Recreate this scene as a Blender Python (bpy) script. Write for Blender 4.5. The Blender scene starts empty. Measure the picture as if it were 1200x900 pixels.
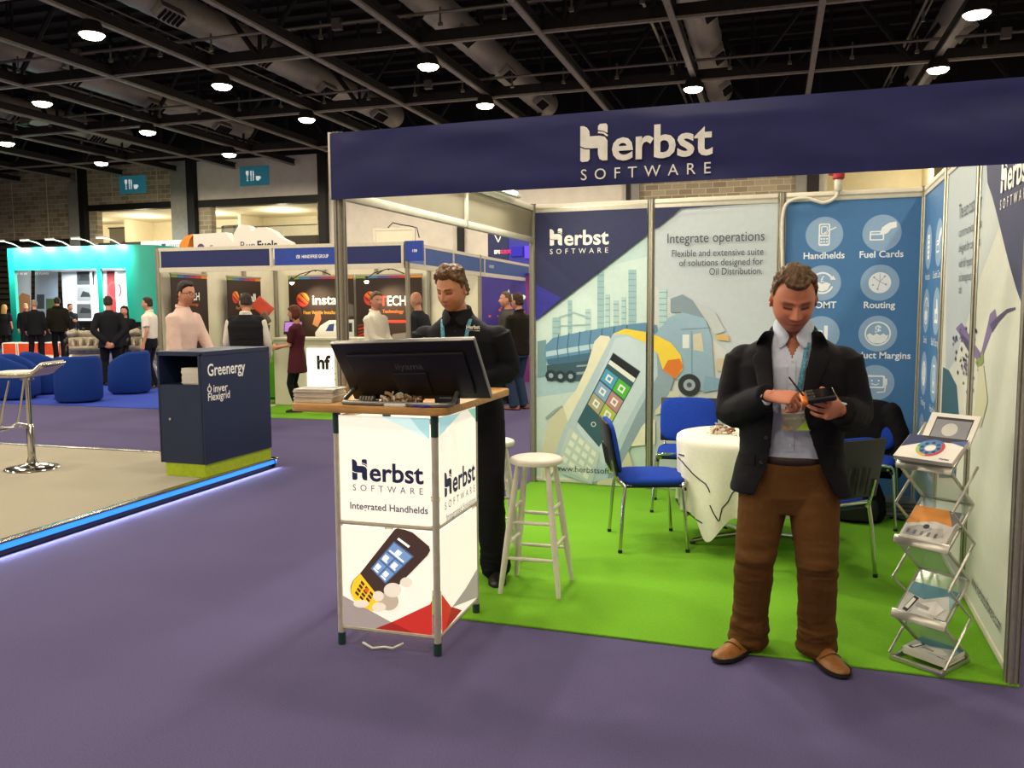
import bpy, bmesh, math, random
import numpy as np
from mathutils import Vector, Matrix, noise as mnoise, Euler
from mathutils.bvhtree import BVHTree

SC = bpy.context.scene
COL = SC.collection
PI = math.pi
rad = math.radians

# ------------------------------------------------------------------ camera
CAM_F, CAM_YAW, CAM_PITCH, CAM_ROLL = 995.4, .3308, -.0915, -.006
CAM_LOC = Vector((2.3143, -3.9786, 1.6152))
_cy, _sy = math.cos(CAM_YAW), math.sin(CAM_YAW)
_fw = Vector((-_sy*math.cos(CAM_PITCH), _cy*math.cos(CAM_PITCH), math.sin(CAM_PITCH)))
_rt = Vector((_cy, _sy, 0)); _up = _rt.cross(_fw)
_r = _rt*math.cos(CAM_ROLL) + _up*math.sin(CAM_ROLL)
_u = -_rt*math.sin(CAM_ROLL) + _up*math.cos(CAM_ROLL)
cam_data = bpy.data.cameras.new('camera')
cam = bpy.data.objects.new('camera', cam_data); COL.objects.link(cam)
cam_data.sensor_width = 36.0; cam_data.lens = CAM_F/1200*36.0
cam_data.clip_start = .05; cam_data.clip_end = 200
mw = Matrix((( _r.x, _u.x, -_fw.x, CAM_LOC.x), (_r.y, _u.y, -_fw.y, CAM_LOC.y), (_r.z, _u.z, -_fw.z, CAM_LOC.z), (0, 0, 0, 1)))
cam.matrix_world = mw
SC.camera = cam

# ------------------------------------------------------------------ view and world
SC.view_settings.view_transform = 'Standard'
SC.view_settings.look = 'None'
SC.view_settings.gamma = 1.0
SC.view_settings.use_curve_mapping = False
SC.view_settings.exposure = 0.0
world = bpy.data.worlds.new('hall_air'); SC.world = world
world.use_nodes = True
world.node_tree.nodes['Background'].inputs[0].default_value = (1.0, .9, .75, 1)
world.node_tree.nodes['Background'].inputs[1].default_value = .02
HALL_LAMP_POWER = 92.0          # each round ceiling lamp
STRIP_POWER = 46.0              # fluorescent batten of the booth
ROOM_POWER = 130.0               # upper floor rooms
LAMP_COLOR = (1.0, .87, .68)

# ------------------------------------------------------------------ positions traced on planes of the place
def _ray(x, y):
    return _fw + _r*((x-600)/CAM_F) - _u*((y-450)/CAM_F)
def bz(x, y, z=0.0):
    d = _ray(x, y); return CAM_LOC + d*((z-CAM_LOC.z)/d.z)
def by(x, y, Y):
    d = _ray(x, y); return CAM_LOC + d*((Y-CAM_LOC.y)/d.y)
def bx(x, y, X):
    d = _ray(x, y); return CAM_LOC + d*((X-CAM_LOC.x)/d.x)
def bplane(x, y, O, n):
    d = _ray(x, y); return CAM_LOC + d*((Vector(O)-CAM_LOC).dot(n)/d.dot(n))

# ------------------------------------------------------------------ materials
def lin(h):
    if not isinstance(h, str): return tuple(h)
    h = h.lstrip('#'); o = []
    for i in (0, 2, 4):
        c = int(h[i:i+2], 16)/255
        o.append(c/12.92 if c <= .04045 else ((c+.055)/1.055)**2.4)
    return tuple(o)
_mats = {}
def M(name, color='808080', rough=.6, metal=0.0, spec=.4, nscale=25.0, namt=.10, bscale=0.0, bstr=.2, emis=0.0, ecol=None, stretch=None, coat=0.0, alpha=1.0, sheen=0.0):
    if name in _mats: return _mats[name]
    m = bpy.data.materials.new(name); m.use_nodes = True
    nt = m.node_tree; b = nt.nodes['Principled BSDF']
    c = lin(color)
    tc = nt.nodes.new('ShaderNodeTexCoord'); mp = nt.nodes.new('ShaderNodeMapping')
    nt.links.new(tc.outputs['Object'], mp.inputs['Vector'])
    if stretch: mp.inputs['Scale'].default_value = stretch
    nz = nt.nodes.new('ShaderNodeTexNoise'); nz.inputs['Scale'].default_value = nscale; nz.inputs['Detail'].default_value = 4
    nt.links.new(mp.outputs[0], nz.inputs['Vector'])
    rp = nt.nodes.new('ShaderNodeValToRGB')
    rp.color_ramp.elements[0].position = .3; rp.color_ramp.elements[1].position = .7
    rp.color_ramp.elements[0].color = (*[v*(1-namt) for v in c], 1)
    rp.color_ramp.elements[1].color = (*[min(1, v*(1+namt)) for v in c], 1)
    nt.links.new(nz.outputs[0], rp.inputs[0]); nt.links.new(rp.outputs[0], b.inputs['Base Color'])
    b.inputs['Roughness'].default_value = rough; b.inputs['Metallic'].default_value = metal
    b.inputs['Specular IOR Level'].default_value = spec
    if coat: b.inputs['Coat Weight'].default_value = coat
    if sheen: b.inputs['Sheen Weight'].default_value = sheen
    if bscale:
        n2 = nt.nodes.new('ShaderNodeTexNoise'); n2.inputs['Scale'].default_value = bscale; n2.inputs['Detail'].default_value = 3
        nt.links.new(mp.outputs[0], n2.inputs['Vector'])
        bp = nt.nodes.new('ShaderNodeBump'); bp.inputs['Strength'].default_value = bstr; bp.inputs['Distance'].default_value = .02
        nt.links.new(n2.outputs[0], bp.inputs['Height']); nt.links.new(bp.outputs[0], b.inputs['Normal'])
    if emis:
        if ecol is None: nt.links.new(rp.outputs[0], b.inputs['Emission Color'])
        else: b.inputs['Emission Color'].default_value = (*lin(ecol), 1)
        b.inputs['Emission Strength'].default_value = emis
    if alpha < 1: b.inputs['Alpha'].default_value = alpha
    _mats[name] = m
    return m
def glass(name, color='e8f0ec', alpha=.25, rough=.05):
    m = M(name, color, rough=rough, spec=.6, namt=.02, alpha=alpha); return m
def vcol_mat(name, rough=.5, spec=.35, sss=0.0):
    if name in _mats: return _mats[name]
    m = bpy.data.materials.new(name); m.use_nodes = True; nt = m.node_tree; b = nt.nodes['Principled BSDF']
    a = nt.nodes.new('ShaderNodeAttribute'); a.attribute_name = 'Col'
    nz = nt.nodes.new('ShaderNodeTexNoise'); nz.inputs['Scale'].default_value = 90
    mx = nt.nodes.new('ShaderNodeMix'); mx.data_type = 'RGBA'; mx.blend_type = 'MULTIPLY'; mx.inputs[0].default_value = .12
    nt.links.new(a.outputs['Color'], mx.inputs[6]); nt.links.new(nz.outputs[0], mx.inputs[7])
    nt.links.new(mx.outputs[2], b.inputs['Base Color'])
    b.inputs['Roughness'].default_value = rough; b.inputs['Specular IOR Level'].default_value = spec
    if sss:
        b.inputs['Subsurface Weight'].default_value = sss; b.inputs['Subsurface Radius'].default_value = (.012, .004, .002)
    _mats[name] = m; return m

# ------------------------------------------------------------------ mesh builder
class MB:
    def __init__(s): s.v = []; s.f = []; s.m = []; s.X = None
    def add(s, vs, fs, mat=0, X=None):
        o = len(s.v); X = X if X is not None else s.X
        vs = [Vector(p) for p in vs]
        if X is not None: vs = [X @ p for p in vs]
        s.v += [tuple(p) for p in vs]
        for f in fs: s.f.append(tuple(i+o for i in f)); s.m.append(mat)
        return s
    def bm(s, bm, mat=0, X=None):
        bm.verts.index_update()
        s.add([v.co.copy() for v in bm.verts], [[v.index for v in f.verts] for f in bm.faces], mat, X); bm.free(); return s
    def box(s, c, d, rz=0, bev=0, mat=0, X=None, rot=None, seg=2):
        bm = bmesh.new(); bmesh.ops.create_cube(bm, size=1)
        bmesh.ops.scale(bm, vec=Vector(d), verts=bm.verts)
        if bev > 0:
            bmesh.ops.bevel(bm, geom=bm.edges[:], offset=min(bev, min(d)*.49), segments=seg, affect='EDGES', profile=.5)
        T = Matrix.Translation(Vector(c)) @ (Matrix.Rotation(rz, 4, 'Z') if rot is None else Euler(rot).to_matrix().to_4x4())
        bmesh.ops.transform(bm, matrix=T, verts=bm.verts)
        return s.bm(bm, mat, X)
    def tube(s, pts, r, n=10, closed=False, caps=True, mat=0, X=None, flat=None):
        P = [Vector(p) for p in pts]; k = len(P)
        R = list(r) if isinstance(r, (list, tuple)) else [r]*k
        T = []
        for i in range(k):
            if closed: t = P[(i+1) % k]-P[i-1]
            else: t = P[min(i+1, k-1)]-P[max(i-1, 0)]
            T.append(t.normalized() if t.length > 1e-9 else Vector((0, 0, 1)))
        up = Vector((0, 0, 1)) if abs(T[0].z) < .9 else Vector((0, 1, 0))
        U = (up - T[0]*up.dot(T[0])).normalized()
        vs = []; fs = []
        for i in range(k):
            if i: 
                U = (U - T[i]*U.dot(T[i]))
                U = U.normalized() if U.length > 1e-6 else Vector((1, 0, 0))
            V = T[i].cross(U)
            ra = R[i]; rb = ra if flat is None else ra*flat
            for j in range(n):
                a = 2*PI*j/n
                vs.append(P[i]+U*(ra*math.cos(a))+V*(rb*math.sin(a)))
        rng = k if closed else k-1
        for i in range(rng):
            i2 = (i+1) % k
            for j in range(n):
                fs.append((i*n+j, i*n+(j+1) % n, i2*n+(j+1) % n, i2*n+j))
        if caps and not closed:
            fs.append(tuple(range(n-1, -1, -1))); fs.append(tuple((k-1)*n+j for j in range(n)))
        return s.add(vs, fs, mat, X)
    def cap(s, pts, r, n=12, mat=0, X=None):      # tube with rounded ends
        P = [Vector(p) for p in pts]; R = list(r) if isinstance(r, (list, tuple)) else [r]*len(P)
        a = (P[0]-P[1]).normalized(); b = (P[-1]-P[-2]).normalized()
        P = [P[0]+a*R[0]*.95, P[0]+a*R[0]*.7]+P+[P[-1]+b*R[-1]*.7, P[-1]+b*R[-1]*.95]
        R = [R[0]*.25, R[0]*.7]+R+[R[-1]*.7, R[-1]*.25]
        return s.tube(P, R, n, mat=mat, X=X)
    def lathe(s, prof, n=24, c=(0, 0, 0), mat=0, X=None):
        vs = []; fs = []; c = Vector(c)
        for r, z in prof:
            for j in range(n):
                a = 2*PI*j/n; vs.append(c+Vector((r*math.cos(a), r*math.sin(a), z)))
        k = len(prof)
        for i in range(k-1):
            for j in range(n): fs.append((i*n+j, i*n+(j+1) % n, (i+1)*n+(j+1) % n, (i+1)*n+j))
        if prof[0][0] > 1e-6: fs.append(tuple(range(n-1, -1, -1)))
        if prof[-1][0] > 1e-6: fs.append(tuple((k-1)*n+j for j in range(n)))
        return s.add(vs, fs, mat, X)
    def prism(s, poly, h0, h1, X=None, mat=0):     # polygon in local xy, extruded along local z
        n = len(poly); vs = [(p[0], p[1], h0) for p in poly]+[(p[0], p[1], h1) for p in poly]
        fs = [tuple(range(n-1, -1, -1)), tuple(range(n, 2*n))]+[(i, (i+1) % n, n+(i+1) % n, n+i) for i in range(n)]
        return s.add(vs, fs, mat, X)
    def loft(s, rings, caps=True, closed=True, mat=0, X=None):
        n = len(rings[0]); vs = [p for r in rings for p in r]; fs = []
        for i in range(len(rings)-1):
            for j in range(n if closed else n-1):
                fs.append((i*n+j, i*n+(j+1) % n, (i+1)*n+(j+1) % n, (i+1)*n+j))
        if caps: fs.append(tuple(range(n-1, -1, -1))); fs.append(tuple((len(rings)-1)*n+j for j in range(n)))
        return s.add(vs, fs, mat, X)
    def ell(s, c, r, n=20, k=12, mat=0, X=None):
        r = (r, r, r) if not isinstance(r, (list, tuple)) else r
        bm = bmesh.new(); bmesh.ops.create_uvsphere(bm, u_segments=n, v_segments=k, radius=1)
        bmesh.ops.scale(bm, vec=Vector(r), verts=bm.verts); bmesh.ops.translate(bm, vec=Vector(c), verts=bm.verts)
        return s.bm(bm, mat, X)
    def quad(s, a, b, c, d, mat=0, X=None): return s.add([a, b, c, d], [(0, 1, 2, 3)], mat, X)
    def poly(s, pts, mat=0, X=None): return s.add(pts, [tuple(range(len(pts)))], mat, X)
    def mesh(s, name, mats, smooth=40):
        me = bpy.data.meshes.new(name); me.from_pydata(s.v, [], s.f)
        for m in (mats if isinstance(mats, (list, tuple)) else [mats]): me.materials.append(m)
        if any(s.m): me.polygons.foreach_set('material_index', s.m)
        me.validate(); me.update()
        if smooth: set_smooth(me, smooth)
        return me
    def build(s, name, mats, parent=None, smooth=40, loc=None, rz=0):
        return link(name, s.mesh(name, mats, smooth), parent, loc, rz)
def set_smooth(me, ang=40):
    me.polygons.foreach_set('use_smooth', [True]*len(me.polygons))
    me.set_sharp_from_angle(angle=rad(ang)); me.update()
def link(name, me, parent=None, loc=None, rz=0):
    o = bpy.data.objects.new(name, me); COL.objects.link(o)
    if parent is not None: o.parent = parent
    if loc is not None: o.location = loc
    if rz: o.rotation_euler = (0, 0, rz)
    return o
def tag(o, label=None, cat=None, group=None, kind=None):
    if label: o['label'] = label
    if cat: o['category'] = cat
    if group: o['group'] = group
    if kind: o['kind'] = kind
    return o
def thing(name, label, cat, loc=(0, 0, 0), rz=0, group=None, parent=None):
    o = bpy.data.objects.new(name, None); COL.objects.link(o); o.empty_display_size = .1
    o.location = loc; o.rotation_euler = (0, 0, rz)
    return tag(o, label, cat, group)
def struct(name, mb, mats, smooth=40, label=None):
    o = mb.build(name, mats, None, smooth); o['kind'] = 'structure'
    if label: o['label'] = label
    return o
def copy_tree(o, parent=None):
    c = o.copy(); COL.objects.link(c)
    if parent is not None: c.parent = parent
    for ch in o.children: copy_tree(ch, c)
    return c
def evaluated(me, mods):
    """apply modifiers to a mesh and return the new mesh"""
    o = bpy.data.objects.new('tmp', me); COL.objects.link(o)
    for typ, kw in mods:
        md = o.modifiers.new(typ, typ)
        for k, v in kw.items(): setattr(md, k, v)
    dg = bpy.context.evaluated_depsgraph_get(); dg.update()
    r = bpy.data.meshes.new_from_object(o.evaluated_get(dg))
    bpy.data.objects.remove(o); return r
def text_mesh(s, size, X, mb, mat=0, bold=0.0, align='LEFT', spacing=1.0, depth=.0006, valign='BOTTOM_BASELINE', wscale=1.0, fit=None):
    """lettering added to a builder; X places the text plane (local x right, y up, z out)"""
    cu = bpy.data.curves.new('t', 'FONT'); cu.body = s; cu.size = size; cu.align_x = align; cu.align_y = valign
    cu.offset = bold; cu.extrude = depth; cu.space_character = spacing; cu.resolution_u = 3
    o = bpy.data.objects.new('t', cu); COL.objects.link(o)
    dg = bpy.context.evaluated_depsgraph_get(); dg.update()
    me = bpy.data.meshes.new_from_object(o.evaluated_get(dg))
    bpy.data.objects.remove(o)
    if fit and len(me.vertices):
        xs = [v.co.x for v in me.vertices]; wscale = fit/max(1e-6, max(xs)-min(xs))
    S = Matrix.Diagonal((wscale, 1, 1, 1))
    mb.add([S @ v.co for v in me.vertices], [tuple(p.vertices) for p in me.polygons], mat, X)
    bpy.data.meshes.remove(me)
def frame(o, ex, ey):
    """matrix with origin o, local x = ex, local y = ey"""
    ex = Vector(ex).normalized(); ez = ex.cross(Vector(ey)).normalized(); ey = ez.cross(ex)
    return Matrix(((ex.x, ey.x, ez.x, o[0]), (ex.y, ey.y, ez.y, o[1]), (ex.z, ey.z, ez.z, o[2]), (0, 0, 0, 1)))
def circle(c, r, n=32, ry=None, a0=0):
    ry = r if ry is None else ry
    return [(c[0]+r*math.cos(2*PI*i/n+a0), c[1]+ry*math.sin(2*PI*i/n+a0)) for i in range(n)]
def rrect(x0, y0, x1, y1, r, n=5):
    o = []
    for cx, cy, a in ((x1-r, y1-r, 0), (x0+r, y1-r, 90), (x0+r, y0+r, 180), (x1-r, y0+r, 270)):
        for i in range(n+1):
            t = rad(a+90*i/n); o.append((cx+r*math.cos(t), cy+r*math.sin(t)))
    return o
def stroke(pts, w):
    """polygon ribbon of width w along 2D points, as list of quads"""
    o = []
    for (x0, y0), (x1, y1) in zip(pts, pts[1:]):
        d = math.hypot(x1-x0, y1-y0) or 1; nx, ny = -(y1-y0)/d*w/2, (x1-x0)/d*w/2
        o.append([(x0-nx, y0-ny), (x1-nx, y1-ny), (x1+nx, y1+ny), (x0+nx, y0+ny)])
    return o
class Print:
    """flat printed artwork: polygons in a plane, stacked in thin ink layers"""
    def __init__(s, X): s.mb = MB(); s.X = X; s.mats = []; s.k = 0
    def mi(s, m):
        if m not in s.mats: s.mats.append(m)
        return s.mats.index(m)
    def lay(s, L=None):
        if L is None: s.k += 1; L = s.k
        return s.X @ Matrix.Translation((0, 0, .00025*L))
    def poly(s, pts, m, L=None):
        s.mb.poly([(p[0], p[1], 0) for p in pts], s.mi(m), s.lay(L)); return s
    def polys(s, ps, m, L=None):
        X = s.lay(L)
        for p in ps: s.mb.poly([(q[0], q[1], 0) for q in p], s.mi(m), X)
        return s
    def line(s, pts, w, m, L=None): return s.polys(stroke(pts, w), m, L)
    def disc(s, c, r, m, ry=None, n=32, L=None): return s.poly(circle(c, r, n, ry), m, L)
    def ring(s, c, r0, r1, m, n=32, a0=0, a1=360, L=None):
        X = s.lay(L); k = s.mi(m)
        for i in range(n):
            a, b = rad(a0+(a1-a0)*i/n), rad(a0+(a1-a0)*(i+1)/n)
            s.mb.poly([(c[0]+r*math.cos(t), c[1]+r*math.sin(t), 0) for r, t in ((r0, a), (r1, a), (r1, b), (r0, b))], k, X)
        return s
    def text(s, t, x, y, size, m, L=None, **kw):
        text_mesh(t, size, s.lay(L) @ Matrix.Translation((x, y, 0)), s.mb, s.mi(m), depth=0.0, **kw); return s
    def build(s, name, parent=None): return s.mb.build(name, s.mats, parent, smooth=0)

def herbst_logo(P, x, y, w, m, msub=None, gap=None):
    """wordmark: custom H with a swoosh, lower-case letters, spaced line below. (x, y) = lower left of the H, w = full width"""
    h = w*.27; msub = msub or m; gap_m = gap
    a = w*.215                                         # width of the H
    # left stem, top rounded to the right
    st = w*.075
    P.k += 1; L = P.k
    left = [(x, y+h), (x+st*.35, y+h), (x+st*.7, y+h*.95), (x+st*.95, y+h*.85), (x+st, y+h*.70), (x+a*.72, y+h*.70), (x+a*.9, y+h*.66), (x+a, y+h*.55),
            (x+a, y+.0), (x+a-st*.5, y), (x+a-st*.85, y+h*.05), (x+a-st, y+h*.18), (x+a-st, y+h*.36), (x+st*1.2, y+h*.36), (x+st*.5, y+h*.38), (x, y+h*.44)]
    P.poly(left, m, L)
    P.poly([(x, y+h*.40), (x+st*.5, y+h*.345), (x+st, y+h*.335), (x+st, y+h*.06), (x+st*.8, y), (x+st*.2, y-h*.01), (x, y+h*.03)], m, L)
    P.poly([(x+a-st, y+h*.86), (x+a-st, y+h*.97), (x+a-st*.8, y+h*1.03), (x+a-st*.15, y+h*1.03), (x+a, y+h*.97), (x+a, y+h*.76), (x+a-st*.4, y+h*.82)], m, L)
    P.polys(stroke([(x+a-st, y+h*.80), (x+a-st*.4, y+h*.77), (x+a, y+h*.68)], h*.05), m, L)
    P.text('erbst', x+a*1.13, y, h*1.27, m, L, bold=h*.028, fit=w-a*1.13)
    P.text('SOFTWARE', x, y-h*.52, h*.44, msub, L, spacing=1.9, fit=w*.99)
# ------------------------------------------------------------------ people
def sm(a, b, x):
    t = np.clip((x-a)/(b-a), 0, 1); return t*t*(3-2*t)
def gs(x, c, s): return np.exp(-((x-c)/s)**2)
HA, HB, HC = .0765, .098, .120           # head half sizes: width, depth, height
def head_points(phi, u, female=False, jaw=1.0):
    """phi: angle, -90 deg = front; u: -1 chin .. 1 crown. returns x, y, z (metres)"""
    e = np.where(u > 0, 2.25, 2.75)
    r = np.clip(1-np.abs(u)**e, 0, 1)**(1/e)
    x = HA*np.cos(phi)*r; y = HB*np.sin(phi)*r; z = HC*u
    f = np.clip(-np.sin(phi), 0, 1); b = np.clip(np.sin(phi), 0, 1)
    y = y*(1-.62*b*sm(.15, .95, -u)) - .006*b*gs(u, .25, .45)
    x = x*(1-(.30 if not female else .36)*jaw*sm(.3, 1.05, -u))*(1-.05*sm(.3, 1, u))
    y = np.where(f > 0, y*(1-.04*f), y)
    y = y - .006*sm(0, .5, f)*gs(u, -.9, .16)*gs(x, 0, .028)
    fm = sm(.15, .5, f)
    npf = np.interp(u, [-.40, -.345, -.29, -.22, -.12, 0, .1, .2, .26], [0, .004, .024, .031, .024, .016, .009, .002, 0])
    sg = np.interp(u, [-.4, -.26, -.1, .15], [.014, .0135, .010, .008])
    y = y - fm*npf*np.exp(-(x/sg)**2)
    ax = np.abs(x)
    y = y - fm*.008*gs(ax, .0155, .0065)*gs(u, -.285, .055)
    y = y + fm*.015*gs(ax, .031, .018)*gs(u, .06, .12)
    y = y - fm*.0065*gs(ax, .031, .0115)*gs(u, .05, .065)
    y = y - fm*.0075*gs(ax, .028, .026)*gs(u, .225, .07)
    y = y - fm*.005*gs(ax, .043, .02)*gs(u, -.2, .17)
    lipw = gs(x, 0, .021)
    y = y - fm*.0065*lipw*(gs(u, -.505, .05)+gs(u, -.615, .055)) + fm*.0045*gs(x, 0, .026)*gs(u, -.56, .02)
    y = y + fm*.004*gs(u, -.72, .05)*gs(x, 0, .02)
    return x, y, z
def head_into(mb, X, female=False, nl=72, nc=72, jaw=1.0):
    us = np.sin(np.linspace(-PI/2, PI/2, nl)); ph = np.linspace(0, 2*PI, nc, endpoint=False)
    U, P = np.meshgrid(us[1:-1], ph, indexing='ij')
    x, y, z = head_points(P, U, female, jaw)
    vs = [X @ Vector(p) for p in zip(x.ravel(), y.ravel(), z.ravel())]
    k = nl-2
    bot = X @ Vector((0, float(y[0].mean()), -HC)); top = X @ Vector((0, 0, HC))
    vs += [bot, top]; fs = []
    for i in range(k-1):
        for j in range(nc): fs.append((i*nc+j, i*nc+(j+1) % nc, (i+1)*nc+(j+1) % nc, (i+1)*nc+j))
    for j in range(nc):
        fs.append((k*nc, (j+1) % nc, j)); fs.append((k*nc+1, (k-1)*nc+j, (k-1)*nc+(j+1) % nc))
    mb.add(vs, fs)
    for s in (-1, 1):    # ears
        E = X @ Matrix.Translation((s*.077, .012, -.004)) @ Euler((rad(-12), rad(-10*s), rad(22*s))).to_matrix().to_4x4()
        mb.ell((0, 0, 0), (.0075, .019, .033), 14, 10, X=E)
        mb.tube([E @ Vector((s*.007, .014*math.cos(t), .027*math.sin(t))) for t in np.linspace(-1.2, 3.4, 12)], .0045, 6)
HAIR = {
 'short': dict(front=.62, temple=.52, side=-.02, back=-.52, th=.010, top=.020, rough=.0045),
 'tuft': dict(front=.58, temple=.70, side=-.02, back=-.52, th=.009, top=.019, rough=.007),
 'crop':  dict(front=.66, temple=.62, side=.08, back=-.42, th=.007, top=.012, rough=.003),
 'curly': dict(front=.60, temple=.48, side=-.05, back=-.5, th=.012, top=.026, rough=.008),
 'recede': dict(front=.80, temple=.78, side=.05, back=-.5, th=.008, top=.010, rough=.003),
 'bob':   dict(front=.36, temple=.25, side=-.75, back=-.98, th=.024, top=.028, rough=.004),
 'long':  dict(front=.55, temple=.30, side=-.80, back=-1.0, th=.022, top=.026, rough=.005),
}
def hair_mesh(style, X, nl=64, nc=72, seed=1, female=False, asym=0.0):
    h = HAIR[style]
    us = np.linspace(-.995, .999, nl); ph = np.linspace(0, 2*PI, nc, endpoint=False)
    U, P = np.meshgrid(us, ph, indexing='ij')
    x, y, z = head_points(P, U*.999, female)
    fr = -np.sin(P)                                     # 1 front, 0 side, -1 back
    line = np.interp(fr, [-1, -.35, -.05, .12, .30, .55, .80, 1.0], [h['back'], h['back']*.9+h['side']*.1, h['side']+.02, h['side'], h['temple']-.12, h['temple'], h['front']+.03, h['front']])
    ear = gs(np.abs(fr), .0, .22)*gs(U, -.05, .22) if style not in ('bob', 'long') else 0
    m = sm(-.02, .13, U-line)
    th = (h['th']+(h['top']-h['th'])*sm(.2, .8, U))*m
    n = np.array([[mnoise.noise(Vector((a*55+seed, b*55, c*38))) for a, b, c in zip(xr, yr, zr)] for xr, yr, zr in zip(x, y, z)])
    n2 = np.array([[mnoise.noise(Vector((a*120+seed, b*120, c*60))) for a, b, c in zip(xr, yr, zr)] for xr, yr, zr in zip(x, y, z)])
    th = th + h['rough']*m*(n*1.6+n2) - .012*(1-m) - .010*ear*m
    nx, ny, nz = x/HA**2, y/HB**2, z/HC**2
    L = np.sqrt(nx*nx+ny*ny+nz*nz)+1e-9
    wide = 1.0 if style != 'bob' else 1+.10*sm(.2, -.6, U)
    px, py, pz = (x+th*nx/L)*wide, y+th*ny/L, z+th*nz/L
    if style == 'curly': pz = pz+.010*sm(.2, .9, fr)*m*sm(.45, .75, U)
    vs = [X @ Vector(p) for p in zip(px.ravel(), py.ravel(), pz.ravel())]; fs = []
    for i in range(nl-1):
        for j in range(nc): fs.append((i*nc+j, i*nc+(j+1) % nc, (i+1)*nc+(j+1) % nc, (i+1)*nc+j))
    fs.append(tuple(range(nc-1, -1, -1))); fs.append(tuple((nl-1)*nc+j for j in range(nc)))
    mb = MB(); mb.add(vs, fs); return mb
def hair_mat(col):
    return M('hair_'+col, col, rough=.55, spec=.3, nscale=60, namt=.45, bscale=140, bstr=.5, stretch=(1, 1, .35))
def hand_into(mb, W, F, N, T, s=1.0, curl=(20, 25, 28, 30), thumb=(35, 20), spread=4, fat=1.0, n=8, joint=(1, 1, .7)):
    """W wrist point, F finger direction, N direction the palm faces, T thumb side"""
    F = Vector(F).normalized(); N = Vector(N); N = (N-F*N.dot(F)).normalized()
    c = F.cross(N); T = c if c.dot(Vector(T)) > 0 else -c
    def pt(f, t, nn): return Vector(W)+(F*f+T*t+N*nn)*s
    rings = []
    for f, w, th, of in ((-.02, .026, .021, 0), (.0, .028, .020, 0), (.03, .037, .0175, .002), (.06, .042, .0155, .001), (.085, .042, .0135, 0), (.097, .039, .0105, 0)):
        rings.append([pt(f, of+w*math.cos(a)*fat, th*math.sin(a)*fat) for a in np.linspace(0, 2*PI, 16, endpoint=False)])
    mb.loft(rings)
    lens = ((.044, .026, .021), (.049, .030, .022), (.045, .028, .022), (.036, .021, .019))
    for i in range(4):
        t0 = .031-.0205*i; sp = rad((1.5-i)*spread)
        p = pt(.088-.004*abs(i-1.3), t0, 0); a = 0.0; pts = [pt(.06, t0*.9, 0), p]; d0 = (F*math.cos(sp)+T*math.sin(sp)).normalized()
        for k in range(3):
            a += rad(curl[i])*joint[k]
            d = d0*math.cos(a)+N*math.sin(a)
            p = p+d*lens[i][k]*s; pts.append(p)
        r0 = (.0090, .0092, .0088, .0078)[i]*s*fat
        mb.cap(pts, [r0*1.02, r0, r0*.95, r0*.86, r0*.74], n)
    a, b = rad(thumb[0]), rad(thumb[1])
    p0 = pt(.018, .020, .004); d1 = (F*math.cos(a)+T*math.sin(a)*.9+N*.35).normalized(); p1 = p0+d1*.048*s
    d2 = (F*math.cos(a-b)+T*math.sin(a-b)+N*.45).normalized(); p2 = p1+d2*.034*s; p3 = p2+(d2+N*.15).normalized()*.026*s
    mb.cap([p0, p1, p2, p3], [.0150*s*fat, .0118*s*fat, .0102*s*fat, .0088*s*fat], n)
def ik(a, b, l1, l2, hint):
    a, b = Vector(a), Vector(b); d = b-a; L = d.length
    L2 = min(L, (l1+l2)*.999); x = (l1*l1-l2*l2+L2*L2)/(2*L2); h = math.sqrt(max(0, l1*l1-x*x))
    dn = d.normalized(); hv = Vector(hint); hv = (hv-dn*hv.dot(dn)).normalized()
    return a+dn*x+hv*h
def sring(c, rx, ry, n=40, e=2.4, tilt=None):
    o = []
    for i in range(n):
        a = 2*PI*i/n; ca, sa = math.cos(a), math.sin(a)
        p = Vector((math.copysign(abs(ca)**(2/e), ca)*rx, math.copysign(abs(sa)**(2/e), sa)*ry, 0))
        o.append(Vector(c)+p)
    return o
def wrinkle(me, amp, fn=None, sc=(9, 9, 22), seed=0.0):
    n = len(me.vertices); co = np.empty(n*3); me.vertices.foreach_get('co', co); co = co.reshape(-1, 3)
    no = np.empty(n*3); me.vertex_normals.foreach_get('vector', no); no = no.reshape(-1, 3)
    d = np.empty(n)
    for i in range(n):
        p = co[i]; q = Vector((p[0]*sc[0]+seed, p[1]*sc[1], p[2]*sc[2]+seed))
        d[i] = mnoise.noise(q)*.7+(1-abs(mnoise.noise(q*1.7))*2)*.3
    w = fn(co) if fn is not None else 1.0
    co = co+no*(d*w*amp)[:, None]
    me.vertices.foreach_set('co', co.ravel()); me.update()
def cloth(mb, name, mat, parent, vox, smooth=5, amp=.004, sc=(9, 9, 22), seed=0.0, fn=None, keep=False):
    me = mb.mesh('tmp_'+name, mat, smooth=0)
    r = evaluated(me, [('REMESH', dict(mode='VOXEL', voxel_size=vox, use_smooth_shade=True)), ('SMOOTH', dict(factor=.5, iterations=smooth))])
    bpy.data.meshes.remove(me)
    if amp: wrinkle(r, amp, fn, sc, seed)
    r.materials.clear(); r.materials.append(mat); r.name = name
    set_smooth(r, 80)
    if keep: return r
    return link(name, r, parent)
def bvh_of(me):
    return BVHTree.FromPolygons([v.co.copy() for v in me.vertices], [tuple(p.vertices) for p in me.polygons])
def front_y(bvh, x, z, y0=-1.0, off=.004, default=-.15, sgn=1):
    h = bvh.ray_cast(Vector((x, y0*sgn, z)), Vector((0, 1*sgn, 0)))
    return (h[0].y-off*sgn) if h[0] is not None else default
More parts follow.
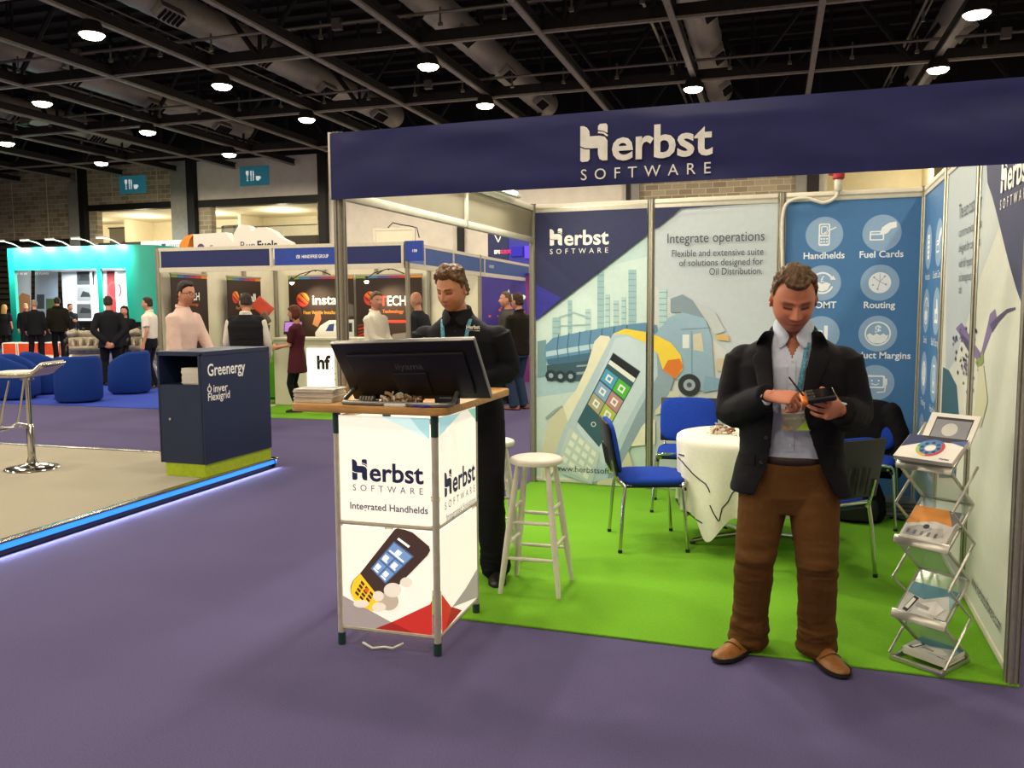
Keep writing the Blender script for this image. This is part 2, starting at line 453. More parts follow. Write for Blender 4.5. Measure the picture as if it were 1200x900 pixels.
def ribbon(mb, pts, w, th=.0016, side=Vector((1, 0, 0)), mat=0):
    """flat band along points with thickness"""
    P = [Vector(p) for p in pts]; rings = []
    for i, p in enumerate(P):
        t = (P[min(i+1, len(P)-1)]-P[max(0, i-1)]).normalized()
        s = (Vector(side)-t*Vector(side).dot(t)).normalized(); n = t.cross(s)
        rings.append([p-s*w/2-n*th/2, p+s*w/2-n*th/2, p+s*w/2+n*th/2, p-s*w/2+n*th/2])
    mb.loft(rings, mat=mat)

SKIN = 'c98e72'
def person(label, loc, rz, H=1.78, skin=SKIN, hair='short', hcol='3a2a1c', top='shirt', tcol='20242c', bottom='trousers', bcol='16181c', shoe='15130f',
           rw=None, lw=None, rhint=(-.35, .9, -.2), lhint=(.35, .9, -.2), rhand=None, lhand=None, look=(0, 0, 0), lean=0.0, bulk=1.0, vox=.011, hs=1.0, female=False,
           feet=None, under=None, glasses=False, group=None, seed=0.0, grow=1.0, relbow=None, lelbow=None, headfwd=0.0, brow='2a1d14', cat='person', tmat=None, extra=None, hneck=0.0, toes=(8, 8), stance=.11, shoulder=.195, skin_leg=None, shz=1.425, leanx=0.0, crotch=.80, shoe_s=1.0, slim=1.0, waist=1.05, jaw=1.0):
    k = H/1.78
    R = {}
    hipz, shz = .92*k, shz*k
    # torso leans forward (towards -y) above the hips
    def tl(p): 
        p = Vector(p); dz = max(0, p.z-hipz); return Vector((p.x-leanx*dz, p.y-lean*dz, p.z))
    sh = shoulder*k*(.92 if female else 1.0)
    S = {-1: tl((-sh, .012, shz)), 1: tl((sh, .012, shz))}
    wr = {-1: Vector(rw) if rw else S[-1]+Vector((-.055, -.03, -.545*k)), 1: Vector(lw) if lw else S[1]+Vector((.055, -.03, -.545*k))}
    el = {-1: Vector(relbow) if relbow else ik(S[-1], wr[-1], .30*k, .265*k, rhint), 1: Vector(lelbow) if lelbow else ik(S[1], wr[1], .30*k, .265*k, lhint)}
    ft = feet or {-1: (-stance, 0), 1: (stance, 0)}
    hp = {s: Vector((s*.092*k, 0, .90*k)) for s in (-1, 1)}
    an = {s: Vector((ft[s][0], ft[s][1]+.02, .085*k)) for s in (-1, 1)}
    kn = {s: ik(hp[s], an[s], .43*k, .41*k, (s*.12, -1, 0)) for s in (-1, 1)}
    hk = k*hs
    neck0 = tl((0, .020, 1.47*k)); hc = tl((0, -.012-headfwd, 1.665*k+hneck))
    yaw, pitch, roll = look
    HX = Matrix.Translation(hc) @ Euler((0, 0, rad(yaw))).to_matrix().to_4x4() @ Euler((rad(pitch), rad(roll), 0)).to_matrix().to_4x4() @ Matrix.Diagonal((hk, hk, hk, 1))
    # ---- body (one surface)
    mb = MB()
    head_into(mb, HX, female, *((120, 120) if vox < .007 else (64, 64)), jaw=jaw)
    chin = HX @ Vector((0, .022, -.075)); 
    mb.cap([neck0+Vector((0, .01, -.09)), neck0, (neck0+chin)/2+Vector((0, .006, 0)), chin], [.075*k, .058*k*bulk**.5, .054*hk, .05*hk], 20)
    prof = [(.86, .12, .09), (.95, .13, .095), (1.08, .12, .085), (1.25, .13, .09), (1.38, .135, .085), (1.44, .10, .07), (1.49, .05, .05)]
    mb.loft([sring(tl((0, .01, z*k)), rx*k*bulk, ry*k*bulk, 24) for z, rx, ry in prof])
    for s in (-1, 1):
        mb.cap([tl((s*.05*k, .015, 1.39*k)), S[s], el[s], wr[s]], [.045*k, .040*k, .034*k, .027*k], 12)
        mb.cap([hp[s], kn[s], an[s]], [.075*k, .05*k, .038*k], 12)
        mb.cap([an[s], an[s]+Vector((0, -.04, -.045*k))], [.034*k, .020*k], 10)
    for s, hd in ((-1, rhand), (1, lhand)):
        fd = (wr[s]-el[s]).normalized()
        d = dict(F=fd, N=Vector((-s, .15, 0)), T=Vector((0, -1, 0)), curl=(22, 26, 30, 33))
        if hd: d.update(hd)
        hand_into(mb, wr[s], s=k*d.pop('s', 1.0), n=10 if vox < .007 else 6, fat=d.pop('fat', 1.0 if vox < .007 else 1.15), **d)
    me = mb.mesh('tmp_body', [], smooth=0)
    bv = vox if vox < .007 else vox*.62
    body = evaluated(me, [('REMESH', dict(mode='VOXEL', voxel_size=bv if vox >= .007 else .0027, use_smooth_shade=True)), ('SMOOTH', dict(factor=.4, iterations=1))])
    bpy.data.meshes.remove(me)
    # skin colouring, in head coordinates
    n = len(body.vertices); co = np.empty(n*3); body.vertices.foreach_get('co', co); co = co.reshape(-1, 3)
    Hi = np.array(HX.inverted()); q = co @ Hi[:3, :3].T + Hi[:3, 3]
    x, y, u = q[:, 0], q[:, 1], q[:, 2]/HC
    near = (np.abs(u) < 1.1) & (np.abs(x) < .1) & (np.abs(y) < .14)
    fr = near & (y < -.035)
    base = np.array(lin(skin)); c = np.tile(base, (n, 1))
    def mixc(w, col): 
        nonlocal c
        w = np.clip(w, 0, 1)[:, None]; c = c*(1-w)+np.array(lin(col))*w
    ax = np.abs(x)
    mixc(fr*.35*(gs(ax, .045, .02)*gs(u, -.2, .2)+gs(x, 0, .016)*gs(u, -.22, .12)), 'b8604c')
    if not female: mixc(fr*.22*sm(-.30, -.45, u)*(1-gs(x, 0, .02)*gs(u, -.55, .1)), '6b5148')
    mixc(fr*.75*gs(x, 0, .020)*(gs(u, -.505, .035)+gs(u, -.605, .04)), 'a4584e')
    mixc(fr*.85*gs(x, 0, .024)*gs(u, -.557, .013), '5a2a26')
    mixc(fr*.85*sm(.011, .017, ax)*sm(.052, .044, ax)*gs(u, .235-1.2*(ax-.03)**2/.03, .035 if not female else .02), brow)
    eyeopen = pitch < 12
    if eyeopen:
        mixc(fr*.9*sm(.0165, .014, np.abs(ax-.031))*gs(u, .055, .030), 'e8e0d8')
        mixc(fr*.95*gs(ax, .031, .0065)*gs(u, .058, .045), '20140e')
        mixc(fr*.7*sm(.0175, .014, np.abs(ax-.031))*gs(u, .100, .012), '2a1a14')
    else:
        mixc(fr*.45*sm(.021, .012, np.abs(ax-.031))*gs(u, .08, .07), '7e4a3a')
        mixc(fr*.95*sm(.0185, .014, np.abs(ax-.031))*gs(u, .0+.9*np.abs(ax-.031), .036), '140b08')
    if skin_leg:
        lw_ = (co[:, 2] < .9*k).astype(float); mixc(lw_, skin_leg)
    at = body.color_attributes.new('Col', 'FLOAT_COLOR', 'POINT')
    buf = np.ones((n, 4)); buf[:, :3] = c; at.data.foreach_set('color', buf.ravel())
    body.materials.clear(); body.materials.append(vcol_mat('skin', .48, .35, .06)); body.name = 'person'; set_smooth(body, 80)
    root = link('person', body, None, loc, rz); tag(root, label, cat, group)
    # ---- hair
    if hair:
        hm = hair_mesh(hair, HX, nl=90 if vox < .007 else 40, nc=110 if vox < .007 else 44, seed=seed*7+1, female=female)
        if hair == 'long':
            hm.loft([sring(HX @ Vector((0, yy, zz)), rx*hk, ry*hk, 24) for zz, rx, ry, yy in ((.02, .085, .05, .06), (-.08, .09, .05, .065), (-.16, .095, .045, .07), (-.24, .085, .03, .075))])
        ho = hm.mesh('hair', hair_mat(hcol), 0)
        ho = evaluated(ho, [('SMOOTH', dict(factor=.5, iterations=1))]); set_smooth(ho, 70); link('hair', ho, root)
    # ---- trousers / skirt
    tm = tmat or M('cloth_'+tcol, tcol, rough=.85, spec=.15, nscale=60, namt=.05, bscale=320, bstr=.12)
    bm_ = M('cloth_'+bcol, bcol, rough=.85, spec=.15, nscale=60, namt=.05, bscale=320, bstr=.12)
    bk = bulk*k
    tucked = top in ('shirt', 'short') and extra != 'untucked'
    if tucked: waist = 1.0
    if bottom == 'trousers':
        t = MB()
        t.loft([sring((0, .008, z*k), rx*bk, ry*bk, 32) for z, rx, ry in ((crotch, .150 if crotch < .8 else .165, .10 if crotch < .8 else .115), (crotch+.08, .172, .122), (.89, .178, .125), (min(.95, waist-.03), .178, .125), (waist-.015, .168, .118), (waist, .160, .113))])
        for s in (-1, 1):
            hem = an[s]+Vector((0, .008, -.045*k)); sh_ = an[s]+(kn[s]-an[s])*.25
            t.cap([hp[s]+Vector((0, .005, -.01)), hp[s]+(kn[s]-hp[s])*.35, kn[s], kn[s]+(an[s]-kn[s])*.5], [.098*bk, .096*bk, .078*bk*grow, .073*bk*grow], 20)
            t.tube([kn[s]+(an[s]-kn[s])*.2, kn[s]+(an[s]-kn[s])*.5, sh_, hem+Vector((0, -.012, .03)), hem], [.075*bk*grow, .073*bk*grow, .072*bk*grow, .078*bk*grow, .078*bk*grow], 20)
        cloth(t, 'trousers', bm_, root, vox, 4, .005*(1.6 if vox < .007 else 1), (7, 7, 20), seed, fn=lambda co: .35+1.1*gs(co[:, 2], .46*k, .10)+1.5*sm(.30, .12, co[:, 2]))
        if tucked:
            q = MB(); q.tube([(.172*bk*math.cos(a), .008+.122*bk*math.sin(a), .985*k) for a in np.linspace(0, 2*PI, 36, endpoint=False)], .018, 8, closed=True, flat=.4); q.build('belt', M('belt_dark', '1a1410', rough=.5), root, 60)
    elif bottom == 'tights':
        t = MB()
        for s in (-1, 1):
            t.cap([hp[s], kn[s], kn[s]+(an[s]-kn[s])*.35, an[s], an[s]+Vector((0, 0, -.02))], [.085*k, .056*k, .056*k, .037*k, .036*k], 16)
        cloth(t, 'tights', bm_, root, vox*.8, 2, 0)
    # ---- shoes
    sm_ = M('shoe_'+shoe, shoe, rough=.4, spec=.4, nscale=50, namt=.18)
    so = M('shoe_sole', '1a1512', rough=.7)
    for i, s in enumerate((-1, 1)):
        T = Matrix.Translation((an[s].x, an[s].y+.035, 0)) @ Matrix.Rotation(rad(s*toes[i]), 4, 'Z')
        up = MB(); sl = MB()
        sec = [(.055, .024, .060), (.045, .032, .085), (.0, .036, .095), (-.05, .040, .088), (-.10, .045, .066), (-.15, .047, .050), (-.185, .042, .042), (-.215, .026, .034), (-.225, .012, .024)]
        rings = []
        for yy, w, h in sec:
            w *= k*1.02*shoe_s; h *= k; z0 = .014
            rings.append([T @ Vector((w*math.cos(a)*(1.0 if math.sin(a) < .2 else .92-.2*math.sin(a)), yy*k*shoe_s, z0+max(0, math.sin(a))*(h-z0)+ (0 if math.sin(a) > 0 else .002*math.sin(a)))) for a in np.linspace(0, 2*PI, 20, endpoint=False)])
        up.loft(rings)
        me = up.mesh('shoe', sm_, 0); me = evaluated(me, [('SUBSURF', dict(levels=1, render_levels=1))]); set_smooth(me, 80)
        sh_o = link('shoe', me, root)
        pl = [(w*1.08*k*shoe_s, yy*k*shoe_s) for yy, w, h in sec]+[(-w*1.08*k*shoe_s, yy*k*shoe_s) for yy, w, h in reversed(sec)]
        sl.prism(pl, 0, .016, X=T); sl.build('sole', so, sh_o, 50)
        R['shoe%d' % s] = (sh_o, T)
    # ---- upper garment
    def torso(scale=1.0, hem=.84, neckz=1.52, flare=1.0, belly=1.0, tuck=False):
        p = [(hem, .178*flare, .126*flare), (.95, .176, .127*belly), (1.10, .172, .126*belly), (1.24, .182, .130), (1.35, .190, .125), (1.41, .178, .110), (1.45, .130, .095), (1.485, .085, .078), (neckz, .066, .068)]
        if tuck: p[:2] = [(.90, .150, .104), (.97, .160, .112), (1.02, .176, .126)]
        if female: p = [(hem, .178*flare, .13*flare), (.95, .178, .128), (1.08, .145, .112), (1.22, .155, .128), (1.30, .162, .142), (1.38, .165, .112), (1.44, .135, .09), (1.475, .08, .07), (1.495, .062, .062)]
        return [sring(tl((0, .012 if z < 1.4 else .012+.008, z*k)), rx*bk*scale, ry*bk*scale, 40) for z, rx, ry in p]
    def sleeves(t, r=(.066, .060, .052, .044), upto=1.0, only=None):
        for s in (-1, 1):
            e = el[s]; r0 = r[0]*bk
            q0 = S[s]+(e-S[s]).normalized()*.025*k-Vector((s*.012*k, 0, 0))
            t.cap([tl((s*.040*k, .020, 1.445*k)), tl((s*.11*k, .018, shz-.012*k)), q0], [.052*bk, .060*bk, r0*.92], 20)
            t.ell(q0, r0*.99, 20, 14)
            if upto < 1:
                t.tube([S[s], S[s]+(e-S[s])*.4, S[s]+(e-S[s])*upto], [r0, r0*.98, r[1]*bk], 18)
            else:
                w = wr[s]-(wr[s]-e).normalized()*.012
                c0 = e+(S[s]-e).normalized()*.05; c1 = e+(w-e).normalized()*.05
                t.tube([S[s], S[s]+(e-S[s])*.35, c0, e*.5+(c0+c1)*.25, c1, e+(w-e)*.6, w], [r0, r0*.97, r[1]*bk, r[1]*1.0*bk, r[1]*.97*bk, r[2]*bk, r[3]*bk], 20)
    arm_fn = lambda co: .6+.8*gs(co[:, 2], el[-1].z, .10)+.5*gs(co[:, 2], 1.0*k, .08)
    if under:
        t = MB(); t.loft(torso(.95, neckz=1.53)); sleeves(t, (.058, .052, .045, .040))
        um = M('cloth_'+under, under, rough=.8, spec=.15, nscale=60, namt=.06, bscale=320, bstr=.1)
        R['under_me'] = cloth(t, 'shirt', um, root, vox, 4, .004, (8, 8, 16), seed+3, arm_fn).data
    if top in ('shirt', 'parka'):
        t = MB()
        if top == 'shirt': t.loft(torso(1.0, tuck=extra != 'untucked')); sleeves(t, (.065, .060, .051, .043))
        else:
            t.loft(torso(1.14, hem=.78, flare=1.12)); sleeves(t, (.088, .082, .070, .056))
            t.tube([tl((.11*k*math.cos(a), .03+.085*k*math.sin(a), 1.50*k+.02*math.sin(a))) for a in np.linspace(0, 2*PI, 16, endpoint=False)], .036*k, 10, closed=True)
        R['top'] = cloth(t, 'jacket' if top == 'parka' else 'shirt', tm, root, vox, 4, .006, (8, 8, 16), seed, arm_fn)
    elif top == 'short':
        t = MB(); t.loft(torso(1.0, tuck=True)); sleeves(t, (.070, .070, .05, .05), upto=.72)
        R['top'] = cloth(t, 'shirt', tm, root, vox, 4, .005, (8, 8, 16), seed, arm_fn)
    elif top == 'vest':
        t = MB(); t.loft(torso(1.08, hem=.86, neckz=1.51))
        for s in (-1, 1): t.cap([tl((s*.08*k, .016, 1.40*k)), S[s]+Vector((-s*.03, 0, -.005))], [.07*bk, .070*bk], 16)
        R['top'] = cloth(t, 'waistcoat', tm, root, vox, 4, .005, (3, 3, 34), seed)
    elif top == 'dress':
        t = MB(); t.loft(torso(1.0, hem=.66, flare=1.22)); sleeves(t, (.068, .064, .05, .05), upto=.85)
        R['top'] = cloth(t, 'dress', tm, root, vox, 4, .004, (8, 8, 12), seed)
    elif top == 'suit':
        t = MB(); t.loft(torso(1.09, hem=.76, neckz=1.515, flare=1.17)); sleeves(t, (.070, .066, .060, .051))
        R['top'] = cloth(t, 'suit_jacket', tm, root, vox, 5, .004, (8, 8, 14), seed, arm_fn)
    if top in ('shirt', 'short') or under:          # collar band
        cmat = M('cloth_'+(under or tcol), under or tcol); c = MB()
        c.tube([tl((.066*k*bulk**.5*math.cos(a), .024+.070*k*bulk**.5*math.sin(a), (1.522+.018*math.sin(a))*k)) for a in (np.linspace(-.5, PI+.5, 20) if top is None else np.linspace(0, 2*PI, 24, endpoint=False))], .016*k, 8, closed=top is not None, flat=.45)
        c.build('collar', cmat, root, 60)
    if glasses:
        g = MB()
        for s in (-1, 1):
            g.tube([HX @ Vector((s*.033+.023*math.cos(a), -.104, .006+.017*math.sin(a))) for a in np.linspace(0, 2*PI, 14, endpoint=False)], .0026*hk, 6, closed=True)
            g.tube([HX @ Vector((s*.056, -.102, .010)), HX @ Vector((s*.080, -.05, .010)), HX @ Vector((s*.082, .012, .006))], .0026*hk, 6)
        g.tube([HX @ Vector((-.010, -.106, .010)), HX @ Vector((.010, -.106, .010))], .0026*hk, 6)
        g.build('glasses', M('black_plastic', '0c0c0e', rough=.35), root, 60)
    R.update(root=root, HX=HX, S=S, el=el, wr=wr, tl=tl, k=k, torso=torso, sleeves=sleeves, bk=bk, hp=hp, kn=kn, an=an, arm_fn=arm_fn, tm=tm)
    return R
# ------------------------------------------------------------------ the hall (its own grid, turned a little from the booth)
HD = rad(1.8)
HM = Matrix.Rotation(HD, 4, 'Z')
def Hw(x, y, z=0.0): return HM @ Vector((x, y, z))
WY = 25.5
carpet = M('purple_carpet', '5b5478', rough=.95, spec=.1, nscale=160, namt=.16, bscale=420, bstr=.35)
f = MB(); f.box((-10, 8, -.05), (76, 46, .1), X=HM); struct('floor', f, carpet, 0)

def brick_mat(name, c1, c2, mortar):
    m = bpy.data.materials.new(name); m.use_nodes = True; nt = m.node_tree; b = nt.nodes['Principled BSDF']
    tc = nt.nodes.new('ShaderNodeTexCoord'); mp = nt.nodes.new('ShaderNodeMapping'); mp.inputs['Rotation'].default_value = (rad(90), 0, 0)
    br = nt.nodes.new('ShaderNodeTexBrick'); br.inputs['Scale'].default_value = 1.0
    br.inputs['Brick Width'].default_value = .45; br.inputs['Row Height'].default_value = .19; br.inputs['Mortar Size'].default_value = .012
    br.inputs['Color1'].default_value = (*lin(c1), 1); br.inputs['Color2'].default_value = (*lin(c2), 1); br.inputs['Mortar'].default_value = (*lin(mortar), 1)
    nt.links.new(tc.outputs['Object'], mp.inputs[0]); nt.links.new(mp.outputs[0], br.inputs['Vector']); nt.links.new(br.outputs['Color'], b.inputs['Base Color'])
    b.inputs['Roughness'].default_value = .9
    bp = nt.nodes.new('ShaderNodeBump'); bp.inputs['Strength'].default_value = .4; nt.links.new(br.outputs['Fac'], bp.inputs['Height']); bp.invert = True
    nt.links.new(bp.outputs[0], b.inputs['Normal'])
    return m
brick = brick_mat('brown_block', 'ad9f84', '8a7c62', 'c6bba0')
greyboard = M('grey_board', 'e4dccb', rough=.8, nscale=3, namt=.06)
greycol = M('grey_column', '8c8b82', rough=.8, nscale=6)
blacksteel = M('black_steel', '15130f', rough=.6, nscale=9, namt=.25)
cream = M('cream_plaster', 'efe6c8', rough=.85, nscale=4, namt=.03)
louvre = M('dark_louvre', '4a4438', rough=.8, nscale=8, namt=.2, stretch=(.2, 1, 6))
floorgrey = M('gallery_floor', '5a5850', rough=.7)

def wbox(mb, x0, x1, z0, z1, d=.3, y=WY, mat=0): mb.box(((x0+x1)/2, y+d/2, (z0+z1)/2), (x1-x0, d, z1-z0), mat=mat, X=HM)
w = MB()
# brick, boards, columns, lintels: the back wall of the hall
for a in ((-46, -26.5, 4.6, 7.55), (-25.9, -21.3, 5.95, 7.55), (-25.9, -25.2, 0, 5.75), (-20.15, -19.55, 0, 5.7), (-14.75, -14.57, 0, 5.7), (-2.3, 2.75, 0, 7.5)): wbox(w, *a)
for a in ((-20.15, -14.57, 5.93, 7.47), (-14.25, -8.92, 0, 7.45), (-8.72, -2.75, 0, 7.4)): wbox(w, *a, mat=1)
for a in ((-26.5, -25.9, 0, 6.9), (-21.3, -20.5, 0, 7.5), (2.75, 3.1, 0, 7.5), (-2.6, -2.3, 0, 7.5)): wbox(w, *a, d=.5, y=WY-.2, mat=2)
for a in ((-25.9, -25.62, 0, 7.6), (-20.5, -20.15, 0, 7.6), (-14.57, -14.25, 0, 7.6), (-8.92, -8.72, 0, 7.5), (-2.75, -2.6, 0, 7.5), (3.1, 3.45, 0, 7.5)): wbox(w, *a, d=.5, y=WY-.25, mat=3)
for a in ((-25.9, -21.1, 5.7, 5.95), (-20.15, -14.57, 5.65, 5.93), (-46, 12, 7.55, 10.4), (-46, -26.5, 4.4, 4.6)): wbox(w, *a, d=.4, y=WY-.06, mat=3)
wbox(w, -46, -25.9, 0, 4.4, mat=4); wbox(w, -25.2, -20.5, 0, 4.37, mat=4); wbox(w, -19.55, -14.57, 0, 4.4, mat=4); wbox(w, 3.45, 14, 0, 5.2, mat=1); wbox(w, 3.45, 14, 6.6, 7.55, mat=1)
wbox(w, 3.47, 3.72, 5.2, 6.6, d=.1, y=WY-.05, mat=5)
for k in range(7):                                          # thin movement joints on the block work
    wbox(w, -39.2+1.9*k+.0, -39.17+1.9*k, 4.6, 7.5, d=.02, y=WY-.02, mat=5)
for x in (-24.35, -22.1, .7, -1.2): wbox(w, x, x+.03, 5.95, 7.5, d=.02, y=WY-.02, mat=5)
for k in range(18): wbox(w, -46, -26.55, .1+.24*k, .16+.24*k, d=.05, y=WY-.05, mat=3)
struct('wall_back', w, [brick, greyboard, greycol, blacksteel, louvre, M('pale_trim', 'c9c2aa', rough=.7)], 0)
# lighter rooms on the upper floor behind the openings
def gallery(n, x0, x1, z0, z1, depth=5.5):
    r = MB(); y0, y1 = WY+.31, WY+depth
    r.box(((x0+x1)/2, y1+.05, (z0+z1)/2), (x1-x0, .1, z1-z0+.6), X=HM)
    r.box((x0-.05, (y0+y1)/2, (z0+z1)/2), (.1, y1-y0, z1-z0+.6), X=HM); r.box((x1+.05, (y0+y1)/2, (z0+z1)/2), (.1, y1-y0, z1-z0+.6), X=HM)
    r.box(((x0+x1)/2, (y0+y1)/2, z1+.05), (x1-x0+.2, y1-y0, .1), X=HM)
    r.box(((x0+x1)/2, (y0+y1)/2, z0-.05), (x1-x0+.2, y1-y0, .1), mat=1, X=HM)
    r.box((x0+(x1-x0)*.36, y1-.9, (z0+z1)/2), (.12, 1.8, z1-z0), X=HM); r.box((x0+(x1-x0)*.68, y1-.9, (z0+z1)/2), (.12, 1.8, z1-z0), X=HM)
    struct('wall_%s' % n, r, [cream, floorgrey], 0)
    for fx in ((.08, .27, .45, .63, .82) if x0 < -20 else (.3, .8)):
        L = bpy.data.lights.new('gallery_downlight', 'POINT'); L.energy = ROOM_POWER; L.color = (1, .88, .66); L.shadow_soft_size = .12
        o = bpy.data.objects.new('gallery_downlight', L); COL.objects.link(o); o.location = Hw(x0+(x1-x0)*fx, y0+2.6, z1-.55)
gallery('gallery_left', -34.0, -14.6, 4.37, 5.78)
gallery('gallery_right', 3.6, 14, 5.2, 6.6)
dd = MB(); dd.box((-29.0, WY+5.42, 4.97), (.95, .08, 1.2), X=HM); dd.box((-29.0, WY+5.39, 5.58), (1.05, .08, .06), X=HM, mat=1); dd.box((-28.6, WY+5.36, 4.85), (.04, .05, .16), X=HM, mat=1)
struct('door_1', dd, [M('grey_door', '5c574c', rough=.6), blacksteel], 0)
dd = MB(); dd.box((-21.9, WY+5.42, 4.95), (2.0, .08, 1.1), X=HM)
for k in range(4): dd.box((-22.9+k*.66, WY+5.36, 4.95), (.05, .08, 1.02), mat=1, X=HM)
struct('window_1', dd, [M('brown_glazing', '6e6552', rough=.3), blacksteel], 0)
gb = MB()
for x0, x1 in ((-19.5, -14.8),):
    n = 3; wd = (x1-x0)/n
    for k in range(n): gb.box((x0+wd*(k+.5), WY+.15, 4.60), (wd-.03, .012, .40), X=HM)
    gb.tube([HM @ Vector((x0, WY+.15, 4.82)), HM @ Vector((x1, WY+.15, 4.82))], .02, 8, mat=1)
struct('trim_balustrade', gb, [glass('balustrade_glass', 'd8dccb', .18), M('rail_steel', '9a968a', rough=.35, metal=.9)], 0)
# side of the hall on the right, far behind the booth and left side out of sight
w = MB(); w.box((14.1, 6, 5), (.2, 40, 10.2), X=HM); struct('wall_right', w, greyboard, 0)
w = MB(); w.box((-46, 6, 5), (.2, 40, 10.2), X=HM); struct('wall_left', w, louvre, 0)
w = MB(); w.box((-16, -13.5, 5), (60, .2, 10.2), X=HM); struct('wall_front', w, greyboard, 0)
# ---- roof
roofm = M('roof_deck', '2a2721', rough=.9, nscale=5, namt=.2)
w = MB(); w.box((-16, 6, 10.25), (60.2, 40, .1), X=HM)
for k in range(46): w.box((-16, -12+.85*k, 10.12), (60, .16, .16), X=HM)
struct('ceiling', w, roofm, 0)
beamm = M('beam_flange_lit', '8b8474', rough=.6, nscale=14, namt=.2)  # paler than the webs: light on the bottom flanges painted into the colour
beamd = M('truss_dark_web_shade', '1c1a16', rough=.7, nscale=14, namt=.25)  # dark truss colour; on beam webs and top flanges it paints their shade
XS = [-29.1, -26.4, -23.75, -21.0, -18.3, -15.65, -12.98, -10.33, -7.6, -5.1, -2.45, .2, 2.9, 5.55, 8.3]
for i, x in enumerate(XS):
    b = MB(); b.box((x, 14.2, 7.085), (.12, 22.4, .05), X=HM); b.box((x, 14.2, 7.18), (.05, 22.4, .16), X=HM, mat=1); b.box((x, 14.2, 7.28), (.13, 22.4, .05), X=HM, mat=1)
    struct('trim_beam_%d' % (i+1), b, [beamm, beamd], 0)
for i, y in enumerate((3.4, 8.25, 13.05, 17.85, 22.6)):
    b = MB()
    b.box((-11, y, 7.11), (42, .10, .05), X=HM, mat=1); b.box((-11, y, 7.25), (42, .05, .24), X=HM); b.box((-11, y, 9.5), (42, .18, .2), X=HM)
    n = 24
    for k in range(n):
        x0 = -31.7+k*1.75; z0, z1 = (7.16, 9.45) if k % 2 else (9.45, 7.16)
        b.tube([HM @ Vector((x0, y, z0)), HM @ Vector((x0+1.75, y, z1))], .065, 6)
        b.tube([HM @ Vector((x0, y, 7.16)), HM @ Vector((x0, y, 9.45))], .045, 6)
    struct('trim_truss_%d' % (i+1), b, [beamd, beamm], 30)
# conduits with hanging clamps along the trusses
for i, (y, z) in enumerate(((17.3, 7.45), (12.4, 7.5))):
    b = MB(); b.tube([HM @ Vector((-31, y, z)), HM @ Vector((10, y, z))], .035, 8)
    for k in range(30):
        x = -30+k*1.35; b.tube([HM @ Vector((x, y, z+.1)), HM @ Vector((x, y, z-.22))], .022, 6); b.box((x, y, z-.24), (.09, .05, .07), X=HM)
        if k % 5 == 2: b.box((x+.4, y-.02, z-.02), (.2, .14, .22), X=HM)
    struct('trim_conduit_%d' % (i+1), b, M('galvanised', '7c776a', rough=.45, metal=.6, nscale=30), 30)
for i, x in enumerate((-21.6, -16.35, -11.0, -5.75, -.45, 4.95)):
    b = MB()
    b.tube([HM @ Vector((x, 3, 7.62)), HM @ Vector((x, 24, 7.62))], .03, 6); b.tube([HM @ Vector((x+.14, 3, 7.7)), HM @ Vector((x+.14, 24, 7.7))], .02, 6)
    for k in range(12): b.box((x+.05, 4+k*1.7, 7.55), (.05, .05, .22), X=HM)
    struct('trim_pipes_%d' % (i+1), b, _mats['galvanised'], 30)
ductm = M('duct_metal', 'a9a494', rough=.5, metal=.3, nscale=8, namt=.15, stretch=(1, 9, 1))
DUCT = ['outermost grey spiral duct at the far left under the roof', 'grey spiral duct over the left food sign', 'large grey spiral duct crossing the upper left of the roof', 'grey spiral duct above the left half of the navy fascia', 'grey spiral duct above the word on the navy fascia', 'grey spiral duct at the upper right above the navy fascia']
for i, x in enumerate((-21.4, -16.15, -10.3, -4.95, .45, 5.95)):
    d = thing('ventilation_duct', DUCT[i], 'duct', Hw(x, 15, 8.05), HD, 'spiral ducts under the roof')
    b = MB(); y0, y1 = -8.5, 8.0
    P = [Vector((0, y0+(y1-y0)*k/66, 0)) for k in range(67)]
    b.tube(P, [.36+(.012 if k % 2 else 0)+(.025 if k % 11 == 0 else 0) for k in range(67)], 24)
    b.build('duct_tube', ductm, d, 25)
    for k in range(5):
        g = MB(); yy = y0+1.6+k*3.3
        g.box((.26, yy, -.30), (.32, .75, .20), rot=(0, rad(-35), 0), bev=.015)
        for q in range(5): g.box((.305, yy-.28+.14*q, -.37), (.26, .02, .17), rot=(0, rad(-35), 0), mat=1)
        g.build('air_grille', [ductm, blacksteel], d, 30)
    for k in range(6):
        hg = MB(); hg.tube([(0, y0+.8+k*2.9, .36), (0, y0+.8+k*2.9, 2.0)], .015, 6); hg.build('hanger', blacksteel, d, 30)
# ---- round ceiling lamps
lampglow = M('lamp_glow', 'fff0d0', emis=22, ecol='fff0cf', namt=.01)
lampbody = M('lamp_body', '2b2923', rough=.5, metal=.3)
LROW = {-21.0: 'under the farthest beam on the left', -15.65: 'in the row passing over the left food sign', -10.33: 'in the row passing over the right food sign',
        -5.1: 'in the row meeting the left half of the navy fascia', .2: 'in the row above the word on the navy fascia', 5.55: 'in the row at the upper right corner'}
LY = [9.56, 13.55, 17.35, 21.3]
VIS = {-21.0: (17.35, 21.3), -15.65: (13.55, 17.35, 21.3), -10.33: (9.56, 13.55, 17.35), -5.1: (13.55, 17.35), .2: (17.35,), 5.55: (13.55, 17.35)}
ORD = {1: ['only round ceiling lamp'], 2: ['nearer round ceiling lamp', 'farther round ceiling lamp'], 3: ['nearest round ceiling lamp', 'second round ceiling lamp', 'farthest round ceiling lamp']}
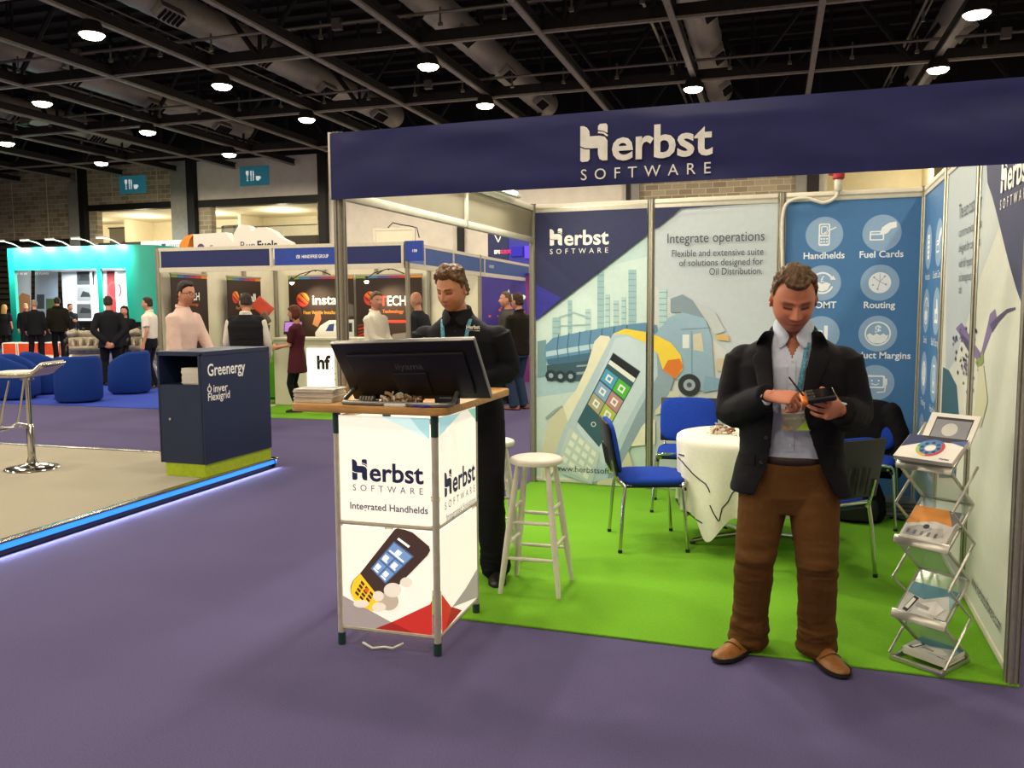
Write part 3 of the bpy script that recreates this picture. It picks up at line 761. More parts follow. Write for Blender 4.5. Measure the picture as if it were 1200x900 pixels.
def lamp_light(p):
    L = bpy.data.lights.new('lamp_light', 'SPOT'); L.energy = HALL_LAMP_POWER*4; L.color = LAMP_COLOR; L.shadow_soft_size = .2; L.spot_size = rad(177); L.spot_blend = .25
    o = bpy.data.objects.new('lamp_light', L); COL.objects.link(o); o.location = p
    return o
for x, rows in LROW.items():
    for y in (-6.5, -2.3, 1.7, 5.6, 9.56, 13.55, 17.35, 21.3):
        if y in VIS[x]:
            i = VIS[x].index(y)
            t = thing('ceiling_lamp', '%s %s' % (ORD[len(VIS[x])][i], rows), 'lamp', Hw(x, y, 6.80), HD, 'round ceiling lamps')
            b = MB(); b.lathe([(.10, .25), (.16, .24), (.20, .16), (.245, .02), (.245, 0), (.215, 0), (.215, .012)], 28); b.tube([(0, 0, .25), (0, 0, .34)], .03, 8); b.build('housing', lampbody, t, 40)
            b = MB(); b.lathe([(.0001, -.085), (.10, -.08), (.18, -.055), (.225, -.005), (.225, .012), (.20, .03)], 28); b.build('lamp_lens', lampglow, t, 40)
            l = lamp_light((0, 0, -.12)); l.parent = t
            L2 = bpy.data.lights.new('lamp_spill', 'POINT'); L2.energy = HALL_LAMP_POWER*.05; L2.color = LAMP_COLOR; L2.shadow_soft_size = .25
            o = bpy.data.objects.new('lamp_spill', L2); COL.objects.link(o); o.parent = t; o.location = (0, 0, -.32)
        else:
            lamp_light(Hw(x, y, 6.77))
# ---- hanging food signs on the wall
teal = M('sign_teal', '3f9fb8', rough=.5, emis=.10)
lit_ink = M('lit_white_ink', 'f6f6f2', emis=.5)
white_ink = M('white_ink', 'f2f2ee', rough=.6)
for (x, z, w_, h_, lab) in ((-23.27, 6.71, 1.32, .72, 'left teal wall sign with white glass, cutlery and cup, on brick'), (-17.46, 6.77, 1.30, .74, 'right teal wall sign with white glass, cutlery and cup, on grey board')):
    t = thing('food_sign', lab, 'sign', Hw(x, WY-.045, z-h_/2), HD, 'teal food signs high on the hall wall')
    b = MB(); b.box((0, 0, h_/2), (w_, .06, h_), bev=.01); b.build('sign_board', teal, t, 30)
    p = Print(Matrix.Translation((0, -.033, h_/2)) @ Matrix.Rotation(rad(90), 4, 'X'))
    p.poly([(-.36, .2), (-.24, .2), (-.235, .08), (-.27, .02), (-.285, 0), (-.285, -.16), (-.24, -.19), (-.36, -.19), (-.315, -.16), (-.315, 0), (-.33, .02), (-.365, .08)], lit_ink, 1)
    p.poly([(-.16, .2), (-.10, .2), (-.10, .03), (-.115, .01), (-.11, -.19), (-.15, -.19), (-.145, .01), (-.16, .03)], lit_ink, 1)
    p.poly([(-.05, .2), (-.02, .2), (-.0, .1), (-.005, -.02), (-.02, -.19), (-.05, -.19)], lit_ink, 1)
    p.poly([(.08, -.02), (.26, -.02), (.25, -.15), (.22, -.19), (.12, -.19), (.09, -.15)], lit_ink, 1)
    p.ring((.27, -.08), .025, .05, lit_ink, 20, L=1)
    p.build('pictogram', t)
# ------------------------------------------------------------------ the booth
W, D, H = 3.185, 3.357, 2.5
HF_ = 2.18
alu = M('aluminium', 'a9a595', rough=.38, metal=.75, nscale=40, namt=.08)
alup = M('aluminium_pale', 'cfcab8', rough=.5, metal=.25, nscale=30, namt=.05)
ply = M('white_board', 'd9d4c2', rough=.75, nscale=5, namt=.03)
beige = M('beige_infill_shaded', '857d66', rough=.75, nscale=5, namt=.04)  # beige darkened so its colour carries the shade on the side beam
navy = M('navy_vinyl', '1e2358', rough=.40, spec=.35, nscale=6, namt=.08, bscale=4, bstr=.10, stretch=(1, 1, 2.2))
navyp = M('navy_print', '20254c', rough=.6)
indigo = M('indigo_print', '2c2b8c', rough=.6)
ink = M('dark_ink', '3c4450', rough=.7)
logow = M('logo_white', 'e9e7dd', rough=.55)
green = M('green_carpet', '70aa2c', rough=.95, spec=.08, nscale=140, namt=.10, bscale=420, bstr=.3)
c = MB(); c.box(((W+.005)/2, D/2-.0, .006), (W+.045, D+.06, .012), bev=.004); t = tag(c.build('booth_carpet', green), 'bright green carpet covering the floor of the navy fascia booth', 'carpet')
FZ = .012

def post_mesh(h, r=.033):
    b = MB(); pl = []
    for i in range(8):
        a = 2*PI*i/8+PI/8; b0 = 2*PI*(i+1)/8+PI/8
        p, q = Vector((r*math.cos(a), r*math.sin(a))), Vector((r*math.cos(b0), r*math.sin(b0)))
        m = (p+q)/2; e = (q-p).normalized(); n_ = m.normalized()
        pl += [p, m-e*.005, m-e*.005-n_*.007, m+e*.005-n_*.007, m+e*.005]
    b.prism([(v.x, v.y) for v in pl], 0, h); b.prism([(v.x*1.02, v.y*1.02) for v in pl], h, h+.006, mat=1)
    return b.mesh('post', [alu, M('grey_plastic', '6f6c62', rough=.5)], 25)
pm = post_mesh(H)
POSTS = [((0, 0), 'aluminium octagonal post under the left end of the navy fascia'), ((0, D), 'aluminium post at the back left corner of the booth, left of the navy printed panel'),
         ((W/3, D), 'aluminium post between the tanker panel and the integrate operations panel'), ((2*W/3, D), 'aluminium post left of the blue icon panel with white cable beside it'),
         ((W, D), 'aluminium post in the back right corner between the two blue icon panels'), ((W, 2*D/3), 'aluminium post between the blue side panel and the pale text panel'),
         ((W, D/3), 'aluminium post between the pale text panel and the navy and white side panel'), ((W, 0), 'aluminium post at the front right end of the booth side wall')]
for (x, y), lab in POSTS:
    tag(link('shell_post', pm, None, (x, y, FZ if y > -.02 else 0)), lab, 'post', 'posts of the booth shell')
# ---- wall panels: board, top rail, foot rail, printed sheet
def wall_panel(lab, o, ex, w, name='wall_panel'):
    t = thing(name, lab, 'wall panel', o, math.atan2(ex[1], ex[0]), 'wall panels of the booth')
    b = MB(); b.box((w/2, 0, 1.235), (w-.06, .012, 2.41)); b.build('board', ply, t, 0)
    b = MB(); b.box((w/2, 0, 2.462), (w-.062, .036, .075), bev=.004); b.box((w/2, -.019, 2.462), (w-.064, .004, .012), mat=1); b.build('top_rail', [alup, alu], t, 30)
    b = MB(); b.box((w/2, 0, .03), (w-.062, .034, .034), bev=.003); b.build('foot_rail', alup, t, 30)
    return t
w3 = W/3; d3 = D/3
pB = [wall_panel('navy cornered wall panel with white logo, tanker and grey handheld picture', (0, D, FZ), (1, 0), w3),
      wall_panel('pale wall panel headed Integrate operations with picture of truck cab', (w3, D, FZ), (1, 0), w3),
      wall_panel('blue wall panel of round white icons, facing the front', (2*w3, D, FZ), (1, 0), w3)]
pS = [wall_panel('blue icon wall panel on the side wall in the corner', (W, D, FZ), (0, -1), d3),
      wall_panel('pale wall panel with lines of grey text on the side wall', (W, 2*d3, FZ), (0, -1), d3),
      wall_panel('navy and white wall panel with purple splash nearest on the side wall', (W, d3, FZ), (0, -1), d3)]
YF = .0085         # printed sheet stands this far in front of the board centre
def clip_poly(pts, x0, x1):
    """clip a 2D polygon to x0..x1"""
    for sx, keep in ((x0, 1), (x1, -1)):
        o = []
        for i in range(len(pts)):
            p, q = pts[i], pts[(i+1) % len(pts)]
            ip, iq = (p[0]-sx)*keep >= 0, (q[0]-sx)*keep >= 0
            if ip: o.append(p)
            if ip != iq:
                tt = (sx-p[0])/(q[0]-p[0]); o.append((sx, p[1]+tt*(q[1]-p[1])))
        pts = o
        if not pts: break
    return pts
class Wall:
    """one picture spread over several panels of one wall; panel-local x along the wall, y up"""
    def __init__(s, panels, pw, trace, off):
        s.P = []; s.pw = pw; s.trace = trace; s.off = off
        for p in panels:
            s.P.append((p, Print(Matrix.Translation((0, -YF, 0)) @ Matrix.Rotation(rad(90), 4, 'X'))))
        s.L = 0
    def T(s, pts): return [s.trace(*p) for p in pts]
    def poly(s, px, m, L=None, raw=False):
        if L is None: s.L += 1; L = s.L
        pts = px if raw else s.T(px)
        for i, (_, pr_) in enumerate(s.P):
            x0 = (s.off+i)*s.pw+.034; x1 = (s.off+i+1)*s.pw-.034
            q = clip_poly(pts, x0, x1)
            if len(q) > 2: pr_.poly([(a-(s.off+i)*s.pw, min(max(b, .012), 2.425)) for a, b in q], m, L)
    def polys(s, lst, m, L=None):
        if L is None: s.L += 1; L = s.L
        for p in lst: s.poly(p, m, L)
    def line(s, px, w, m, L=None):
        if L is None: s.L += 1; L = s.L
        for q in stroke(s.T(px), w): s.poly(q, m, L, raw=True)
    def disc(s, px, r, m, ry=None, L=None):
        cx, cy = s.trace(*px); s.poly(circle((cx, cy), r, 28, ry), m, L, raw=True)
    def build(s):
        for p, pr_ in s.P: pr_.build('printed_sheet', p)
def trB(x, y):
    p = by(x, y, D-.01); return (p.x, p.z-FZ)
def trS(x, y):
    p = bx(x, y, W-.01); return (D-p.y, p.z-FZ)
C_ = lambda n, h: M('print_'+n, h, rough=.62, namt=.03)
# back wall, first two panels
wl = Wall(pB[:2], w3, trB, 0)
sky, skyr = C_('sky', 'b4cdc8'), C_('pale_grey', 'b7c0c4')
wl.poly([(600, 200), (762, 200), (762, 620), (600, 620)], sky, 1); wl.poly([(762, 200), (930, 200), (930, 640), (762, 620)], skyr, 1)
wl.L = 1
wl.poly([(600, 300), (660, 352), (720, 310), (762, 300), (762, 400), (600, 420)], C_('haze', 'c3d8d0'))
wl.poly([(600, 440), (700, 436), (762, 450), (762, 500), (600, 500)], C_('road', '9fbcc2')); wl.poly([(600, 470), (700, 455), (762, 478), (762, 640), (600, 640)], C_('road_pale', 'b9cdc6'))
wl.poly([(762, 460), (930, 470), (930, 640), (762, 640)], C_('road_right', 'b4bfc2')); wl.poly([(762, 330), (860, 420), (930, 380), (930, 470), (762, 470)], C_('haze_right', 'c6c9c4'))
tw = C_('tower', '94b6b8'); tw2 = C_('tower_pale', 'a9c6c4')
for x, y0, w_, m in ((704, 318, 8, tw), (741, 316, 9, tw), (668, 352, 5, tw), (722, 352, 6, tw2), (731, 348, 5, tw2), (689, 362, 6, tw2), (777, 338, 9, tw2), (712, 345, 5, tw2), (652, 372, 9, tw), (790, 348, 5, tw2)):
    wl.poly([(x-w_/2, y0), (x+w_/2, y0), (x+w_/2, 402), (x-w_/2, 402)], m)
    wl.polys([[(x-w_/2, yy), (x+w_/2, yy), (x+w_/2, yy+1.2), (x-w_/2, yy+1.2)] for yy in range(int(y0)+4, 395, 7)], C_('tower_band', '7fa2a8'))
wl.line([(655, 372), (672, 366), (690, 372)], .012, tw); wl.line([(655, 382), (690, 380)], .01, tw)
wl.polys([[(630, 400), (640, 398), (640, 440), (630, 442)], [(641, 420), (650, 402), (652, 404), (644, 424)]], C_('scaffold', '6f9298'))
# tank trailer
wl.poly([(640, 404), (648, 396), (680, 389), (720, 382), (756, 378), (770, 381), (772, 398), (768, 410), (720, 420), (660, 428), (642, 427), (638, 416)], C_('tank', '5c88a6'))
wl.poly([(640, 412), (700, 402), (771, 392), (771, 398), (700, 408), (640, 418)], C_('tank_shine', 'a9c6cf')); wl.poly([(641, 421), (700, 412), (769, 403), (767, 410), (720, 420), (660, 428), (643, 427)], C_('tank_low', '3d6580'))
for x in (655, 667, 680, 693, 706, 720, 735): wl.line([(x, 391-(x-660)*.13), (x-2, 408-(x-660)*.11), (x, 425-(x-660)*.12)], .008, C_('tank_hoop', '3c6078'))
wl.poly([(641, 428), (702, 421), (702, 440), (690, 446), (641, 446)], C_('chassis', '35525e'))
for x, y in ((646, 440), (657, 441), (669, 441)): wl.disc((x, y), .052, C_('tyre', '22323a')); wl.disc((x, y), .022, C_('hub', '8aa0a8'))
wl.polys([[(676, 428), (702, 426), (702, 428), (676, 430)], [(676, 436), (702, 434), (702, 437), (676, 439)]], C_('chassis_pale', '7f9aa2'))
# cab of the truck
wl.poly([(768, 392), (784, 372), (800, 366), (826, 372), (834, 395), (838, 452), (826, 460), (800, 446), (770, 440)], C_('cab', '8eaabb'))
wl.poly([(786, 350), (800, 345), (812, 352), (828, 362), (826, 373), (800, 366), (786, 366)], C_('cab_top', '7d8f9a')); wl.poly([(812, 352), (838, 366), (850, 388), (838, 392), (826, 373)], C_('cab_visor', 'b5bcbc'))
wl.poly([(800, 392), (808, 392), (808, 408), (800, 408)], C_('cab_window', 'd6dcd8')); wl.poly([(812, 392), (822, 390), (825, 412), (813, 410)], C_('cab_glass', 'c6bfa8')); wl.line([(811, 388), (811, 440)], .006, C_('cab_line', '6b8798')); wl.line([(798, 386), (832, 384)], .006, _mats['print_cab_line'])
wl.poly([(838, 392), (853, 392), (855, 400), (840, 398)], C_('mirror', 'c9a86a')); wl.poly([(840, 420), (850, 420), (850, 436), (840, 434)], C_('grille', 'c5b79a')); wl.poly([(826, 440), (846, 444), (845, 456), (824, 460)], C_('bumper', '7ea0b4'))
wl.disc((808, 451), .095, C_('tyre_big', '2a3034')); wl.disc((808, 451), .05, C_('rim', '9aa6aa')); wl.disc((808, 451), .022, C_('hub_dark', '4a5358'))
# glove holding the grey handheld
gl = C_('glove', 'd8d6bd'); gl2 = C_('glove_shade', 'c2c1a4')
wl.poly([(697, 400), (704, 393), (714, 394), (719, 402), (706, 430), (694, 455), (684, 482), (672, 505), (655, 545), (640, 566), (634, 560), (636, 520), (644, 492), (660, 476), (676, 456), (688, 430)], gl)
wl.poly([(644, 492), (660, 476), (668, 500), (654, 540), (636, 566), (634, 530)], gl2); wl.line([(640, 490), (652, 480), (660, 476)], .02, C_('glove_line', '8f9c94'))
wl.poly([(716, 500), (730, 488), (750, 487), (768, 492), (768, 520), (748, 522), (726, 524)], gl); wl.poly([(704, 540), (712, 522), (735, 522), (742, 545), (735, 570), (700, 570)], gl2)
wl.poly([(768, 470), (782, 456), (796, 462), (800, 478), (768, 486)], gl2)
wl.poly([(757, 392), (772, 400), (790, 444), (784, 462), (752, 500), (720, 560), (706, 560)], C_('handheld_side', '8497a3'))
wl.poly([(719, 391), (733, 388), (757, 396), (770, 410), (771, 440), (745, 488), (712, 560), (690, 572), (660, 555), (652, 530), (660, 505), (690, 448)], C_('handheld_body', 'a9bdc6'))
wl.poly([(722, 396), (736, 394), (757, 401), (765, 414), (764, 440), (740, 484), (708, 545), (676, 500), (700, 446)], C_('handheld_face', 'b9cad0'))
wl.poly([(719, 391), (733, 385), (757, 389), (772, 394), (787, 402), (798, 416), (801, 432), (792, 444), (777, 433), (771, 414), (757, 402), (735, 392)], C_('bumper_yellow', 'e6c840')); wl.poly([(777, 433), (792, 444), (801, 430), (797, 420), (783, 422)], C_('bumper_orange', 'd4742a'))
wl.poly([(719, 413), (751, 435), (702.5, 523.5), (677, 494)], C_('screen', '2f5560'))
def scr(u, v, q=((719, 413), (751, 435), (702.5, 523.5), (677, 494))):
    a = [q[0][i]+(q[1][i]-q[0][i])*u for i in (0, 1)]; b = [q[3][i]+(q[2][i]-q[3][i])*u for i in (0, 1)]
    return (a[0]+(b[0]-a[0])*v, a[1]+(b[1]-a[1])*v)
def srect(u0, v0, u1, v1, **k): return [scr(u0, v0, **k), scr(u1, v0, **k), scr(u1, v1, **k), scr(u0, v1, **k)]
wl.poly(srect(.02, .01, .98, .10), C_('black', '14181c')); wl.poly(srect(.02, .10, .98, .155), C_('pale', 'd9dcd4'))
TL = wl.L
for (u, v, m) in ((.04, .22, 'tile_blue:4a97bd'), (.52, .22, 'tile_green:4fae35'), (.04, .40, 'tile_steel:7f9dc2'), (.52, .40, 'tile_red:b3807c'), (.04, .57, 'tile_tan:a49c7c'), (.52, .57, 'tile_lime:a9b348')):
    n_, h_ = m.split(':'); wl.poly(srect(u, v, u+.45, v+.16), C_(n_, h_), TL+1); wl.poly(srect(u+.12, v+.04, u+.33, v+.12), C_('icon', 'dfe4dc'), TL+2); wl.poly(srect(u+.17, v+.06, u+.28, v+.10), C_(n_, h_), TL+3)
wl.L = TL+3
wl.disc(scr(.5, .86), .022, C_('icon', 'dfe4dc')); wl.disc(scr(.5, .86), .016, _mats['print_screen'])
kq = ((672, 502), (702, 530), (690, 566), (655, 540))
wl.poly([(668, 500), (704, 530), (694, 570), (652, 545)], C_('keypad', 'b7c4bd'))
for i in range(4):
    for j in range(4): wl.poly(srect(.06+.24*i, .06+.24*j, .22+.24*i, .2+.24*j, q=kq), C_('key', 'd6ddd1'), wl.L+1)
wl.L += 1
# navy corner and lettering
wl.poly([(600, 200), (802, 242), (798.6, 244.7), (627, 377), (600, 398)], navyp); wl.poly([(600, 312), (628, 333), (658.5, 349), (627, 377), (600, 400)], indigo)
wl.poly([(762, 215), (880, 215), (798.6, 244.7), (762, 274)], navyp)
pa = wl.P[0][1]; pb = wl.P[1][1]
pa.k = pb.k = wl.L+2
a, b = trB(645, 290), trB(713.5, 287)
herbst_logo(pa, a[0], a[1]+.015, b[0]-a[0], logow)
a = trB(651, 550.5); pa.text('www.herbstsoftware.com', a[0], a[1]-.005, .075, ink, fit=w3-.04-a[0])
a, b = trB(781.5, 284.5), trB(895, 280); pb.text('Integrate operations', a[0]-w3, (a[1]+b[1])/2-.01, .118, ink, fit=b[0]-a[0])
for s_, p0, p1 in (('Flexible and extensive suite', (787, 300), (894, 297)), ('of solutions designed for', (796, 311), (894, 308.5)), ('Oil Distribution.', (831, 321.5), (893, 319))):
    a, b = trB(*p0), trB(*p1); pb.text(s_, a[0]-w3, (a[1]+b[1])/2-.01, .082, ink, L=pb.k, fit=b[0]-a[0])
wl.build()
# blue icon panels
bluep = C_('blue', '41709f'); bubble = C_('bubble', '86a3c0'); icw = C_('icon_white', 'e3e6e6')
def icon(P, kind, x, y, r, sx=1.0):
    q = lambda pts: [(x+a*r*sx, y+b*r) for a, b in pts]
    P.poly(circle((x, y), r*sx, 32, r), bubble, 2)
    if kind == 'handheld':
        P.polys([q(rrect(-.3, -.62, .3, .62, .1))], icw, 3); P.polys([q(rrect(-.23, -.02, .23, .55, .05)), q(rrect(-.23, -.52, .23, -.1, .05))], bubble, 4)
        P.polys([q(z) for z in stroke([(-.15, .05), (.15, .05), (.15, .45), (-.15, .45), (-.15, .05)], .06)], icw, 5); P.polys([q(z) for z in stroke([(.0, .1), (.62, .4)], .06)], icw, 5)
        P.polys([q(rrect(-.2+.15*i, -.45+.17*j, -.1+.15*i, -.36+.17*j, .02)) for i in range(3) for j in range(2)], icw, 5)
    elif kind == 'card':
        P.poly(q(rrect(-.62, -.4, .12, .12, .06)), icw, 3); P.poly(q(rrect(-.55, -.33, .05, .05, .03)), bubble, 4); P.polys([q([(-.55, -.1), (.05, -.1), (.05, -.02), (-.55, -.02)])], icw, 5)
        P.poly(q([(-.1, .0), (.0, .3), (.35, .55), (.72, .6), (.75, .3), (.45, .2), (.3, .0), (.05, -.12)]), icw, 6)
    elif kind == 'drop':
        P.ring((x, y), .52*r, .62*r, icw, 28, 20, 160, L=3); P.ring((x, y), .52*r, .62*r, icw, 28, 200, 340, L=3)
        P.poly(q([(-.45, -.05), (-.2, .05), (0, -.05), (.2, .05), (.45, -.05), (.3, -.38), (0, -.48), (-.3, -.38)]), icw, 4); P.polys([q([(.42, .18), (.72, .18), (.57, .42)])], icw, 4)
        P.text('£', x-.12*r, y+.05*r, .5*r, icw, L=4)
    elif kind == 'globe':
        P.disc((x, y), .58*r, icw, L=3)
        for a, b in ((-.3, .3), (.25, .35), (.32, -.1), (-.1, -.35), (-.35, -.12)): P.disc((x+a*r, y+b*r), .05*r, bubble, L=4)
        P.polys([q(z) for z in stroke([(-.3, .3), (.0, .05), (.32, -.1)], .03)+stroke([(.0, .05), (-.1, -.35)], .03)+stroke([(.0, .5), (.0, .05), (.25, .35)], .03)], bubble, 4)
    elif kind == 'margin':
        P.ring((x, y), .60*r, .68*r, icw, 36, L=3); P.text('$', x-.15*r, y+.02*r, .62*r, icw, L=4, bold=.02*r)
        P.poly(q([(-.56, -.08), (-.4, .02), (-.22, -.1), (-.05, .02), (.12, -.1), (.3, .02), (.44, -.1), (.56, -.05), (.45, -.38), (.2, -.54), (-.2, -.54), (-.45, -.38)]), icw, 4)
    elif kind == 'robot':
        P.poly(q(rrect(-.5, -.3, .5, .42, .1)), icw, 3); P.poly(q(rrect(-.4, -.22, .4, .33, .06)), bubble, 4)
        P.polys([q(circle((-.18, .12), .05, 10)), q(circle((.18, .12), .05, 10))], icw, 5); P.polys([q(z) for z in stroke([(-.2, -.05), (0, -.13), (.2, -.05)], .05)+stroke([(.55, -.1), (.5, -.5), (.1, -.55)], .06)], icw, 5)
        P.polys([q(rrect(.44, -.15, .62, .25, .06)), q(rrect(-.62, -.15, -.44, .25, .06))], icw, 5)
    elif kind == 'doc':
        P.poly(q(rrect(-.34, -.55, .34, .55, .06)), icw, 3); P.polys([q(rrect(-.22, .3-.22*k, .22, .36-.22*k, .01)) for k in range(4)], bubble, 4)
    elif kind == 'tank':
        P.poly(q([(-.45, -.5), (.45, -.5), (.45, -.1), (.2, .5), (-.05, .5), (-.05, .1), (-.45, .1)]), icw, 3); P.polys([q(rrect(-.3, -.35, -.1, -.1, .03)), q(rrect(.08, -.35, .28, -.1, .03))], bubble, 4)
    elif kind == 'chart':
        P.polys([q([(-.4+.28*k, -.5), (-.2+.28*k, -.5), (-.2+.28*k, -.1+.28*k), (-.4+.28*k, -.1+.28*k)]) for k in range(3)], icw, 3)
    elif kind == 'phone':
        P.polys([q(z) for z in stroke([(-.3, -.55), (.3, -.55), (.3, .55), (-.3, .55), (-.3, -.55)], .09)], icw, 3); P.polys([q([(-.2, -.1), (.2, -.1), (0, -.42)]), q([(-.06, .35), (.06, .35), (.06, -.1), (-.06, -.1)])], icw, 3)
pr_ = Print(Matrix.Translation((0, -YF, 0)) @ Matrix.Rotation(rad(90), 4, 'X'))
pr_.poly([(.034, .012), (w3-.034, .012), (w3-.034, 2.425), (.034, 2.425)], bluep, 1)
for kind, (cx, cy), lab, ly in (('handheld', (966, 275), 'Handhelds', 303), ('card', (1033.5, 273), 'Fuel Cards', 301.5), ('drop', (963.5, 331.7), 'OMT', 361), ('globe', (1031, 331.3), 'Routing', 361),
                                ('chart', (962, 391), None, 0), ('margin', (1028.5, 391), 'Product Margins', 420), ('doc', (960, 450), None, 0), ('robot', (1025.6, 448.5), 'Telesales', 477)):
    a = trB(cx, cy); x, z = a[0]-2*w3, a[1]
    icon(pr_, kind, x, z, .142)
    if lab:
        l = trB(cx, ly); pr_.text(lab, x+(.03 if lab == 'OMT' else 0), l[1], .074, icw, L=3, align='CENTER', bold=.0012)
pr_.build('printed_sheet', pB[2])
ps = Print(Matrix.Translation((0, -YF, 0)) @ Matrix.Rotation(rad(90), 4, 'X'))
ps.poly([(.034, .012), (d3-.034, .012), (d3-.034, 2.425), (.034, 2.425)], bluep, 1)
for i, row in enumerate((('doc', 'card'), ('drop', 'tank'), ('globe', 'phone'), ('handheld', 'chart'))):
    for j, kind in enumerate(row):
        z = 2.02-.47*i; x = d3*(.27+.46*j); icon(ps, kind, x, z, .165)
        ps.text(('Invoices', 'Credit Control', 'Stock', 'Bulk Storage', 'Tracking', 'Handheld', 'Mapping', 'Reports')[i*2+j], x, z-.24, .075, icw, L=3, align='CENTER')
ps.build('printed_sheet', pS[0])
# side wall picture over the other two panels
ws = Wall(pS[1:], d3, trS, 1)
ws.poly([(d3, 0), (3*d3, 0), (3*d3, 2.5), (d3, 2.5)], C_('side_pale', 'bfc1b4'), 1, raw=True); ws.L = 1
ws.poly([(1110, 150), (1157, 150), (1157, 250), (1146, 330), (1132, 380), (1120, 420), (1108, 440)], C_('side_grey', 'a3adb0')); ws.poly([(1157, 205), (1172, 262), (1150, 320), (1138, 360), (1150, 260)], C_('side_grey2', 'adb4b2'))
ws.poly([(1157, 120), (1157, 214), (1163, 232), (1169, 255), (1176, 284), (1182, 308), (1190, 336), (1199, 362), (1215, 400), (1215, 100)], navyp)
ws.poly([(1105, 430), (1112, 434), (1121, 452), (1124, 490), (1120, 560), (1100, 560)], C_('side_teal', '2d5666'))
pur, pur2, grn = C_('splash_purple', '6e5d86'), C_('splash_dark', '45395c'), C_('splash_green', '7d8a4a')
ws.poly([(1144, 418), (1150, 412), (1158, 378), (1160, 368), (1166, 362), (1168, 372), (1160, 395), (1153, 414), (1148, 426)], pur); ws.poly([(1160, 380), (1170, 370), (1180, 362), (1190, 360), (1190, 363), (1180, 367), (1170, 378), (1163, 390)], pur2)
ws.poly([(1146, 424), (1120, 385), (1127, 378), (1140, 400), (1148, 412)], pur); ws.poly([(1142, 420), (1136, 400), (1124, 388), (1126, 396), (1136, 414)], pur2); ws.polys([[(1143, 424), (1152, 412), (1153, 424), (1147, 434)]], grn)
random.seed(5)
dr = []
for k in range(70):
    tt = random.random(); x0 = 1120+tt*26+random.uniform(-5, 5); y0 = 385+random.random()*100*(.4+.6*tt); s_ = random.uniform(.8, 2.2)
    dr.append([(x0, y0-s_*1.6), (x0+s_*.6, y0), (x0, y0+s_*1.6), (x0-s_*.6, y0)])
ws.polys(dr[:40], pur2); ws.polys(dr[40:], pur)
ws.poly([(1147, 430), (1153, 428), (1158, 470), (1150, 500), (1140, 500)], C_('stem', 'b9b79a'))
q1, q2 = ws.P[0][1], ws.P[1][1]; q1.k = q2.k = 20
a = trS(1173.5, 226.5); herbst_logo(q2, a[0]-2*d3, a[1], 3*d3-.04-a[0], logow)
for k, (s_, yy) in enumerate((('The eco customer', 257), ('communications', 278), ('designed for customers', 296), ('with full reporting', 314), ('and management', 330), ('tools', 344))):
    a = trS(1124, yy); q1.text(s_, a[0]-d3, a[1], .125 if k == 0 else .075, ink, L=21, fit=trS((1150, 1150, 1149, 1143, 1139, 1127)[k], yy)[0]-a[0])
a, b = trS(1139, 686), trS(1173, 741)
q2.text('www.herbstsoftware.com', a[0]-2*d3, (a[1]+b[1])/2, .095, ink, fit=b[0]-a[0])
ws.build()
# ---- navy fascia over the front
ban = thing('fascia_banner', 'navy fabric fascia with white lettering across the front of the booth', 'banner', (0, -.045, 0))
x0, x1 = -.01, W+.12; nx, nz = 140, 22; z0, z1 = HF_-.012, H+.004
b = MB(); vs = []
for j in range(nz+1):
    for i in range(nx+1):
        x = x0+(x1-x0)*i/nx; z = z0+(z1-z0)*j/nz
        wv = .017*mnoise.noise(Vector((x*1.3+z*3.2, z*2.0-x*.8, 3)))+.005*mnoise.noise(Vector((x*3.4+z*6, z*6-x*2, 9)))
        e = min(1, j/4, (nz-j)/4, i/4, (nx-i)/4)
        vs.append((x, -.012+wv*e-.004*e, z))
b.add(vs, [(j*(nx+1)+i, j*(nx+1)+i+1, (j+1)*(nx+1)+i+1, (j+1)*(nx+1)+i) for j in range(nz) for i in range(nx)])
me = b.mesh('banner_fabric', navy, 0); me = evaluated(me, [('SOLIDIFY', dict(thickness=.004, offset=1))]); set_smooth(me, 80)
link('banner_fabric', me, ban)
b = MB(); b.box(((x0+x1)/2, .012, H-.02), (x1-x0, .03, .045)); b.box(((x0+x1)/2, .012, HF_+.02), (x1-x0, .03, .045)); b.box(((x0+x1)/2, .012, (H+HF_)/2), (x1-x0, .012, H-HF_-.06)); b.build('fascia_frame', alu, ban, 0)
b = MB(); b.box((x0-.008, .004, (H+HF_)/2), (.012, .046, H-HF_+.02), bev=.003); b.build('end_strip', alup, ban, 30)
pf = Print(Matrix.Translation((0, -.0245, 0)) @ Matrix.Rotation(rad(90), 4, 'X'))
a, c2 = by(680, 191, -.07), by(834, 181, -.07)
herbst_logo(pf, a.x, a.z+.005, c2.x-a.x, logow); pf.build('lettering', ban)
# ---- left side beam
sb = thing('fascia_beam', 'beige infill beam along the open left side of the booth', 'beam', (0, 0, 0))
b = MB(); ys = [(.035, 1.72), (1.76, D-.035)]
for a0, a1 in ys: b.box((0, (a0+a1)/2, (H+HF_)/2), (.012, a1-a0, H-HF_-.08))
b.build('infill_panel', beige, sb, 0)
b = MB()
for zz in (H-.02, HF_+.02): b.box((0, D/2, zz), (.034, D-.07, .05), bev=.004)
b.box((0, 1.74, (H+HF_)/2), (.05, .035, H-HF_), bev=.004)
b.build('rail', alup, sb, 30)
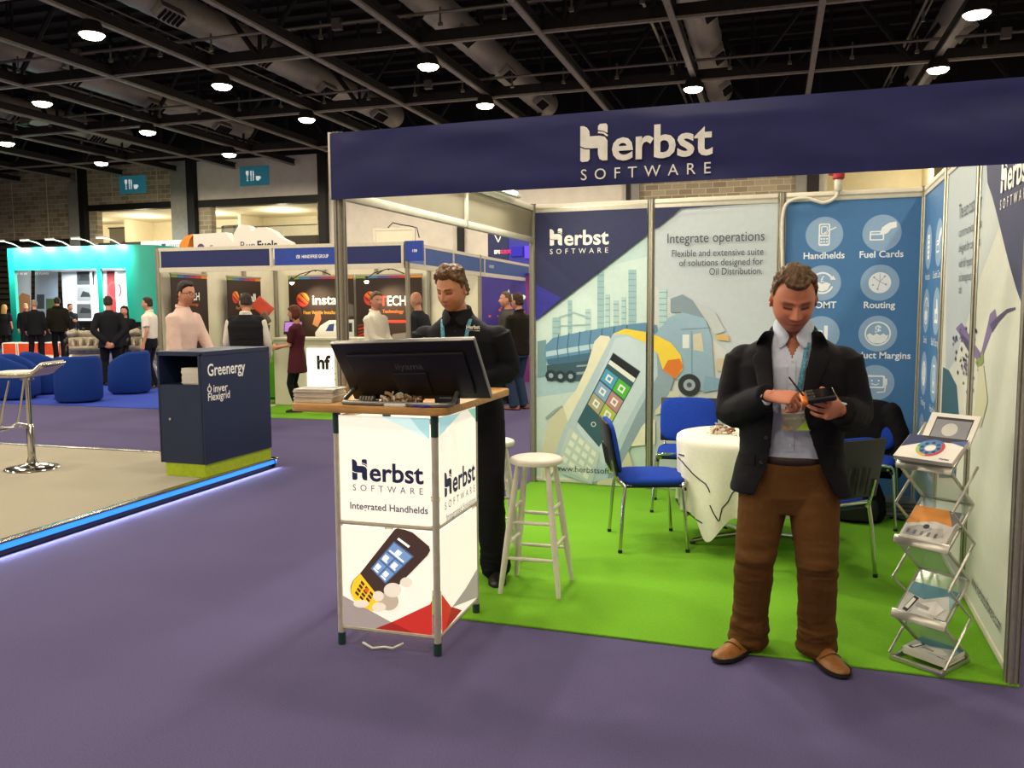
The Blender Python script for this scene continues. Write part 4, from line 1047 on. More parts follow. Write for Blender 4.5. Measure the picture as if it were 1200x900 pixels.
# ---- batten light on the beam
bt = thing('batten_light', 'white fluorescent batten light along the top of the left beam', 'lamp', (.05, 1.44, H+.0))
b = MB(); b.box((0, 0, .03), (.06, 2.42, .06), bev=.008); b.box((0, 1.30, .02), (.045, .16, .03), bev=.005); b.box((0, -1.22, .03), (.062, .04, .062), bev=.01); b.build('batten_body', M('white_enamel', 'deddd6', rough=.4), bt, 30)
b = MB(); b.tube([(.044, -1.18, .02), (.044, 1.18, .02)], .015, 12); b.build('fluorescent_tube', M('tube_glow', 'ffffff', emis=9, ecol='fff4e0', namt=.01), bt, 40)
L = bpy.data.lights.new('batten_glow', 'AREA'); L.shape = 'RECTANGLE'; L.size = .05; L.size_y = 2.35; L.energy = STRIP_POWER; L.color = (1, .94, .80)
o = bpy.data.objects.new('batten_glow', L); COL.objects.link(o); o.parent = bt
o.matrix_local = Matrix.Translation((.065, 0, .01)) @ Matrix.Rotation(rad(-48), 4, 'Y')
# ---- white power cable with red plug over the back wall
cb = thing('power_cable', 'white power cable with red plug hanging over the top of the blue panel', 'cable', (0, 0, 0))
pts = [by(px, py, D-.05) for px, py in ((917, 420), (917, 340), (916.5, 275), (917.5, 252), (921, 240), (930, 234), (944, 232), (955, 235), (965, 237.5), (974, 235), (980, 230), (982, 224))]
cv = []
for i in range(len(pts)-1):
    for k in range(5):
        t_ = k/5; p0, p1, p2, p3 = pts[max(i-1, 0)], pts[i], pts[i+1], pts[min(i+2, len(pts)-1)]
        cv.append(.5*((2*p1)+(-p0+p2)*t_+(2*p0-5*p1+4*p2-p3)*t_*t_+(-p0+3*p1-3*p2+p3)*t_**3))
cv.append(pts[-1])
b = MB(); b.tube(cv, .014, 10); b.build('cord', M('white_cord', 'cfc9b8', rough=.6), cb, 60)
e = pts[-1]; b = MB(); b.lathe([(.022, 0), (.028, .01), (.03, .07), (.026, .10)], 16, c=e); b.tube([e+Vector((0, 0, -.02)), e+Vector((0, 0, .01))], .012, 8, mat=1); b.build('plug_body', [alup, blacksteel], cb, 40)
b = MB(); b.lathe([(.034, .09), (.046, .10), (.048, .18), (.04, .20)], 16, c=e); b.box(e+Vector((-.05, 0, .15)), (.05, .04, .05), bev=.01); b.build('red_socket', M('red_plastic', 'a3262b', rough=.4), cb, 40)
# ------------------------------------------------------------------ lit kiosk counter at the corner of the booth
cA, cB_, cC = Vector((.245, -.497, 0)), Vector((.741, -.482, 0)), Vector((.719, .064, 0)); cD = cA+(cC-cB_)
CT = 1.125                                        # underside of the worktop
kiosk = thing('kiosk_counter', 'lit white kiosk counter with wooden top and printed handheld in front', 'counter', (0, 0, 0))
postg = M('post_grey', 'bdb8a8', rough=.5, metal=.15); dkg = M('dark_green_cap', '1d3a36', rough=.5)
for p in (cA, cB_, cC, cD):
    b = MB(); b.lathe([(.017, .05), (.017, CT-.06)], 12, c=p); b.lathe([(.019, 0), (.019, .06)], 12, c=p, mat=1); b.lathe([(.018, CT-.10), (.019, CT)], 12, c=p, mat=1)
    b.build('post', [postg, dkg], kiosk, 40)
for z in (.085, .60, CT-.03):
    for p, q in ((cA, cB_), (cB_, cC), (cC, cD), (cD, cA)):
        b = MB(); b.tube([p+Vector((0, 0, z)), q+Vector((0, 0, z))], .012, 8); b.build('rail', postg, kiosk, 40)
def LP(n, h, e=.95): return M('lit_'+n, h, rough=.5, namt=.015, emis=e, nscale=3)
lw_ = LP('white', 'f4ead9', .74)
def kframe(o, q, out=.014):
    ex = (q-o).normalized(); n_ = ex.cross(Vector((0, 0, 1)))
    return frame(o+n_*out, ex, (0, 0, 1)), n_
def ktrace(o, q):
    X, n_ = kframe(o, q); Xi = X.inverted()
    return lambda x, y: tuple((Xi @ bplane(x, y, X.translation, n_))[:2])
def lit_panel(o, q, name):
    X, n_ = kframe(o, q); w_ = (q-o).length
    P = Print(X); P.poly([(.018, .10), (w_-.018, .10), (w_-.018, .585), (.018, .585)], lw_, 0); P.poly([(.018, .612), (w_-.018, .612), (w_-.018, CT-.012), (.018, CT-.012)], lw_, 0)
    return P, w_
def cl(pts, w_, z0=.10, z1=CT-.012): return [(min(max(a, .018), w_-.018), min(max(c_, z0), z1)) for a, c_ in pts]
tealp, redp, redd, greyp = LP('teal', 'a5d3d6', .7), LP('red', 'c9332a', .55), LP('red_dark', 'a62a24', .5), LP('mauve', 'a69a95', .55)
nav = LP('navy', '262a55', .12); gtx = LP('grey_text', '5b6270', .3)
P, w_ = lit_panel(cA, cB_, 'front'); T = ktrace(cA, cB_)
P.poly(cl([T(446, 484), T(515, 484), T(515, 516)], w_), LP('teal_pale', 'c4e2e0', .8), 1); P.poly(cl([T(480, 484), T(515, 484), T(515, 516), T(492, 504)], w_), tealp, 2)
P.k = 3; a, c2 = T(413, 562), T(496, 565); herbst_logo(P, a[0], a[1], c2[0]-a[0], nav, gtx)
a, c2 = T(410, 597), T(501, 601); P.text('Integrated Handhelds', a[0], (a[1]+c2[1])/2, .046, gtx, fit=c2[0]-a[0], bold=.0008)
P.k = 6
P.poly(cl([T(397, 697), T(459, 729), T(440, 739), T(397, 734)], w_, .10), greyp)
P.poly(cl([T(440, 740), T(459, 729), T(504, 708), T(515, 704), T(515, 752), T(470, 752)], w_, .10), redp); P.poly(cl([T(459, 729), T(487, 745), T(470, 752), T(440, 740)], w_, .10), redd)
P.poly([T(*q) for q in ((463, 620), (466, 619), (475, 620.5), (484, 624), (503, 640), (504.5, 645), (501, 651), (469, 684), (437, 716), (426, 711.5), (415, 703), (411, 694), (411, 687), (414, 680), (422, 672))], LP('brown', '4c3731', .35))
P.poly([T(*q) for q in ((422.5, 672), (439, 693), (446, 703), (437, 716), (426, 711.5), (415, 703), (411.5, 694), (412, 687), (415, 680))], LP('yellow', 'f2c12a', .75))
sq = ((462, 634), (485.5, 652), (452, 684), (434.5, 666))
P.poly([T(*q) for q in sq], LP('screen', '53688a', .6))
P.k = 20
for u0, v0, u1, v1 in ((.05, .03, .95, .32), (.05, .36, .47, .62), (.53, .36, .95, .62), (.05, .66, .47, .97), (.53, .66, .95, .97)):
    P.poly([T(*z) for z in srect(u0, v0, u1, v1, q=sq)], LP('tile', '6f8fbd', .8), 21); um, vm = (u0+u1)/2, (v0+v1)/2
    P.poly([T(*z) for z in srect(um-.16, vm-.07, um+.06, vm+.06, q=sq)], LP('tile_icon', 'eef0f2', .9), 22); P.poly([T(*z) for z in srect(u0+.06, v1-.07, u1-.08, v1-.03, q=sq)], _mats['lit_tile_icon'], 22)
kq2 = ((424, 678), (440, 697), (431, 711), (415, 695))
for i in range(3):
    for j in range(4): P.poly([T(*z) for z in srect(.05+.33*i, .04+.24*j, .28+.33*i, .2+.24*j, q=kq2)], LP('key', '5a3a20', .3), 23)
P.poly([T(*z) for z in circle((430.5, 691), 2.6, 12)], LP('key_orange', 'e06a1c', .6), 24)
cq = srect(.05, -.16, .6, -.10, q=sq); P.poly([T(*z) for z in cq], _mats['lit_tile_icon'], 22)
gv, gv2 = LP('glove', 'ddd2bf', .75), LP('glove_shade', 'bfae98', .6)
for (cx, cy, rx, ry, m) in ((456, 704, 12, 11, gv2), (477, 682, 7.5, 6, gv), (461, 691, 10.5, 8.5, gv), (444, 698, 6.5, 6, gv), (445, 711, 8, 5.5, gv), (424, 707, 9, 4.5, gv)):
    P.poly([T(*z) for z in circle((cx, cy), rx, 20, ry)], m, 26 if m is gv2 else 27)
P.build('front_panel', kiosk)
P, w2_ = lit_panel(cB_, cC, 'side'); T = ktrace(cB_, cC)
P.poly(cl([T(514, 487), T(514, 512), T(540, 484)], w2_), tealp, 1); P.poly(cl([T(548, 480), T(560, 477), T(560, 492)], w2_), LP('teal_green', '93c9ae', .7), 1)
a, c2 = T(521, 583), T(556.5, 569.5); P.k = 2; herbst_logo(P, a[0], a[1], c2[0]-a[0], nav, gtx)
a, c2 = T(523, 613), T(557, 598); P.text('Integrated Solutions', a[0], a[1]+.01, .045, gtx, fit=c2[0]-a[0])
P.poly(cl([T(560, 665), T(560, 709), T(529, 712), T(545, 690)], w2_), greyp); P.poly(cl([T(509, 703), T(529, 712), T(541, 715), T(512, 752), T(509, 752)], w2_), redp); P.poly(cl([T(529, 711), T(541, 715), T(522, 738)], w2_), redd)
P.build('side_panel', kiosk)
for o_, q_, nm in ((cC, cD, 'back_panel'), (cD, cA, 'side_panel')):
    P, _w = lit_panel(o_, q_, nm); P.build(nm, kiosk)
woodm = M('oak_worktop', 'b98a4e', rough=.45, nscale=5, namt=.22, stretch=(1.2, 12, 12), bscale=20, bstr=.05)
X = Matrix.Translation((.392, -.03, 0)) @ Matrix.Rotation(rad(1.5), 4, 'Z')
b = MB(); b.prism(rrect(-.405, -.50, .405, .50, .07, 6), CT, CT+.036, X=X)
me = b.mesh('worktop', woodm, 0); me = evaluated(me, [('BEVEL', dict(width=.004, segments=2, limit_method='ANGLE', angle_limit=rad(50)))]); set_smooth(me, 35); link('worktop', me, kiosk)
b = MB(); b.tube([(.36, -.50, .02), (.42, -.52, .008), (.47, -.49, .008), (.52, -.505, .014), (.56, -.47, .03)], .006, 8); b.build('white_lead', M('white_lead', 'd8d4c8', rough=.5), kiosk, 60)
KT = CT+.036
# ---- touch screen seen from behind
mon = thing('touch_monitor', 'large black touch monitor leaning back on the kiosk worktop, seen from behind', 'monitor', (.261, -.344, KT+.012), .034)
MX = Euler((.65, -.034, 0)).to_matrix().to_4x4()
mblk = M('monitor_black', '121114', rough=.42, spec=.4, nscale=30, namt=.15); mgr = M('monitor_edge', '8d8a84', rough=.35, metal=.7)
b = MB(); b.box((.35, .0, .175), (.70, .022, .350), bev=.006, X=MX); b.build('screen_body', mblk, mon, 30)
b = MB(); b.box((.35, -.018, .165), (.58, .02, .25), bev=.009, X=MX); b.box((.35, -.030, .115), (.17, .016, .14), bev=.007, X=MX)
for k in range(12): b.box((.16+.034*k, -.0285, .268), (.022, .002, .006), X=MX)
b.build('rear_cover', M('monitor_cover', '161517', rough=.45, nscale=30), mon, 30)
b = MB(); b.box((.35, .0, .3505), (.70, .023, .006), bev=.002, X=MX); b.box((.700, 0, .175), (.005, .023, .35), bev=.002, X=MX); b.build('metal_edge', mgr, mon, 30)
b = MB(); b.box((.35, .0125, .175), (.67, .002, .32), X=MX); b.build('screen_glass', M('screen_off', '0a0a0c', rough=.1, spec=.6), mon, 0)
lt = MB(); text_mesh('iiyama', .052, MX @ Matrix.Translation((.29, -.0292, .205)) @ Matrix.Rotation(rad(90), 4, 'X'), lt, fit=.135); lt.build('lettering', M('grey_letter', '55545a', rough=.4), mon, 0)
b = MB()
b.tube([(.06, -.13, .03), (.02, -.10, .004), (.0, -.06, .002), (.02, -.155, .0), (.06, -.17, 0), (.50, -.17, 0), (.535, -.155, .0), (.545, -.13, .0)][3:], .011, 10)
b.tube([(.02, -.155, 0), (.005, -.13, .002), (.03, -.02, .07), (.05, -.08, .16)], .011, 10); b.tube([(.545, -.13, 0), (.55, -.11, .004), (.55, -.03, .07), (.545, -.08, .16)], .011, 10)
b.build('stand_frame', mgr, mon, 50)
# ---- things lying on the worktop
bro = thing('brochure_stack', 'stack of white brochures on the left end of the kiosk worktop', 'brochures', (.10, -.40, KT), rad(4))
random.seed(3); b = MB()
for k in range(9): b.box((random.uniform(-.005, .005), random.uniform(-.006, .006), .004+.0062*k), (.205, .145, .0052), rz=rad(random.uniform(-3, 3)))
b.build('lower_booklets', M('paper', 'd5d0c2', rough=.7, nscale=30, namt=.06), bro, 0)
b = MB(); b.box((0, .004, .0615), (.208, .15, .006), rz=rad(3)); b.box((-.02, .0, .0648), (.12, .08, .0012), rz=rad(8), mat=1); b.box((.06, .03, .0650), (.05, .05, .0012), mat=2); b.build('top_booklet', [_mats['paper'], C_('cover_grey', '9a9a98'), C_('cover_blue', '6f8295')], bro, 0)
def scatter(name, lab, cat, c, seed, n, rad_, cols, kind):
    random.seed(seed); t = thing(name, lab, cat, c)
    b = MB()
    for k in range(n):
        a, r_ = random.random()*6.28, rad_*math.sqrt(random.random()); p = Vector((r_*math.cos(a), r_*math.sin(a)*.7, .006+.07*random.random()*(1-r_/rad_)))
        d = Vector((random.uniform(-1, 1), random.uniform(-1, 1), random.uniform(-.2, .6))).normalized()*random.uniform(.015, .03)
        b.tube([p-d, p-d*.3+Vector((0, 0, .006)), p+d*.3+Vector((0, 0, .008)), p+d], random.uniform(.004, .009), 7, flat=.5, mat=k % len(cols))
    b.build('wrapped_piece', cols, t, 60)['kind'] = 'stuff'
    return t
wrap = [M('wrap_tan', 'c9ad86', rough=.35), M('wrap_pale', 'e2d6c2', rough=.3), M('wrap_brown', '7d5a3c', rough=.4)]
scatter('sweet_pile', 'pile of beige wrapped sweets on the kiosk behind the monitor stand bar', 'sweets', (.53, -.385, KT+.004), 4, 110, .10, wrap, 0)
bx_ = thing('small_box', 'small dark blue box between the monitor stand legs on the kiosk', 'box', (.74, -.33, KT), rad(4)); b = MB(); b.box((0, 0, .022), (.11, .05, .044), bev=.003); b.build('carton', M('dark_blue_card', '1e2738', rough=.5), bx_, 30)
b = MB(); b.box((0, -.0255, .03), (.06, .001, .006)); b.build('pale_band', M('grey_label', '8f97a0'), bx_, 0)
bx_ = thing('card_holder', 'grey tray of small cards beside the left monitor stand leg', 'tray', (.345, -.37, KT), rad(3)); b = MB(); b.box((0, 0, .005), (.09, .06, .01), bev=.002)
for k in range(5): b.box((-.03+.015*k, 0, .02), (.008, .05, .022), rot=(0, .3, 0), mat=1)
b.build('tray', [M('dark_tray', '3a3c40'), M('card_grey', 'a5a59e')], bx_, 30)
nb = thing('name_badge', 'clear white badge lying at the front edge of the kiosk worktop', 'badge', (.56, -.505, KT), rad(2)); b = MB(); b.box((0, 0, .007), (.105, .035, .014), bev=.003); b.build('badge_case', M('badge_clear', 'dcd8cc', rough=.3), nb, 30); b = MB(); b.box((0, 0, .0146), (.09, .025, .001)); b.build('card', C_('badge_card', 'f0ece0'), nb, 0)
for i, (px, py, rz, lab) in enumerate(((.708, -.505, .15, 'blue pen lying nearest the front corner of the kiosk top'), (.725, -.488, -.1, 'second blue pen, just behind the first, on the kiosk top'), (.745, -.495, .5, 'white tipped blue pen crossing the others on the kiosk top'))):
    pn = thing('pen', lab, 'pen', (px, py, KT+.006), rz, 'blue pens on the kiosk'); b = MB(); b.lathe([(.0005, -.07), (.003, -.06), (.0055, -.05), (.0055, .05), (.004, .055), (.004, .06), (.0005, .061)], 10, X=Matrix.Rotation(rad(90), 4, 'Y')); b.build('barrel', M('pen_blue', '2a2f9c', rough=.3), pn, 50)
    b = MB(); b.box((.03, 0, .006), (.04, .003, .002)); b.build('clip', M('pen_clip', 'd0d0d4' if i == 2 else '23277c', rough=.3), pn, 0)
# ---- white bar stools
stw = M('white_paint_wood', 'd9d3c3', rough=.5, nscale=12, namt=.05)
def stool(lab, loc, rz):
    t = thing('bar_stool', lab, 'stool', loc, rz, 'white round bar stools')
    b = MB(); b.lathe([(.0001, .715), (.13, .715), (.148, .722), (.152, .735), (.148, .748), (.135, .754), (.10, .750), (.0001, .747)], 40); b.build('seat', stw, t, 50)
    L_ = []
    for sx, sy in ((-1, -1), (1, -1), (1, 1), (-1, 1)):
        top, bot = Vector((sx*.085, sy*.085, .718)), Vector((sx*.168, sy*.168, 0)); L_.append((top, bot))
        b = MB(); n = 10; b.tube([bot+(top-bot)*k/n for k in range(n+1)], [.013+.006*math.sin(PI*k/n) for k in range(n+1)], 14); b.build('leg', stw, t, 60)
    for i in range(4):
        (t0, b0), (t1, b1) = L_[i], L_[(i+1) % 4]
        for z in ((.20, .40) if i % 2 == 0 else (.27, .33+.14)):
            f_ = z/.718; b = MB(); p, q = b0+(t0-b0)*f_, b1+(t1-b1)*f_
            b.tube([p+(q-p)*k/6 for k in range(7)], [.008+.003*math.sin(PI*k/6) for k in range(7)], 10); b.build('stretcher', stw, t, 60)
    return t
stool('white wooden bar stool standing alone on the green carpet', (.90, .555, FZ), rad(3))
stool('white wooden bar stool half hidden behind the man in black', (.44, 1.06, FZ), rad(25))
# ---- meeting chairs
chb = M('chair_blue_fabric', '1f3fa0', rough=.9, spec=.15, nscale=120, namt=.18, bscale=300, bstr=.25)
chrome = M('chrome', 'c9c6bd', rough=.12, metal=1.0, nscale=10, namt=.03); blkp = M('chair_black_plastic', '141416', rough=.45, nscale=80, namt=.1)
def pad(w, h, t, crown, n=18, X=None):
    mb = MB(); rings = []
    for lay, (s_, zz) in enumerate(((.90, -t/2), (.98, -t*.3), (1, 0), (.98, t*.3), (.86, t*.5))):
        rr = []
        for k in range(4*n):
            a = 2*PI*k/(4*n); c_, s2 = math.cos(a), math.sin(a); e = 4.2
            rr.append(Vector((math.copysign(abs(c_)**(2/e), c_)*w/2*s_, math.copysign(abs(s2)**(2/e), s2)*h/2*s_, zz)))
        rings.append(rr)
    for s_, zz in ((.6, t*.5+crown*.6), (.3, t*.5+crown*.9), (.02, t*.5+crown)):
        rings.append([Vector((p.x/.86*s_, p.y/.86*s_, zz)) for p in rings[4]])
    for p in [v for r in rings for v in r]: p.z += -.09*(p.x)**2*0
    mb.loft(rings, X=X); return mb
def chair(lab, loc, rz):
    """front of the chair faces local -y"""
    t = thing('meeting_chair', lab, 'chair', loc, rz, 'blue meeting chairs around the table')
    pad(.47, .45, .05, .018, X=Matrix.Translation((0, -.01, .455))).build('seat', chb, t, 70)
    b = MB(); b.box((0, -.0, .425), (.43, .40, .018), bev=.008); b.build('seat_pan', blkp, t, 40)
    BX = Matrix.Translation((0, .245, .675)) @ Matrix.Rotation(rad(-11), 4, 'X') @ Matrix.Rotation(rad(90), 4, 'X')
    pad(.46, .36, .035, .012, X=BX).build('backrest', chb, t, 70)
    b = MB(); b.box((0, .028+.245, .67), (.455, .016, .355), rot=(rad(-11), 0, 0), bev=.007)
    for k in range(4): b.box((-.12+.08*k, .28+.005, .60), (.02, .006, .16), rot=(rad(-11), 0, 0), bev=.002)
    b.build('back_shell', blkp, t, 40)
    for s_ in (-1, 1):
        b = MB(); b.tube([(s_*.19, .20, .435), (s_*.19, .232, .455), (s_*.19, .245, .50), (s_*.19, .268, .60)], .011, 10, flat=.7); b.build('back_upright', chrome, t, 60)
        b = MB(); b.tube([(s_*.265, -.215, .0), (s_*.245, -.195, .30), (s_*.235, -.185, .415)], .0115, 10); b.lathe([(.0145, 0), (.0145, .02)], 10, c=(s_*.265, -.215, 0), mat=1); b.build('leg', [chrome, blkp], t, 60)
        b = MB(); b.tube([(s_*.265, .225, .0), (s_*.245, .205, .30), (s_*.235, .19, .415)], .0115, 10); b.lathe([(.0145, 0), (.0145, .02)], 10, c=(s_*.265, .225, 0), mat=1); b.build('leg', [chrome, blkp], t, 60)
    b = MB()
    for y, dz in ((-.185, .0), (.19, .0)):
        sg = -1 if y < 0 else 1
        b.tube([(-.235, y, .41), (-.232, y, .435), (-.215, y+sg*.02, .455), (-.18, y+sg*.035, .462), (.18, y+sg*.035, .462), (.215, y+sg*.02, .455), (.232, y, .435), (.235, y, .41)], .0115, 10)
    for s_ in (-1, 1): b.tube([(s_*.20, -.20, .43), (s_*.20, .21, .43)], .010, 8); b.lathe([(.013, 0), (.013, .018)], 10, c=(s_*.225, -.2, .40), mat=1)
    b.build('frame', [chrome, blkp], t, 60)
    return t
chair('blue meeting chair seen side on, turned towards the table from the left', (1.34, 1.68, FZ), rad(110))
chair('blue meeting chair behind the table, backrest facing the front', (1.47, 2.75, FZ), rad(6))
chair('blue meeting chair in the right rear with a black coat over its back', (2.73, 2.72, FZ), rad(-8))
chair('blue meeting chair with black plastic back, turned away beside the man in the blazer', (2.40, 1.31, FZ), rad(135+88))
# ---- round table and its cloth
tc_ = Vector((1.965, 1.87, FZ))
tb = thing('round_table', 'round meeting table hidden under the white tablecloth', 'table', tc_)
b = MB(); b.lathe([(.0001, .70), (.43, .70), (.44, .708), (.44, .72), (.43, .728), (.0001, .728)], 48); b.build('tabletop', ply, tb, 40)
b = MB(); b.lathe([(.03, .03), (.03, .70)], 16); b.build('column', chrome, tb, 40)
for k in range(4):
    a = rad(25+90*k); d = Vector((math.cos(a), math.sin(a), 0)); b = MB(); b.tube([d*.03+Vector((0, 0, .06)), d*.2+Vector((0, 0, .045)), d*.36+Vector((0, 0, .022))], [.022, .02, .016], 10, flat=.7); b.lathe([(.02, 0), (.02, .014)], 12, c=d*.36, mat=1); b.build('foot', [chrome, blkp], tb, 50)
clm = M('tablecloth_white', 'e2dfcf', rough=.85, spec=.1, nscale=60, namt=.04, bscale=300, bstr=.08)
n = 192; rings = []; prof = [(0.02, .737), (.2, .737), (.40, .737), (.442, .735), (.455, .725), (.460, .70)]
for r_, z in prof: rings.append([Vector((r_*math.cos(2*PI*k/n), r_*math.sin(2*PI*k/n), z)) for k in range(n)])
for j in range(1, 19):
    f_ = j/18; rr = []
    for k in range(n):
        a = 2*PI*k/n
        corner = max(0, math.cos(2*(a-rad(35))))**3; drop = .44+.17*max(0, math.cos(4*(a-rad(63))))**2
        fold = .030*math.sin(9*a+1.5*math.sin(3*a))+.016*math.sin(17*a+1)
        r_ = .460+f_**1.1*fold*.9-.01*f_
        rr.append(Vector((r_*math.cos(a), r_*math.sin(a), max(.03, .70-drop*f_))))
    rings.append(rr)
b = MB(); b.loft(rings, caps=False); b.poly(rings[0])
me = b.mesh('tablecloth', clm, 0); me = evaluated(me, [('SOLIDIFY', dict(thickness=.002, offset=1))]); set_smooth(me, 60)
clo = tag(link('tablecloth', me, None, tc_), 'white tablecloth with thin black curved lines hanging over the round table', 'tablecloth')
# black curves stitched on the cloth
bv = bvh_of(me); blk = M('black_line', '1d1b20', rough=.8)
b = MB()
def on_cloth(px, py):
    o_ = CAM_LOC-tc_; d = _ray(px, py).normalized(); h_ = bv.ray_cast(o_, d)
    return (h_[0]+h_[1]*.0015*(1 if h_[1].dot(d) < 0 else -1)) if h_[0] is not None else None
for path in (((786, 534), (795, 529)), ((790, 531), (800, 541), (803, 545), (812, 555), (820, 562), (827, 567), (830, 572), (832, 577)), ((805, 600), (812, 606), (818, 610), (823, 613)), ((832, 592), (836, 601), (842, 611)), ((843, 610), (846, 596), (853, 588), (858, 578), (866, 570)), ((796, 532.5), (802, 534))):
    pp = []
    for (x0_, y0_), (x1_, y1_) in zip(path, path[1:]):
        for k in range(4): pp.append(on_cloth(x0_+(x1_-x0_)*k/4, y0_+(y1_-y0_)*k/4))
    pp.append(on_cloth(*path[-1])); pp = [p for p in pp if p is not None]
    if len(pp) > 2: b.tube(pp, .0042, 6)
b.build('black_line', blk, clo, 60)
scatter('sweet_pile', 'pile of wrapped sweets and leaflets on the white tablecloth', 'sweets', tc_+Vector((-.16, -.03, .739)), 9, 46, .10, wrap, 0)
for i, (x, y, rz, lab) in enumerate(((-.20, .24, .3, 'thin dark pen lying on the tablecloth near its far left edge'), (-.03, -.14, -.5, 'silver pen lying on the tablecloth in front of the sweets'))):
    pn = thing('pen', lab, 'pen', tc_+Vector((x, y, .745)), rz); b = MB(); b.lathe([(.0005, -.07), (.005, -.05), (.0055, .06), (.0005, .062)], 10, X=Matrix.Rotation(rad(90), 4, 'Y')); b.build('barrel', M('pen_dark', '2b3040') if i == 0 else chrome, pn, 50)
    b = MB(); b.box((.03, 0, .006), (.04, .003, .002)); b.build('clip', blkp, pn, 0)
# ---- black coat over the chair, bag and papers on the floor
coatm = M('coat_black', '131214', rough=.9, spec=.12, nscale=40, namt=.25, bscale=200, bstr=.2)
b = MB(); cx, cy_ = 2.755, 3.00
b.loft([sring((cx+dx, cy_+dy, z), rx, ry, 40, e=2.8) for z, rx, ry, dx, dy in ((.30, .26, .075, .02, -.0), (.42, .29, .09, .02, 0), (.58, .285, .095, .01, 0), (.72, .275, .085, 0, 0), (.82, .24, .065, 0, -.005), (.875, .18, .045, 0, -.01), (.89, .10, .02, 0, -.01))])
b.cap([(cx-.22, cy_-.05, .80), (cx-.30, cy_-.07, .62), (cx-.31, cy_-.05, .38)], [.06, .065, .055], 14); b.cap([(cx+.20, cy_-.05, .82), (cx+.27, cy_-.07, .62), (cx+.27, cy_-.04, .40)], [.06, .062, .055], 14)
co_ = cloth(b, 'coat', coatm, None, .012, 4, .010, (8, 8, 9), 4.0); tag(co_, 'black coat draped over the back of the right rear chair', 'coat')
bg = thing('backpack', 'black backpack slumped on the green carpet below the coat', 'bag', (2.72, 2.74, FZ), rad(5))
b = MB(); b.loft([sring((0, 0, z), rx, ry, 32, e=3) for z, rx, ry in ((.0, .17, .10), (.06, .20, .12), (.18, .19, .115), (.28, .15, .09), (.33, .08, .05))]); b.build('bag_body', coatm, bg, 60)
b = MB(); b.loft([sring((0, -.115, z), rx, .04, 24, e=3) for z, rx in ((.03, .12), (.10, .14), (.17, .12), (.19, .06))]); b.build('front_pocket', blkp, bg, 60)
for s_ in (-1, 1):
    b = MB(); ribbon(b, [(s_*.08, .06, .31), (s_*.12, .14, .25), (s_*.16, .18, .12), (s_*.24, .12, .01), (s_*.33, .02, .006)], .035, .004, Vector((1, 0, 0))); b.build('strap', blkp, bg, 60)
random.seed(8); ps_ = thing('magazine_stack', 'low stack of magazines lying on the carpet behind the brochure rack', 'magazines', (3.0, 2.95, FZ), rad(5))
b = MB()
for k in range(9): b.box((random.uniform(-.01, .01), random.uniform(-.01, .01), .008+.015*k), (.28, .20, .013), rz=rad(random.uniform(-4, 4)), mat=k % 2)
b.build('bound_copies', [M('paper_grey', '8b8a84', rough=.7), M('paper_dark', '5a5a58', rough=.7)], ps_, 0)
# ------------------------------------------------------------------ folding brochure rack by the side wall
RKC = Vector((2.885, .125, FZ)); RZ_ = rad(-34)
rk = thing('brochure_rack', 'silver folding zigzag brochure rack beside the right side wall', 'rack', RKC, RZ_)
rkm = M('rack_silver', 'b9b6ac', rough=.3, metal=.8, nscale=30, namt=.05); acr = glass('acrylic_sheet', 'b9c8bc', .32, .08)
hw = .112; LIP = (.21, .55, .89); RISE = .17
b = MB()
for x in (-hw, hw): b.box((x, 0, .012), (.018, .25, .022), bev=.004)
for y in (-.118, .118): b.box((0, y, .012), (2*hw, .018, .022), bev=.004)
b.build('base_frame', rkm, rk, 30)
zs = [(.118, .03)]
for z in LIP: zs += [(-.108, z), (.108, z+RISE)]
zs_ = zs
for i in range(len(zs_)-1):
    (y0, z0), (y1, z1) = zs_[i], zs_[i+1]
    b = MB()
    for x in (-hw, hw): b.tube([(x, y0, z0), (x, y1, z1)], .009, 8, flat=.55)
    b.tube([(-hw, y0, z0), (hw, y0, z0)], .007, 8); b.build('side_frame', rkm, rk, 40)
    b = MB(); dx = hw-.006; b.loft([[Vector((-dx, y0, z0+e)), Vector((dx, y0, z0+e)), Vector((dx, y1, z1+e)), Vector((-dx, y1, z1+e))] for e in (-.0015, .0015)]); b.build('clear_sheet', acr, rk, 0)
for z in LIP:
    b = MB(); b.box((0, -.118, z+.010), (2*hw+.02, .006, .04), rot=(rad(-25), 0, 0), bev=.002); b.box((0, -.108, z-.006), (2*hw+.02, .03, .006), bev=.002); b.build('front_lip', rkm, rk, 30)
b = MB()
for x in (-hw-.012, hw+.012):
    q = [(x, -.118, .03)]
    for z in LIP: q += [(x, .108, z), (x, -.108, z+RISE)]
    for k in range(len(q)-2): b.tube([q[k], q[k+1]], .006, 7)
b.build('scissor_rod', rkm, rk, 40)
RX_ = Matrix.Translation(RKC) @ Matrix.Rotation(RZ_, 4, 'Z')
SL = math.atan2(RISE, .216)
def leaflet(lab, c, tilt, w, h, cover, n=1, name='brochure', group='brochures in the zigzag rack', rz=0):
    t = thing(name, lab, 'brochure', RX_ @ Vector(c), RZ_+rz, group)
    XX = Matrix.Rotation(tilt, 4, 'X')
    b = MB()
    for k in range(n): b.box((random.uniform(-.003, .003), h/2, .002+.004*k), (w, h, .0034), X=XX)
    b.build('pages', M('paper_white', 'dedbd0', rough=.6, nscale=30, namt=.04), t, 0)
    P = Print(XX @ Matrix.Translation((-w/2, 0, .004*n+.0003))); cover(P, w, h); P.build('cover', t)
